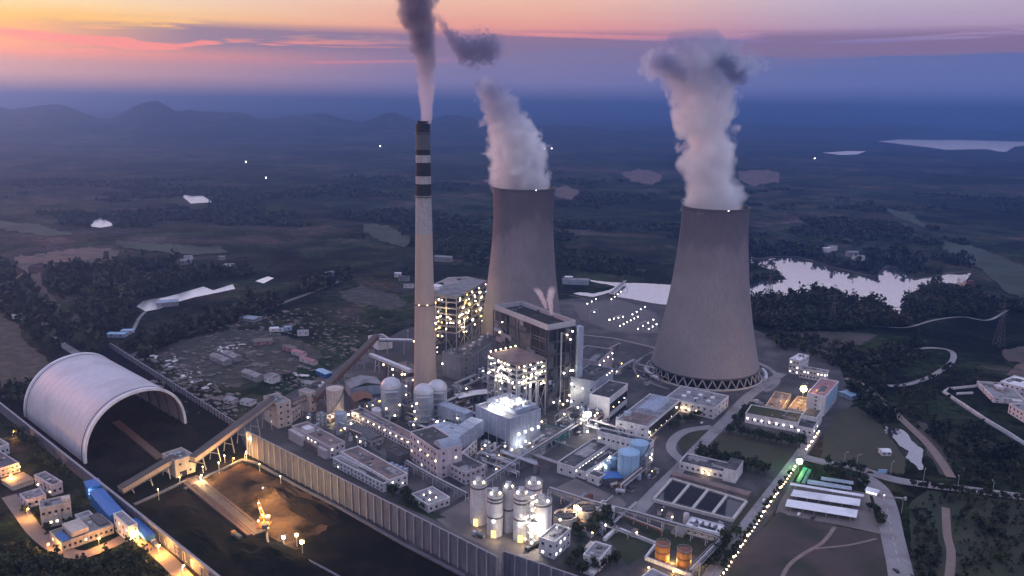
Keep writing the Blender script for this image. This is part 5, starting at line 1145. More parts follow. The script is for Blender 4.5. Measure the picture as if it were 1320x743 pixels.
# ------------------------------------------------------------------ stacker in the coal yard
def stacker():
    P = G(340, 680); a = G(332, 648)-P; t = thing('stacker_reclaimer', 'floodlit yellow bucket wheel stacker working on the coal bed', 'stacker', P)
    fr = MB()
    for x in (-4, 4):
        for y in (-5, 5): fr.beam((x, y, 1.3), (x*.5, y*.4, 9), .8)
    fr.box(-4.5, 4.5, -5.5, 5.5, 1.2, 2.4); fr.box(-2.6, 2.6, -2.6, 2.6, 8.6, 10.5); obj('gantry', fr, 'orange', t)
    d = Vector((a.x, a.y, 0)).normalized(); tip = d*30+Vector((0, 0, 5)); bm_ = MB(); n = Vector((-d.y, d.x, 0))
    for s in (-1, 1):
        bm_.beam(n*s+Vector((0, 0, 9.5)), tip+n*s, .5, .8); bm_.beam(n*s+Vector((0, 0, 11.5)), tip+n*s+Vector((0, 0, 1.6)), .35)
    for i in range(9): f = i/8; c = Vector((0, 0, 9.5)).lerp(tip, f); bm_.beam(c-n, c+n+Vector((0, 0, 1.5)), .25)
    obj('boom', bm_, 'orange', t)
    wh = MB(); vs = MB()
    for i in range(12):
        x, y = 3.4*math.cos(i*math.pi/6), 3.4*math.sin(i*math.pi/6); q = tip+d*2+d*x+Vector((0, 0, y)); wh.beam(tip+d*2, q, .3); r_ = tip+d*2+d*3.4*math.cos((i+1)*math.pi/6)+Vector((0, 0, 3.4*math.sin((i+1)*math.pi/6))); wh.beam(q, r_, 1.1, .5)
    obj('bucket_wheel', wh, 'rust', t)
    ms = MB(); ms.beam((0, 0, 10), (0, 0, 15), .7); ms.beam((0, 0, 15), tip.lerp(Vector((0, 0, 10)), .25), .18); cb = -d*14+Vector((0, 0, 9)); ms.beam((0, 0, 15), cb, .18); ms.beam((0, 0, 9.5), cb, .8); obj('mast', ms, 'orange', t)
    obj('counterweight', MB().box(cb.x-2, cb.x+2, cb.y-2, cb.y+2, 7.5, 11), 'darkgrey', t)
    obj('operator_cab', MB().box(2.7, 5, -1.5, 1.5, 8.5, 11.2), 'white', t)
    obj('tail_belt', MB().beam((1, 0, 7), (d.x*-34, d.y*-34, 1.9), 1.6, .8), 'steel', t)
    for p in ((0, -1, 12.5), (3, -2, 11.6), (-3, -3, 8), (2, -5, 5), tuple(tip+Vector((0, -1, 2.5))), tuple(tip*.6+Vector((0, -1, 6))), (5, -5, 3)): bulb(t, p, .85, random.choice(['lampgold', 'lampwarm', 'lampgold']))
    t.scale = (.8, .8, .72)
    light(P+Vector((7, 2, 17)), 60000, (1, .62, .22)); light(P+tip+Vector((3, 3, 7)), 26000, (1, .6, .2)); light(P+Vector((-6, -3, 9)), 9000, (1, .55, .2))
stacker()
def heap(label, px, py, rx, ry, h, rz, m):
    P = G(px, py); n = 28; vs = []; so = random.uniform(0, 50)
    for j in range(n+1):
        for i in range(n+1):
            u, v = i/n*2-1, j/n*2-1; d = math.hypot(u, v); z = h*max(0, 1-d)**.8*(1+.5*mnoise.fractal(Vector((u*2.2+so, v*2.2, so)), 1, 2, 4))-.15
            vs.append((u*rx, v*ry, z))
    fs = [(j*(n+1)+i, j*(n+1)+i+1, (j+1)*(n+1)+i+1, (j+1)*(n+1)+i) for j in range(n) for i in range(n)]
    tag(obj('coal_heap', MB().add(vs, fs), m, loc=P, rz=rz), label, 'coal heap')
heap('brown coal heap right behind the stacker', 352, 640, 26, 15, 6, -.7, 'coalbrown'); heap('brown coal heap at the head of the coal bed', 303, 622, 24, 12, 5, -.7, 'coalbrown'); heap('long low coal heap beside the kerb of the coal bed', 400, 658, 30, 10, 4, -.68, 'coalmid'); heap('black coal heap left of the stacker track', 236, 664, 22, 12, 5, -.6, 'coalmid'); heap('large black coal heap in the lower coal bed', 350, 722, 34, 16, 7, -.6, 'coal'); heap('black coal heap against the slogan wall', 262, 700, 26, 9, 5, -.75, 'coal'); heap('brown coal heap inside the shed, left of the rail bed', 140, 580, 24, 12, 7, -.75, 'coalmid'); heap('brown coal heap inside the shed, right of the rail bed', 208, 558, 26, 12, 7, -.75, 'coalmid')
for lab, x, y, h, m, r, pw in (('pale floodlight low on the coal, leftmost of three near the stacker', 366, 702, 5, 'flood', 1.1, 1200), ('yellow floodlight on the coal, upper one of the pair right of the stacker', 383, 705, 8, 'floodgold', 1.1, 1500), ('yellow floodlight on the coal, lower one of the pair right of the stacker', 390, 714, 8, 'floodgold', 1.3, 1500)):
    floodlamp(lab, x, y, 0, h, m, r, pw, (1, .75, .35))
YARD = (('tall yard lamp right of the middle coal transfer house', 283, 613, 10, 9000), ('tallest yard lamp under the upper end of the long coal conveyor', 322, 588, 14, 9000), ('yard lamp at the foot of the lowest coal conveyor', 205, 645, 8, 5000), ('yard lamp at the head of the wide stacker track', 262, 610, 5, 3500), ('yard lamp on the kerb below the long coal conveyor', 290, 597, 6, 6500), ('yard lamp in the corner between kerb and wind fence', 318, 592, 6, 6000), ('yard lamp on the kerb under the orange lit wind fence', 335, 608, 6, 6000), ('dimmer yard lamp farther along the kerb of the wind fence', 362, 624, 6, 2500), ('small yard lamp at the head of the dark coal bed', 232, 622, 4, 2500))
for lab, x, y, z, pw in YARD: floodlamp(lab, x, y, 0, z, 'lampgold', .45, pw, (1, .56, .22))
# work lights that make the conveyors and lane glow: each a real lamp on a short post
def worklamp(label, px, py, h, pw, col=(1, .46, .10), m='lampgold', r=.6):
    P = G(px, py); t = thing('lamp_post', label, 'street lamp', P); obj('pole', MB().lathe([(.16, 0), (.1, h-.2)], 6), 'steelpale', t); obj('lamp_arm', MB().beam((0, 0, h-.2), (1.2, -.4, h), .12), 'steelpale', t); bulb(t, (1.2, -.5, h-.15-r*.4), r, m); light(P+Vector((1.3, -.8, h-1)), pw*9, col, .4)
worklamp('street lamp on the gold lit lane before the white pump house', 176, 700, 7, 2200)
worklamp('street lamp on the gold lit lane below the blue sheds', 205, 716, 7, 2600)
worklamp('street lamp on the gold lit lane at the bottom edge', 236, 742, 7, 2600)
worklamp('street lamp at the corner of the workshop yard', 128, 706, 7, 1200)
worklamp('street lamp on the lane left of the two storey cream house', 36, 668, 7, 1300)
worklamp('street lamp hidden in the bushes by the lane', 62, 712, 6, 900)
worklamp('bright lamp of the gold lit court at the left edge', 14, 622, 6, 1800)
worklamp('second lamp of the gold lit court at the left edge', 25, 611, 6, 900)
worklamp('lamp beside the road corner above the pink hall', 17, 566, 7, 700)
worklamp('lamp at the foot of the middle coal transfer house', 259, 622, 6, 2600, (1, .66, .26))
worklamp('lamp beside the kerb under the long coal conveyor', 300, 598, 5, 900)
worklamp('lamp in front of the tall transfer tower', 387, 566, 8, 2600, (1, .62, .30))
worklamp('lamp at the corner of the orange lit wind fence', 316, 594, 6, 1300)
worklamp('gold lamp beside the cream cylindrical tank', 448, 545, 8, 1500, (1, .75, .4), 'lampwarm', .9)
worklamp('gold lamp in front of the cream cylindrical tank', 427, 545, 6, 900, (1, .75, .4), 'lampwarm', .8)
# ------------------------------------------------------------------ lamp row beside the straight road
def lamp_proto():
    t = thing('lamp_post', 'one of the closely spaced lit lamps along the straight plant road', 'street lamp', (0, 0, 0), 0, 'lit lamps along the straight plant road')
    obj('pole', MB().lathe([(.14, 0), (.09, 3.6)], 6), 'steelpale', t); bulb(t, (0, 0, 3.9), .62, 'lampwarm'); obj('base', MB().lathe([(.3, 0), (.3, .4)], 6), 'concrete_pale', t); return t
LP = lamp_proto(); first = True
for (a, b, n) in (((1055, 562), (1039, 586), 9), ((1024, 609), (981, 672), 19), ((978, 677), (936, 741), 15), ((932, 748), (915, 775), 5)):
    for i in range(n):
        f = i/(n-1); p = G(a[0]+(b[0]-a[0])*f, a[1]+(b[1]-a[1])*f)
        if first: LP.location = p; first = False
        else: c_ = copytree(LP, p); c_.scale = (random.uniform(.75, 1.3),)*3
# unlit street lamps on the public road
sp_ = thing('street_lamp', 'unlit tall street lamp beside the public road at right', 'street lamp', (0, 0, 0), 0, 'unlit street lamps along the public roads')
obj('pole', MB().lathe([(.2, 0), (.12, 9.5)], 6), 'galv', sp_); obj('lamp_arm', MB().beam((0, 0, 9.4), (2.2, 0, 10), .14), 'galv', sp_); obj('lamp_head', MB().box(1.9, 3.0, -.2, .2, 9.9, 10.1), 'galv', sp_)
for i, (x, y) in enumerate(((1104, 602), (1088, 599), (1148, 612), (1190, 622), (1234, 632), (1279, 638), (1146, 692), (1162, 662), (1150, 720), (1170, 745))):
    if i == 0: sp_.location = G(x, y)
    else: copytree(sp_, G(x, y), .3*i)
# ------------------------------------------------------------------ switchyard: rows of small lamps and gantries
def switchyard():
    gm = None
    t0 = None
    rows = [((757, 391), (768, 385), 3), ((788, 385), (800, 375), 4), ((766, 402), (786, 412), 2), ((785, 412), (803, 408), 4), ((799, 420), (822, 408), 6), ((815, 405), (831, 395), 4), ((822, 424), (842, 412), 4), ((836, 424), (846, 418), 3)]
    for (a, b, n) in rows:
        for i in range(n):
            f = i/max(1, n-1); p = G(a[0]+(b[0]-a[0])*f, a[1]+(b[1]-a[1])*f+6)
            if t0 is None:
                t0 = thing('yard_lamp', 'small white lamp among the switchyard rows between the cooling towers', 'yard lamp', p, 0, 'small white switchyard lamps')
                obj('post', MB().lathe([(.2, 0), (.15, 5)], 6), 'galv', t0); bulb(t0, (0, 0, 5.6), .75, 'lampwhite')
            else: copytree(t0, p)
    lab = ['steel switchyard gantry nearest the boiler house', 'steel switchyard gantry in the middle of the rows', 'steel switchyard gantry nearest the right cooling tower']
    for k, (x, y) in enumerate(((765, 410), (795, 418), (828, 426))):
        t = thing('switchyard_gantry', lab[k], 'gantry', G(x, y), .9); pm = MB()
        for s in (-1, 1): pm.beam((s*9, -1, 0), (s*9, 0, 10), .3); pm.beam((s*9, 1, 0), (s*9, 0, 10), .3)
        obj('gantry_leg', pm, 'galv', t); obj('crossbeam', MB().beam((-9, 0, 10), (9, 0, 10), .5, .8), 'galv', t)
switchyard()
kerbwall('boundary_wall', 'pale kerb line below the switchyard', [(742, 432), (790, 437), (842, 449), (870, 470)], 1, 1.2, 'concrete_pale', 'kerb')
# ------------------------------------------------------------------ pylons, dam, jetty
def pylon(label, px, by, top, rz=0):
    P = G(px, by); H = HOF(P, top); t = thing('pylon', label, 'pylon', P, rz); b = H*.09; mb = MB()
    for sx in (-1, 1):
        for sy in (-1, 1): mb.beam((sx*b, sy*b, 0), (sx*b*.15, sy*b*.15, H*.8), .4); mb.beam((sx*b*.15, sy*b*.15, H*.8), (0, 0, H), .3)
    for i in range(7):
        f, g = i/8, (i+1)/8; w0, w1 = b*(1-.85*f/.8*.8), b*(1-.85*g/.8*.8)
        for s in (-1, 1): mb.beam((-w0, s*w0, H*.8*f), (w1, s*w1, H*.8*g), .22); mb.beam((w0, s*w0, H*.8*f), (-w1, s*w1, H*.8*g), .22); mb.beam((s*w0, -w0, H*.8*f), (s*w1, w1, H*.8*g), .22)
    obj('lattice', mb, 'steel', t)
    for z, w in ((.68, .16), (.78, .2), (.88, .15)): obj('cross_arm', MB().beam((-H*w, 0, H*z), (H*w, 0, H*z), .35), 'steel', t)
pylon('lattice pylon standing in the lakeside wood', 1072, 420, 376); pylon('lattice pylon at the right by the curved track', 1287, 446, 388, .4); pylon('small lattice pylon on the lake shore', 991, 384, 342, .2)
t = thing('dam', 'small pale weir at the right end of the lake', 'dam', G(1247, 372)); obj('weir_wall', MB().beam((-2, -6, 5), (4, 34, 5), 3, 10), 'concrete_pale', t); obj('weir_bridge', MB().beam((-16, -8, 10), (14, 36, 10.5), 5, .9), 'concrete_pale', t); obj('weir_tower', MB().box(-4, 4, -10, -3, 0, 14), 'redsoil', t)
t = thing('jetty', 'long pier with a pump frame reaching into the lake arm', 'pier', G(786, 384)); e = G(806, 366)-G(786, 384); obj('deck', MB().beam((0, 0, 5), e+Vector((0, 0, 5)), 4, .7), 'grey', t)
pm = MB().beam((0, 0, 0), (0, 0, 4.6), .8).mesh('pile', 'steel')
for i in range(10): obj('pile', pm, parent=t, loc=e*(i/9))
obj('pump_frame', MB().beam(e+Vector((-4, 0, 5)), e+Vector((-4, 0, 14)), .5).beam(e+Vector((4, 0, 5)), e+Vector((4, 0, 14)), .5).beam(e+Vector((-4, 0, 14)), e+Vector((4, 0, 14)), .5), 'steel', t)
# ------------------------------------------------------------------ village houses and debris
def house(label, px, py, w, d, h, rz, wall, roof, pitch=0, z=None):
    P = G(px, py) if z is None else drape(px, py); t = thing('house', label, 'house', P, rz)
    obj('wall', MB().box(-w/2, w/2, -d/2, d/2, -1, h), wall, t)
    if pitch:
        r = MB(); r.add([(-w/2-.4, -d/2-.4, h+.01), (w/2+.4, -d/2-.4, h+.01), (w/2+.4, d/2+.4, h+.01), (-w/2-.4, d/2+.4, h+.01), (-w/2-.4, 0, h+pitch), (w/2+.4, 0, h+pitch)], [(0, 1, 5, 4), (2, 3, 4, 5), (1, 2, 5), (3, 0, 4), (3, 2, 1, 0)]); obj('roof', r, roof, t)
    else: obj('roof', MB().box(-w/2-.3, w/2+.3, -d/2-.3, d/2+.3, h+.005, h+.35), roof, t)
    for i in range(2 if w > 6 else 1): obj('window', unitbox(1.4, 1.4, 'glass'), parent=t, loc=(-w/4+i*w/2, -d/2, h*.4))
for a in (('violet roofed shed beside the creek', 216, 394, 26, 16, 6, .5, 'grey', 'bluegrey', 2), ('pale shed standing at the left end of the creek', 165, 430, 14, 8, 4, .1, 'white', 'tankblue', 0), ('blue roofed shed behind the far corner of the coal shed', 152, 434, 20, 9, 4, 0, 'bluegrey', 'tankblue', 1), ('grey roofed barrack in the debris field, the long left one', 285, 467, 30, 9, 5, -.75, 'grey', 'roofgrey', 2), ('grey roofed barrack in the debris field beside the long left one', 299, 463, 26, 9, 5, -.75, 'grey', 'roofgrey', 2), ('grey barrack lower in the debris field', 326, 488, 26, 9, 5, -.7, 'grey', 'roofgrey', 2), ('small white hut with grey roof in the debris field', 351, 492, 12, 10, 6, -.6, 'white', 'roofgrey', 1.5), ('pale blue roofed shed by the brown conveyor', 418, 484, 18, 8, 4, -.8, 'blue', 'tankblue', 1), ('pale long house at the end of the red brick row', 398, 468, 22, 6, 4, -.65, 'pinkwhite', 'roofpink', 1.5), ('pink house in the middle of the red brick row', 386, 458, 18, 7, 4, -.65, 'pinkwhite', 'roofpink', 1.5), ('pink ruin at the top of the red brick row', 374, 452, 16, 8, 4, -.6, 'roofpink', 'rubble', 0), ('white cabin cluster at the top of the debris field', 357, 427, 16, 7, 4, .2, 'white', 'roofwhite', 0), ('blue cabin beside the white cabin cluster', 368, 426, 14, 6, 4, .5, 'tankblue', 'bluegrey', 0), ('grey hut right of the blue cabin', 391, 432, 12, 9, 5, .2, 'white', 'roofgrey', 1.5), ('violet roofed ruin in the upper debris field', 322, 413, 26, 14, 4, -.4, 'grey', 'bluegrey', 1.5), ('pink rubble walled ruin in the middle of the debris field', 339, 443, 20, 14, 4, .3, 'roofpink', 'rubble', 0), ('grey hut below the conveyor tower', 398, 498, 12, 8, 4, -.5, 'grey', 'roofgrey', 1), ('small hut left of the tall transfer tower', 320, 521, 12, 8, 3.5, -.4, 'white', 'roofgrey', 1), ('small grey hut behind the wind fence end', 298, 519, 10, 8, 3.5, -.4, 'pinkwhite', 'roofgrey', 1)):
    house(*a)
for a in (('white far farmhouse on the left wooded slope', 296, 348, 16, 12, 9, .2, 'white', 'roofgrey', 0), ('grey far farmhouse left of the white one', 240, 341, 16, 10, 7, .3, 'grey', 'roofgrey', 2), ('pale far cottage above the grey farmhouse', 243, 335, 12, 9, 6, 0, 'white', 'roofgrey', 2), ('pale far barn right of the white farmhouse', 286, 335, 10, 8, 6, 0, 'grey', 'roofgrey', 1), ('pale long barn behind the debris field', 428, 356, 26, 10, 6, .1, 'grey', 'roofgrey', 2), ('roadside white hut left on the country road', 22, 410, 10, 8, 4, .6, 'white', 'roofwhite', 0), ('roadside white hut right on the country road', 60, 418, 10, 8, 4, .6, 'white', 'roofwhite', 0), ('white lakeside villa, left of a small cluster', 1065, 325, 14, 10, 8, 0, 'white', 'roofwhite', 0), ('white lakeside villa, middle of a small cluster', 1073, 323, 14, 10, 8, .2, 'white', 'roofgrey', 2), ('grey lakeside house right of the white villas', 1098, 331, 20, 12, 9, .1, 'grey', 'roofgrey', 2), ('pale lakeside house lowest of the cluster', 1106, 336, 20, 10, 8, -.1, 'white', 'roofgrey', 2), ('dark shed hamlet left of the chimney', 521, 362, 16, 10, 6, 0, 'grey', 'roofdark', 2), ('white hut by the chimney hamlet', 513, 357, 10, 8, 6, 0, 'white', 'roofwhite', 0), ('pale roof left of the chimney hamlet', 527, 371, 14, 8, 5, 0, 'white', 'roofgrey', 1), ('white hall at the lake pier', 742, 366, 40, 14, 7, -.1, 'bluegrey', 'roofgrey', 2), ('small white tank hut beside the lake hall', 733, 361, 12, 8, 5, 0, 'white', 'roofwhite', 0), ('pale far hall behind the farther boiler house', 572, 337, 30, 12, 8, -.2, 'grey', 'roofgrey', 2), ('white domed hut on the right slope', 1140, 586, 7, 7, 3.5, 0, 'white', 'roofwhite', 1.5), ('tarpaulin covered shed right of the pink roofed block', 1095, 512, 14, 14, 4, .5, 'bluegrey', 'tankblue', 1)):
    house(*a, z=1)
def scatter_debris():
    mb = MB()
    for i in range(700):
        c = random.choice(((215, 470), (240, 500), (250, 478), (205, 460), (300, 447), (290, 455), (350, 440), (385, 500), (415, 498), (330, 470), (230, 490), (370, 480), (275, 512), (300, 527), (430, 440), (450, 420), (400, 420), (455, 450), (300, 425), (360, 412)))
        p = G(c[0]+random.gauss(0, 20), c[1]+random.gauss(0, 8)); w = abs(random.gauss(0, 1.8))+.7; l = w*random.uniform(1, 3); a = random.uniform(-.9, -.5)+random.choice([0, 0, 1.57])
        d = Vector((math.cos(a), math.sin(a), 0)); z = random.uniform(.3, 1.4); mb.beam(p-d*l/2+Vector((0, 0, z/2)), p+d*l/2+Vector((0, 0, z/2)), w, z)
    tag(obj('debris', mb, 'rubble'), 'grey rubble and scrap strewn behind the coal shed', 'debris', kind='stuff')
    mb = MB()
    for i in range(75):
        c = random.choice(((200, 462), (217, 472), (222, 465), (237, 487), (250, 490), (257, 482), (293, 448), (300, 452), (312, 445), (284, 451), (391, 482), (383, 484), (357, 426), (415, 496), (262, 500)))
        p = G(c[0]+random.gauss(0, 4), c[1]+random.gauss(0, 2)); w = abs(random.gauss(0, 1.2))+.6; l = w*random.uniform(1, 3); a = random.uniform(0, 3)
        d = Vector((math.cos(a), math.sin(a), 0)); mb.beam(p-d*l/2+Vector((0, 0, .9)), p+d*l/2+Vector((0, 0, .9)), w, .7)
    tag(obj('scrap_sheets', mb, 'scrap'), 'white sheets and bags lying among the rubble', 'debris', kind='stuff')
scatter_debris()
# ------------------------------------------------------------------ vehicles
def truck(label, px, py, rz, cab, bed, L=10):
    t = thing('truck', label, 'truck', G(px, py, .15), rz); obj('cab', MB().box(0, 2.2, -1.2, 1.2, .7, 3.2), cab, t); obj('load_bed', MB().box(2.4, L, -1.25, 1.25, 1.1, 2.7), bed, t); obj('chassis', MB().box(.2, L-.2, -.9, .9, .6, 1.0), 'steel', t)
    wm = cached('wheel', lambda: MB().tube([(0, -.2, 0), (0, .2, 0)], .55, 12).mesh('wheel', 'black'))
    for x in (1, L*.6, L*.8):
        for y in (-1.1, 1.1): obj('wheel', wm, parent=t, loc=(x, y, .5))
def car(label, px, py, rz, m):
    t = thing('car', label, 'car', G(px, py, .16), rz); b = MB(); b.prism([(-2.2, .35), (2.2, .35), (2.2, .8), (1.3, .95), (.7, 1.45), (-1.2, 1.45), (-1.8, .95), (-2.2, .9)], -.85, .85)
    b.v = [(x, z, y) for x, y, z in b.v]; b.f = [f[::-1] for f in b.f]; obj('body', b, m, t); g = MB(); g.prism([(1.15, .97), (.66, 1.4), (-1.15, 1.4), (-1.6, .97)], -.87, .87); g.v = [(x, z, y) for x, y, z in g.v]; obj('window', g, 'glass', t)
    wm = cached('cwheel', lambda: MB().tube([(0, -.12, 0), (0, .12, 0)], .33, 12).mesh('wheel', 'black'))
    for x in (-1.4, 1.4):
        for y in (-.8, .8): obj('wheel', wm, parent=t, loc=(x, y, .33))
truck('dark flatbed lorry parked at the foot of the lit stair tower', 678, 712, .75, 'darkgrey', 'black', 14)
truck('white tipper lorry on the gold lit lane', 197, 700, -.85, 'white', 'grey', 8)
truck('blue lorry beside the brown conveyor', 425, 492, -.7, 'tankblue', 'blue', 9)
car('dark car on the exit road at the bottom edge', 1155, 737, 1.75, 'carpaint'); car('dark car parked in front of the two storey cream house', 62, 688, .6, 'carpaint'); car('white car beside the pinkish workshop', 452, 612, -.8, 'carwhite')
car('white car on the tower ring road', 975, 517, .2, 'carwhite'); car('dark car on the tower ring road', 988, 521, .2, 'carpaint'); car('white car parked beside the long workshop wall', 463, 566, -.5, 'carwhite')
for lab, x, y, rz, m in (('white car parked below the lowest carport roof', 1030, 664, .9, 'carwhite'), ('dark car parked below the lowest carport roof', 1048, 668, .9, 'carpaint'), ('white car driving on the public road at right', 1210, 627, -.2, 'carwhite'), ('dark car driving on the public road past the billboard', 1122, 610, -.25, 'carpaint'), ('white car on the straight plant road beside the lamps', 985, 646, .95, 'carwhite'), ('dark car on the straight plant road near the bottom edge', 938, 712, .95, 'carpaint'), ('white van parked beside the white narrow block', 742, 712, .9, 'carwhite'), ('dark car on the apron right of the silos', 760, 640, .4, 'carpaint'), ('white car on the apron right of the silos', 778, 648, .4, 'carwhite'), ('white car in front of the wide white hall', 905, 546, .9, 'carwhite')):
    car(lab, x, y, rz, m)
truck('white lorry parked on the concrete apron in front of the silos', 610, 690, -.5, 'white', 'grey', 8); truck('dark coal lorry on the rail side of the coal bed', 300, 690, -.7, 'orange', 'darkgrey', 9)
# ------------------------------------------------------------------ trees
def leaves(centre, rad, n, size, rng, flat=.8):
    """n leaf clump faces spread through a crown's volume: arrays of quads"""
    lob = rng.normal(size=(7, 3))*np.array([.42, .42, .34]); k = rng.integers(0, 7, n)
    p = lob[k]+rng.normal(size=(n, 3))*.3
    p[:, 2] = p[:, 2]*flat+.0
    q = centre+p*rad
    a = rng.normal(size=(n, 3)); a /= np.linalg.norm(a, axis=1)[:, None]; b = np.cross(a, rng.normal(size=(n, 3))); b /= np.linalg.norm(b, axis=1)[:, None]
    s = size*rng.uniform(.6, 1.4, (n, 1)); a *= s; b *= s*.8
    return np.stack([q-a-b, q+a-b*.6, q+a*.8+b, q-a*.7+b*.9], 1)
def quadmesh(name, Q, m, mi=None):
    n = len(Q); me = bpy.data.meshes.new(name); me.vertices.add(n*4); me.vertices.foreach_set('co', Q.reshape(-1).astype(np.float32))
    me.loops.add(n*4); me.loops.foreach_set('vertex_index', np.arange(n*4, dtype=np.int32)); me.polygons.add(n); me.polygons.foreach_set('loop_start', np.arange(0, n*4, 4, dtype=np.int32)); me.polygons.foreach_set('loop_total', np.full(n, 4, np.int32))
    me.update(calc_edges=True)
    for x in (m if isinstance(m, (list, tuple)) else [m]): me.materials.append(MATS[x])
    if mi is not None: me.polygons.foreach_set('material_index', mi.astype(np.int32))
    return me
RNG = np.random.default_rng(5)
CROWNS = []
for i in range(6):
    Q = leaves(np.array([0, 0, 4.6]), np.array([2.6, 2.6, 2.7]), 260, .5, RNG); CROWNS.append(quadmesh('crown', Q, 'leaf' if i % 3 else 'leafpale'))
def trunkmesh():
    mb = MB(); mb.tube([(0, 0, -.2), (.1, 0, 1.5), (.05, .1, 3.2), (0, 0, 4.8)], [.3, .24, .17, .06], 7)
    for a in range(4): mb.tube([(.05, .05, 2.6+.3*a), (1.2*math.cos(a*1.7), 1.2*math.sin(a*1.7), 4+.3*a)], [.11, .03], 5)
    return mb.mesh('trunk', 'bark')
TRUNK = trunkmesh(); ntree = 0
def tree(p, s, label, group, kind=None):
    t = thing('tree', label, 'tree', p, random.uniform(0, 6.28), group); t.scale = (s*random.uniform(.85, 1.15), s*random.uniform(.85, 1.15), s*random.uniform(.8, 1.25))
    obj('trunk', TRUNK, parent=t); obj('crown', random.choice(CROWNS), parent=t)
def treerow(label, group, pts, n, s, jit=1.5):
    seg = [math.hypot(b[0]-a[0], b[1]-a[1]) for a, b in zip(pts, pts[1:])]; tot = sum(seg)
    for i in range(n):
        d = tot*(i+.5)/n; k = 0
        while d > seg[k] and k < len(seg)-1: d -= seg[k]; k += 1
        f = d/seg[k]; a, b = pts[k], pts[k+1]; p = G(a[0]+(b[0]-a[0])*f+random.gauss(0, jit), a[1]+(b[1]-a[1])*f+random.gauss(0, jit*.4)); tree(p, s*random.uniform(.8, 1.25), label, group)
treerow('round tree in the row before the long low white house with porch lamps', 'trees before the long low white house', [(935, 558), (958, 563), (1035, 579)], 13, 1.35, 1.2)
treerow('round tree in the row behind the long low water house', 'trees behind the water house', [(896, 590), (940, 600), (990, 613)], 15, 1.3, 1.5)
treerow('small round tree between the lamps along the straight plant road', 'small trees along the straight plant road', [(1019, 612), (976, 672), (930, 737)], 24, .62, .6)
treerow('dark tree in the hedge behind the bicycle shelters', 'trees behind the bicycle shelters', [(1064, 612), (1082, 615), (1098, 619), (1108, 622), (1116, 630)], 9, 1.0, 1)
treerow('small dark tree on the verge of the gate road', 'small trees on the gate road verge', [(1062, 600), (1080, 604), (1098, 608), (1112, 613)], 5, 1.1, .6)
treerow('small tree in the row along the public road at right', 'trees along the public road', [(1172, 628), (1200, 632), (1260, 640), (1330, 648)], 18, .8, 1)
treerow('dark tree on the small green beside the gatehouse', 'trees on the green beside the gatehouse', [(1124, 656), (1130, 665), (1136, 680)], 6, .85, 2)
treerow('dark tree left of the small tank office near the bottom edge', 'trees around the tank office', [(752, 714), (742, 732), (750, 738), (800, 728)], 10, 1.1, 3)
treerow('dark tree between the round clarifiers and the white narrow block', 'trees by the clarifiers', [(738, 688), (756, 686), (776, 672), (786, 676), (750, 700)], 12, 1.2, 3)
treerow('dark tree beside the pipe bridge right of the orange tanks', 'trees right of the orange tanks', [(906, 738), (922, 722), (938, 704), (945, 690)], 10, 1.2, 2.5)
treerow('dark tree in the hollow below the workshop with brown roof', 'trees below the workshop', [(505, 636), (520, 645), (540, 662)], 7, 1.0, 4)
treerow('dark tree in front of the barrel roofed hall', 'trees at the barrel roofed hall', [(862, 556), (880, 546), (898, 545), (900, 536)], 7, 1.1, 2)
treerow('dark bush by the wall between the coal shed and the left edge', 'bushes along the yard wall', [(12, 556), (40, 580), (58, 596), (85, 622)], 12, 1.15, 2)
treerow('dark tree among the lower left houses', 'trees among the lower left houses', [(28, 660), (75, 690), (110, 656), (95, 660)], 7, .8, 4)
treerow('dark tree on the verge of the ring road', 'trees by the ring road', [(968, 530), (948, 545), (945, 556)], 5, 1.1, 1.5)
def forest(name, label, poly, n, s, nleaf, m='leaf', flat=True, holes=()):
    xs = [p[0] for p in poly]; ys = [p[1] for p in poly]; out = []; mis = []; k = 0; tries = 0
    # even spread over the ground, not over the picture
    while k < n and tries < n*60:
        tries += 1; x, y = random.uniform(min(xs), max(xs)), random.uniform(min(ys), max(ys))
        if not inpoly(x, y, poly) or any(inpoly(x, y, h) for h in holes): continue
        p = G(x, y) if flat else drape(x, y)
        if mnoise.noise(Vector((p.x/60, p.y/60, 2.2))) < -.25: continue
        big = mnoise.noise(Vector((p.x/35, p.y/35, 6.6))); sc = s*random.choice((random.uniform(.3, .7), random.uniform(.6, 1.25), random.uniform(.8, 1.6)))*(1+.35*big); k += 1
        tall = random.choice((.7, .85, 1.0, 1.5)); wd = random.uniform(.5, .8)
        q = leaves(np.array([p.x, p.y, p.z+sc*tall]), np.array([sc*wd, sc*wd, sc*tall*.9]), nleaf, sc*(.30 if nleaf < 30 else .2), RNG); out.append(q)
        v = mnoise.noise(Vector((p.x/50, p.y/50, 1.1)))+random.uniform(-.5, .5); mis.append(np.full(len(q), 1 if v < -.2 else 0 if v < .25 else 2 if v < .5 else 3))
    tag(obj(name, quadmesh(name, np.concatenate(out), LEAFS, np.concatenate(mis))), label, 'woodland', kind='stuff')
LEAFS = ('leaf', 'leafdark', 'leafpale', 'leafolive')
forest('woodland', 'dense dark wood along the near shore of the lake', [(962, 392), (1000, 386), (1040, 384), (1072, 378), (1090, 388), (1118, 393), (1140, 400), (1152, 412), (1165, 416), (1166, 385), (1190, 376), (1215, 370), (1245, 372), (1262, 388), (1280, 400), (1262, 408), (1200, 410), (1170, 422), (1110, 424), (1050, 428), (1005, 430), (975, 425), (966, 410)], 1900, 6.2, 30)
forest('woodland', 'dark wooded headland reaching into the lake', [(957, 336), (972, 341), (985, 346), (1000, 351), (1014, 361), (985, 361), (958, 368)], 160, 5, 30)
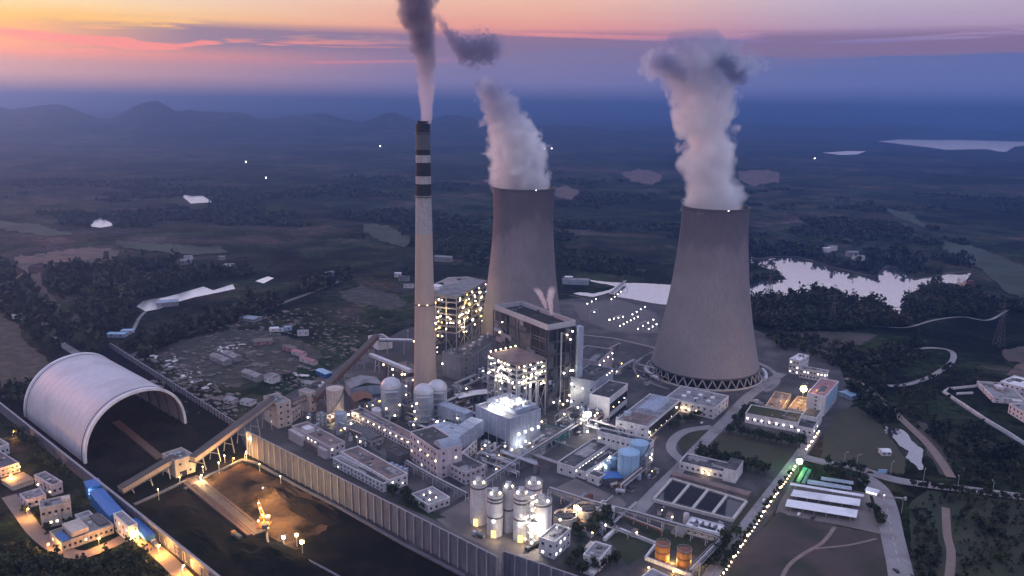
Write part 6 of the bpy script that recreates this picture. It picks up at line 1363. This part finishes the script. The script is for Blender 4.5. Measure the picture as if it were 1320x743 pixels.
forest('woodland', 'dark wooded far shore of the lake', [(955, 326), (975, 333), (1000, 331), (1030, 331), (1060, 340), (1100, 350), (1130, 355), (1140, 345), (1150, 342), (1180, 360), (1225, 352), (1260, 348), (1240, 335), (1160, 330), (1080, 322), (1000, 318), (955, 316)], 800, 6, 20, holes=([(1055, 317), (1115, 325), (1115, 342), (1060, 333)],))
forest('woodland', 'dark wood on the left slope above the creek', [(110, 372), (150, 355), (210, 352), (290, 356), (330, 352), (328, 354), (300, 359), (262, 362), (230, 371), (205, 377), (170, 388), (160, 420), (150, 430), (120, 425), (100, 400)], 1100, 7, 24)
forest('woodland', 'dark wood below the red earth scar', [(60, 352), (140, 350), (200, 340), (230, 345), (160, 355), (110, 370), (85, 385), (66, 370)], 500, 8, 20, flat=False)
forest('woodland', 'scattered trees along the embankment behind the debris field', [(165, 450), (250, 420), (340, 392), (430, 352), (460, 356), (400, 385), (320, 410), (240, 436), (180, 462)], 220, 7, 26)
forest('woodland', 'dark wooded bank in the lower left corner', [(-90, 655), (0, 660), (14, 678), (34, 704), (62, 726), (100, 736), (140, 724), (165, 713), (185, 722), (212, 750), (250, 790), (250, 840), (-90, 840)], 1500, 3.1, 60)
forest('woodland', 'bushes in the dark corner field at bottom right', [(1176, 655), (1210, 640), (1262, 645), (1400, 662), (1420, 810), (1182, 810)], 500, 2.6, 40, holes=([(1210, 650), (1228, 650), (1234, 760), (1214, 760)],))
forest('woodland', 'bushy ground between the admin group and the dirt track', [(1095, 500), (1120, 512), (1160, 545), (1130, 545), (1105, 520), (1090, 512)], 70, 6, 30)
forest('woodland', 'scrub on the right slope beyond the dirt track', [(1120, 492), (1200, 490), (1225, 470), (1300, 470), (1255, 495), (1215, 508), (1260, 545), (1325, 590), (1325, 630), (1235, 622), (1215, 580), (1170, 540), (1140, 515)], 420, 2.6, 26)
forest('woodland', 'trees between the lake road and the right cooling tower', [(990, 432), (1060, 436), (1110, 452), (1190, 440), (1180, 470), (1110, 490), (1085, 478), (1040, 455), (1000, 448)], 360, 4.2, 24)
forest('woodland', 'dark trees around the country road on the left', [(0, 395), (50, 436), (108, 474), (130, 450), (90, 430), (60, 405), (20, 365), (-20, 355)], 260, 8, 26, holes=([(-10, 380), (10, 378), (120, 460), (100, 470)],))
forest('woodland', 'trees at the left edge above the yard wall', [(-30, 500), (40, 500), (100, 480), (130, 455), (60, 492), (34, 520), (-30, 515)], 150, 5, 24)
OPEN = [p for p, _ in SOILS]
def far_woods():
    out = []; mis = []; k = 0
    while k < 12000:
        d = math.exp(random.uniform(math.log(1250), math.log(3000))); a = R(random.uniform(-44, 44)); x, y = d*math.sin(a), d*math.cos(a)
        if mnoise.fractal(Vector((x/300, y/300, 9.4)), 1, 2, 5) < .17+.05*(d < 1600): continue
        z = gh(x, y); px, py = proj((x, y, z))
        if (920 < px < 1260 and 318 < py < 412) or (690 < px < 905 and py > 355) or (px < 560 and 400 < py) or (165 < px < 365 and py > 354): continue
        if any(inpoly(px, py-o, poly) for poly in OPEN for o in (0, 4, 8)): continue
        sc = random.uniform(3, 8); k += 1
        q = leaves(np.array([x, y, z+sc*.6]), np.array([sc*.95, sc*.95, sc*.6]), 7, sc*.5, RNG); out.append(q); mis.append(np.full(len(q), random.choice((0, 1, 0, 0, 2))))
    tag(obj('woodland', quadmesh('woodland', np.concatenate(out), LEAFS, np.concatenate(mis))), 'far woods covering the rolling country', 'woodland', kind='stuff')
far_woods()
for lab, x, y, m in (('far white light below the pointed mountain, upper one', 317, 212, 'lampwhite'), ('far white light below the pointed mountain, lower one', 343, 233, 'lampwhite'), ('far pinkish light right of the left plume, left of two', 702, 194, 'lamppink'), ('far pinkish light right of the left plume, right of two', 711, 194, 'lamppink'), ('far white light right of the right plume', 1050, 207, 'lampwhite'), ('far white light left of the chimney', 490, 181, 'lampwhite')):
    p = drape(x, y); t = thing('distant_lamp', lab, 'lamp', p); r = .75*mpp(p); obj('mast', MB().lathe([(.4, 0), (.3, 8)], 6), 'steel', t); obj('lamp', MB().ball((0, 0, 8+r), r, 8, 5), m, t)
# ------------------------------------------------------------------ steam and smoke
def plume(name, label, cat, pts, Y, col=(.97, .975, .995), dens=.06, amp=1.1, nscale=1.0, axis='z', fade=(0.0, .0), aniso=.25, depth=1.0, dark=None, step=.22, sharp=4.0):
    """pts: (px, py, half width in photo pixels, density share) along the axis in the upright plane at depth Y"""
    W = [(AT(x, y, Y), r*mpp(AT(x, y, Y)), k) for x, y, r, k in pts]
    o = W[0][0].copy(); W = [(p-o, r, k) for p, r, k in W]
    T = (lambda p: p.z) if axis == 'z' else (lambda p: p.x)
    t0, t1 = T(W[0][0]), T(W[-1][0]); X = (lambda p: p.x) if axis == 'z' else (lambda p: p.z)
    c0, c1 = min(X(p) for p, _, _ in W)-1, max(X(p) for p, _, _ in W)+1; rm = max(r for _, r, _ in W)
    m, nt, out = newmat(name+str(len(MATS)))
    tc = N(nt, 'ShaderNodeTexCoord'); sx = N(nt, 'ShaderNodeSeparateXYZ'); nt.links.new(tc.outputs['Object'], sx.inputs[0])
    ta, xa = (sx.outputs[2], sx.outputs[0]) if axis == 'z' else (sx.outputs[0], sx.outputs[2])
    t = mathn(nt, 'DIVIDE', mathn(nt, 'SUBTRACT', ta, t0), t1-t0, clamp=True)
    rp = ramp(nt, t, [(min(1, max(0, (T(p)-t0)/(t1-t0))), ((X(p)-c0)/(c1-c0), r/rm, k)) for p, r, k in W])
    sc = N(nt, 'ShaderNodeSeparateColor'); nt.links.new(rp.outputs[0], sc.inputs[0])
    cx = mathn(nt, 'MULTIPLY_ADD', sc.outputs[0], c1-c0, c0); rr = mathn(nt, 'MULTIPLY', sc.outputs[1], rm)
    dx = mathn(nt, 'DIVIDE', mathn(nt, 'SUBTRACT', xa, cx), rr); dy = mathn(nt, 'DIVIDE', mathn(nt, 'DIVIDE', sx.outputs[1], rr), depth)
    d = mathn(nt, 'SQRT', mathn(nt, 'ADD', mathn(nt, 'MULTIPLY', dx, dx), mathn(nt, 'MULTIPLY', dy, dy)))
    n1 = noise_node(nt, tc.outputs['Object'], nscale/rm*1.9, 6, .6); n1.inputs['Distortion'].default_value = 1.0
    nb = N(nt, 'ShaderNodeTexVoronoi', feature='SMOOTH_F1'); nb.inputs['Scale'].default_value = nscale/rm*2.6; nb.inputs['Smoothness'].default_value = .35
    wv = N(nt, 'ShaderNodeVectorMath', operation='MULTIPLY_ADD'); nt.links.new(n1.outputs[1], wv.inputs[0]); wv.inputs[1].default_value = (rm*.35,)*3; nt.links.new(tc.outputs['Object'], wv.inputs[2]); nt.links.new(wv.outputs[0], nb.inputs['Vector'])
    grow = mathn(nt, 'MULTIPLY_ADD', mathn(nt, 'POWER', t, .7), .8, .2)
    er = mathn(nt, 'MULTIPLY', mathn(nt, 'ADD', mathn(nt, 'MULTIPLY', mathn(nt, 'SUBTRACT', n1.outputs[0], .5), amp*1.9), mathn(nt, 'MULTIPLY', mathn(nt, 'SUBTRACT', .42, nb.outputs[0]), amp*.75)), grow)
    v = mathn(nt, 'MULTIPLY', mathn(nt, 'ADD', mathn(nt, 'SUBTRACT', .98, d), er), sharp, clamp=True)
    if fade[1]: v = mathn(nt, 'MULTIPLY', v, mathn(nt, 'DIVIDE', mathn(nt, 'SUBTRACT', 1.0, t), fade[1], clamp=True))
    if fade[0]: v = mathn(nt, 'MULTIPLY', v, mathn(nt, 'DIVIDE', t, fade[0], clamp=True))
    v = mathn(nt, 'MULTIPLY', mathn(nt, 'MULTIPLY', v, sc.outputs[2]), dens)
    pv = N(nt, 'ShaderNodeVolumePrincipled'); pv.inputs['Color'].default_value = (*col, 1); pv.inputs['Anisotropy'].default_value = aniso
    if dark:                    # colour mixed in patches towards a darker tone up the plume
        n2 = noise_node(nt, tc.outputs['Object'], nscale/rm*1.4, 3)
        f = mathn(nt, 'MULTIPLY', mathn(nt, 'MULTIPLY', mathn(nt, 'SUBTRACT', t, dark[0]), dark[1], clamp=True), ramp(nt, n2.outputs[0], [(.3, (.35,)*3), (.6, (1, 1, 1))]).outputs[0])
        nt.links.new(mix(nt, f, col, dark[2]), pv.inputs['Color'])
    nt.links.new(v, pv.inputs['Density']); nt.links.new(pv.outputs[0], out.inputs['Volume']); m.cycles.volume_step_rate = step
    mb = MB(); n = 20; g = 1+amp*.55; vs = []; K = len(W)
    for i, (p, r, k) in enumerate(W):
        rr_ = r*(1.06+(g-1)*(.25+.75*i/(K-1)))
        for j in range(n):
            a = 2*math.pi*j/n; u, w_ = rr_*math.cos(a), rr_*depth*math.sin(a)
            vs.append((p.x+u, p.y+w_, p.z) if axis == 'z' else (p.x, p.y+w_, p.z+u))
    fs = [(j*n+i, j*n+(i+1) % n, (j+1)*n+(i+1) % n, (j+1)*n+i) for j in range(K-1) for i in range(n)]+[tuple(range(n-1, -1, -1)), tuple(range((K-1)*n, K*n))]
    if axis != 'z': fs = [f[::-1] for f in fs]
    mb.add(vs, fs); me = bpy.data.meshes.new(name); me.from_pydata(mb.v, [], mb.f); me.materials.append(m)
    return tag(obj(name, me, loc=o), label, cat)
YR, YL, YC = CTR.P.y, CTL.P.y, CB.y
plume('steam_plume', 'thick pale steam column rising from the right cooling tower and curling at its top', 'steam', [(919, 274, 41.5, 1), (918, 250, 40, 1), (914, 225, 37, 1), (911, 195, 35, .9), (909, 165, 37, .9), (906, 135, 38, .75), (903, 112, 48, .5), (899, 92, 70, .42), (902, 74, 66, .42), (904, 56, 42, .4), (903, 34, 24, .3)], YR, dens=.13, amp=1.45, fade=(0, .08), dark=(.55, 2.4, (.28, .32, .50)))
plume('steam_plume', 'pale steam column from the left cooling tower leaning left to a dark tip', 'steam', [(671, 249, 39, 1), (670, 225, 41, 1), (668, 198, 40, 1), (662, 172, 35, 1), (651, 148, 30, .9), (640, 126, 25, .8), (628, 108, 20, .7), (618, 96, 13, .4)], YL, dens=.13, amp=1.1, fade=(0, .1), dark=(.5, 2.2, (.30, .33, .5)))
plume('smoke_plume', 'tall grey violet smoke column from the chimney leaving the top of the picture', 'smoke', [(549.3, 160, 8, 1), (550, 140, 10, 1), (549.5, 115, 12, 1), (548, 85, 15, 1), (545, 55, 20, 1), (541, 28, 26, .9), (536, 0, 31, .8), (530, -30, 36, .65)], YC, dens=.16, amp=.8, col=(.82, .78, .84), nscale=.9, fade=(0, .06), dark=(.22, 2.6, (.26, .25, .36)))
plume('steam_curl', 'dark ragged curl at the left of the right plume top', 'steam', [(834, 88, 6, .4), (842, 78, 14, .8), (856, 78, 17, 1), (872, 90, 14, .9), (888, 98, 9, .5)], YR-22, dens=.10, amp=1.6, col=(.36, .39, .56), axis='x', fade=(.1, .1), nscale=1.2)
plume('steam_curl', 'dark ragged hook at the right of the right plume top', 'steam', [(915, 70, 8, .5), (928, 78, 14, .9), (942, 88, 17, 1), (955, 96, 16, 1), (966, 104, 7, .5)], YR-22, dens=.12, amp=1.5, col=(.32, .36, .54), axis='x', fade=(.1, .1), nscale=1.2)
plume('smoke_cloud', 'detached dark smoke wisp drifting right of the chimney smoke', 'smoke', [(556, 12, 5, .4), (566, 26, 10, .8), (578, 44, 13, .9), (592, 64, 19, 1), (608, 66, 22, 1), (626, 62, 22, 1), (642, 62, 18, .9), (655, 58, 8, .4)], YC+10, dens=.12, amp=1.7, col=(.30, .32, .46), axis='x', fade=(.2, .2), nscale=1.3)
plume('steam_jet', 'thin white steam jet on the boiler house roof, right of two', 'steam', [(711, 406, 2.2, 1), (710, 396, 3.5, 1), (709, 386, 5, .9), (711, 376, 5.5, .6), (712, 368, 5, .3)], (M(B2) @ Vector((B2.LX*.35, B2.LY*.2, 0))).y, dens=.5, amp=.9, col=(.95, .9, .9), fade=(0, .25))
plume('steam_jet', 'thin white steam jet on the boiler house roof, left of two', 'steam', [(704, 398, 2.5, 1), (701, 389, 4, 1), (697, 381, 4.5, .8), (693, 374, 6, .5), (690, 370, 5, .2)], (M(B2) @ Vector((B2.LX*.35, B2.LY*.35, 0))).y, dens=.4, amp=.9, col=(.95, .9, .9), fade=(0, .25))
# ------------------------------------------------------------------ air
m, nt, out = newmat('haze'); pv = N(nt, 'ShaderNodeVolumePrincipled'); pv.inputs['Color'].default_value = (.12, .25, .57, 1); pv.inputs['Density'].default_value = 1.9e-4; pv.inputs['Anisotropy'].default_value = .72
nt.links.new(pv.outputs[0], out.inputs['Volume'])
xs = 31500
hz = MB().box(-xs, xs, -400, xs, -3, 425)
tag(obj('haze', hz, 'haze'), 'blue evening haze filling the valley', 'haze', kind='stuff')
# ------------------------------------------------------------------ sky
W = bpy.data.worlds.new('World'); S.world = W; W.use_nodes = True; nt = W.node_tree; nt.nodes.clear()
out = N(nt, 'ShaderNodeOutputWorld'); bg = N(nt, 'ShaderNodeBackground'); nt.links.new(bg.outputs[0], out.inputs[0])
SUN_AZ, SUN_EL = -50.0, 6.5
tc = N(nt, 'ShaderNodeTexCoord'); sep = N(nt, 'ShaderNodeSeparateXYZ'); nt.links.new(tc.outputs['Generated'], sep.inputs[0])
def L(r, g, b):
    f = lambda c: (c/255/12.92 if c/255 <= .04045 else ((c/255+.055)/1.055)**2.4); return (f(r), f(g), f(b))
mp = N(nt, 'ShaderNodeMapping'); mp.inputs['Scale'].default_value = (3.2, 3.2, 55); nt.links.new(tc.outputs['Generated'], mp.inputs[0])
cn = noise_node(nt, mp.outputs[0], 1.6, 6, .58)
mp2 = N(nt, 'ShaderNodeMapping'); mp2.inputs['Scale'].default_value = (2.2, 2.2, 14); nt.links.new(tc.outputs['Generated'], mp2.inputs[0])
cb = noise_node(nt, mp2.outputs[0], 1.5, 4)
el = mathn(nt, 'ADD', sep.outputs[2], mathn(nt, 'ADD', mathn(nt, 'MULTIPLY', mathn(nt, 'SUBTRACT', cn.outputs[0], .5), .012), mathn(nt, 'MULTIPLY', mathn(nt, 'SUBTRACT', cb.outputs[0], .5), .016)))
fx = mathn(nt, 'MULTIPLY', el, 1/.3, clamp=True)
e_ = lambda deg: math.sin(R(deg))/.3
HI = [(e_(11), (.90, .74, .82)), (e_(17.4), (.85, .78, 1.02))]
left = ramp(nt, fx, [(0, L(152, 106, 120)), (e_(1.2), L(170, 117, 122)), (e_(2.3), L(190, 123, 122)), (e_(2.9), L(236, 126, 104)), (e_(3.6), L(255, 150, 84)), (e_(4.8), L(255, 188, 64)), (e_(5.9), L(250, 212, 150)), (e_(7.5), L(232, 214, 205))]+HI)
midr = ramp(nt, fx, [(0, L(96, 98, 148)), (e_(1.5), L(106, 99, 147)), (e_(3.2), L(115, 100, 143)), (e_(4.5), L(120, 100, 140)), (e_(4.8), L(218, 124, 128)), (e_(5.5), L(232, 150, 130)), (e_(7), L(240, 180, 150))]+HI)
right = ramp(nt, fx, [(0, L(80, 94, 150)), (e_(2.5), L(82, 92, 150)), (e_(3.9), L(88, 94, 152)), (e_(4.35), L(128, 106, 156)), (e_(5.2), L(168, 138, 168)), (e_(7), L(188, 172, 192))]+HI)
hl = mathn(nt, 'SQRT', mathn(nt, 'ADD', mathn(nt, 'MULTIPLY', sep.outputs[0], sep.outputs[0]), mathn(nt, 'MULTIPLY', sep.outputs[1], sep.outputs[1])))
sa = mathn(nt, 'DIVIDE', sep.outputs[0], hl)                 # sine of the bearing
fl = N(nt, 'ShaderNodeMapRange'); nt.links.new(sa, fl.inputs[0]); fl.inputs[1].default_value = -.03; fl.inputs[2].default_value = -.55; fl.interpolation_type = 'SMOOTHSTEP'
fr_ = N(nt, 'ShaderNodeMapRange'); nt.links.new(sa, fr_.inputs[0]); fr_.inputs[1].default_value = 0; fr_.inputs[2].default_value = .42; fr_.interpolation_type = 'SMOOTHSTEP'
c = mix(nt, fl.outputs[0], midr.outputs[0], left.outputs[0]); c = mix(nt, fr_.outputs[0], c, right.outputs[0])
# the dark streaked cloud bank with pink edges over the left and middle
mp3 = N(nt, 'ShaderNodeMapping'); mp3.inputs['Scale'].default_value = (2.6, 2.6, 42); mp3.inputs['Location'].default_value = (.7, .2, .35); nt.links.new(tc.outputs['Generated'], mp3.inputs[0])
sn = noise_node(nt, mp3.outputs[0], 1.7, 7, .56); sn.inputs['Distortion'].default_value = .5
band = ramp(nt, mathn(nt, 'MULTIPLY', sep.outputs[2], 1/.3, clamp=True), [(e_(2.9), (0, 0, 0)), (e_(3.7), (1, 1, 1)), (e_(4.7), (1, 1, 1)), (e_(5.3), (0, 0, 0))])
dk = mathn(nt, 'MULTIPLY', ramp(nt, sn.outputs[0], [(.44, (0, 0, 0)), (.50, (1, 1, 1))]).outputs[0], band.outputs[0])
near = N(nt, 'ShaderNodeMapRange'); nt.links.new(sa, near.inputs[0]); near.inputs[1].default_value = -.52; near.inputs[2].default_value = -.36
c = mix(nt, mathn(nt, 'MULTIPLY', mathn(nt, 'MULTIPLY', dk, near.outputs[0]), .92), c, L(126, 96, 130))
band2 = ramp(nt, mathn(nt, 'MULTIPLY', sep.outputs[2], 1/.3, clamp=True), [(e_(2.5), (0, 0, 0)), (e_(3.1), (1, 1, 1)), (e_(3.9), (1, 1, 1)), (e_(4.5), (0, 0, 0))])
pk = mathn(nt, 'MULTIPLY', ramp(nt, sn.outputs[0], [(.45, (1, 1, 1)), (.50, (0, 0, 0))]).outputs[0], band2.outputs[0])
near2 = N(nt, 'ShaderNodeMapRange'); nt.links.new(sa, near2.inputs[0]); near2.inputs[1].default_value = -.05; near2.inputs[2].default_value = -.3
c = mix(nt, mathn(nt, 'MULTIPLY', mathn(nt, 'MULTIPLY', pk, near2.outputs[0]), .9), c, L(246, 120, 112))
# the sky overhead
up = ramp(nt, mathn(nt, 'MULTIPLY', sep.outputs[2], 1.0, clamp=True), [(.28, (0, 0, 0)), (.5, (.6, .6, .6)), (1, (1, 1, 1))])
c = mix(nt, up.outputs[0], c, (.76, .82, 1.20))
low = N(nt, 'ShaderNodeMapRange'); nt.links.new(sep.outputs[2], low.inputs[0]); low.inputs[1].default_value = -.02; low.inputs[2].default_value = -.25
c = mix(nt, low.outputs[0], c, (.05, .055, .07))
sky = N(nt, 'ShaderNodeTexSky', sky_type='NISHITA'); sky.sun_disc = False; sky.sun_elevation = R(SUN_EL); sky.sun_rotation = R(SUN_AZ); sky.altitude = 300
ad = mix(nt, .012, c, sky.outputs[0], 'ADD')
# the sky stands outside the haze: as bright there as it must be to show through the valley air
od = mathn(nt, 'EXPONENT', mathn(nt, 'DIVIDE', .018, mathn(nt, 'MAXIMUM', sep.outputs[2], .03)))
cb_ = N(nt, 'ShaderNodeCombineColor')
for i in range(3): nt.links.new(mathn(nt, 'MULTIPLY', od, .86), cb_.inputs[i])
ad = mix(nt, 1.0, ad, cb_.outputs[0], 'MULTIPLY'); nt.links.new(ad, bg.inputs[0]); bg.inputs[1].default_value = 1.0
W.cycles.sampling_method = 'MANUAL'; W.cycles.sample_map_resolution = 1024
sl = bpy.data.lights.new('sun', 'SUN'); sl.energy = 2.0; sl.angle = R(9); sl.color = (1, .36, .20); so = bpy.data.objects.new('sun', sl); COL.objects.link(so)
e, a = R(6.5), R(-50)
so.rotation_euler = Vector((math.sin(a)*math.cos(e), math.cos(a)*math.cos(e), math.sin(e))).to_track_quat('Z', 'Y').to_euler()
# ------------------------------------------------------------------ camera and render
cam = bpy.data.cameras.new('camera'); co = bpy.data.objects.new('camera', cam); COL.objects.link(co); S.camera = co
cam.sensor_width = 36; cam.lens = F/1320*36; cam.clip_start = 1; cam.clip_end = 90000
X, U, B = Vector((1, 0, 0)), Vector((0, sP, cP)), Vector((0, -cP, sP))
r_, u_ = X*cR+U*sR, -X*sR+U*cR
co.matrix_world = Matrix(((r_.x, u_.x, B.x, 0), (r_.y, u_.y, B.y, 0), (r_.z, u_.z, B.z, CH), (0, 0, 0, 1)))
S.view_settings.view_transform = 'Standard'; S.view_settings.look = 'None'; S.view_settings.gamma = 1; S.view_settings.exposure = .22; S.view_settings.use_curve_mapping = False
S.render.engine = 'CYCLES'; cy = S.cycles
cy.use_denoising = True; cy.denoiser = 'OPENIMAGEDENOISE'; cy.max_bounces = 5; cy.diffuse_bounces = 2; cy.glossy_bounces = 3; cy.volume_bounces = 6; cy.transmission_bounces = 2
cy.sample_clamp_indirect = 4; cy.use_light_tree = True; cy.volume_max_steps = 512; cy.volume_step_rate = 1
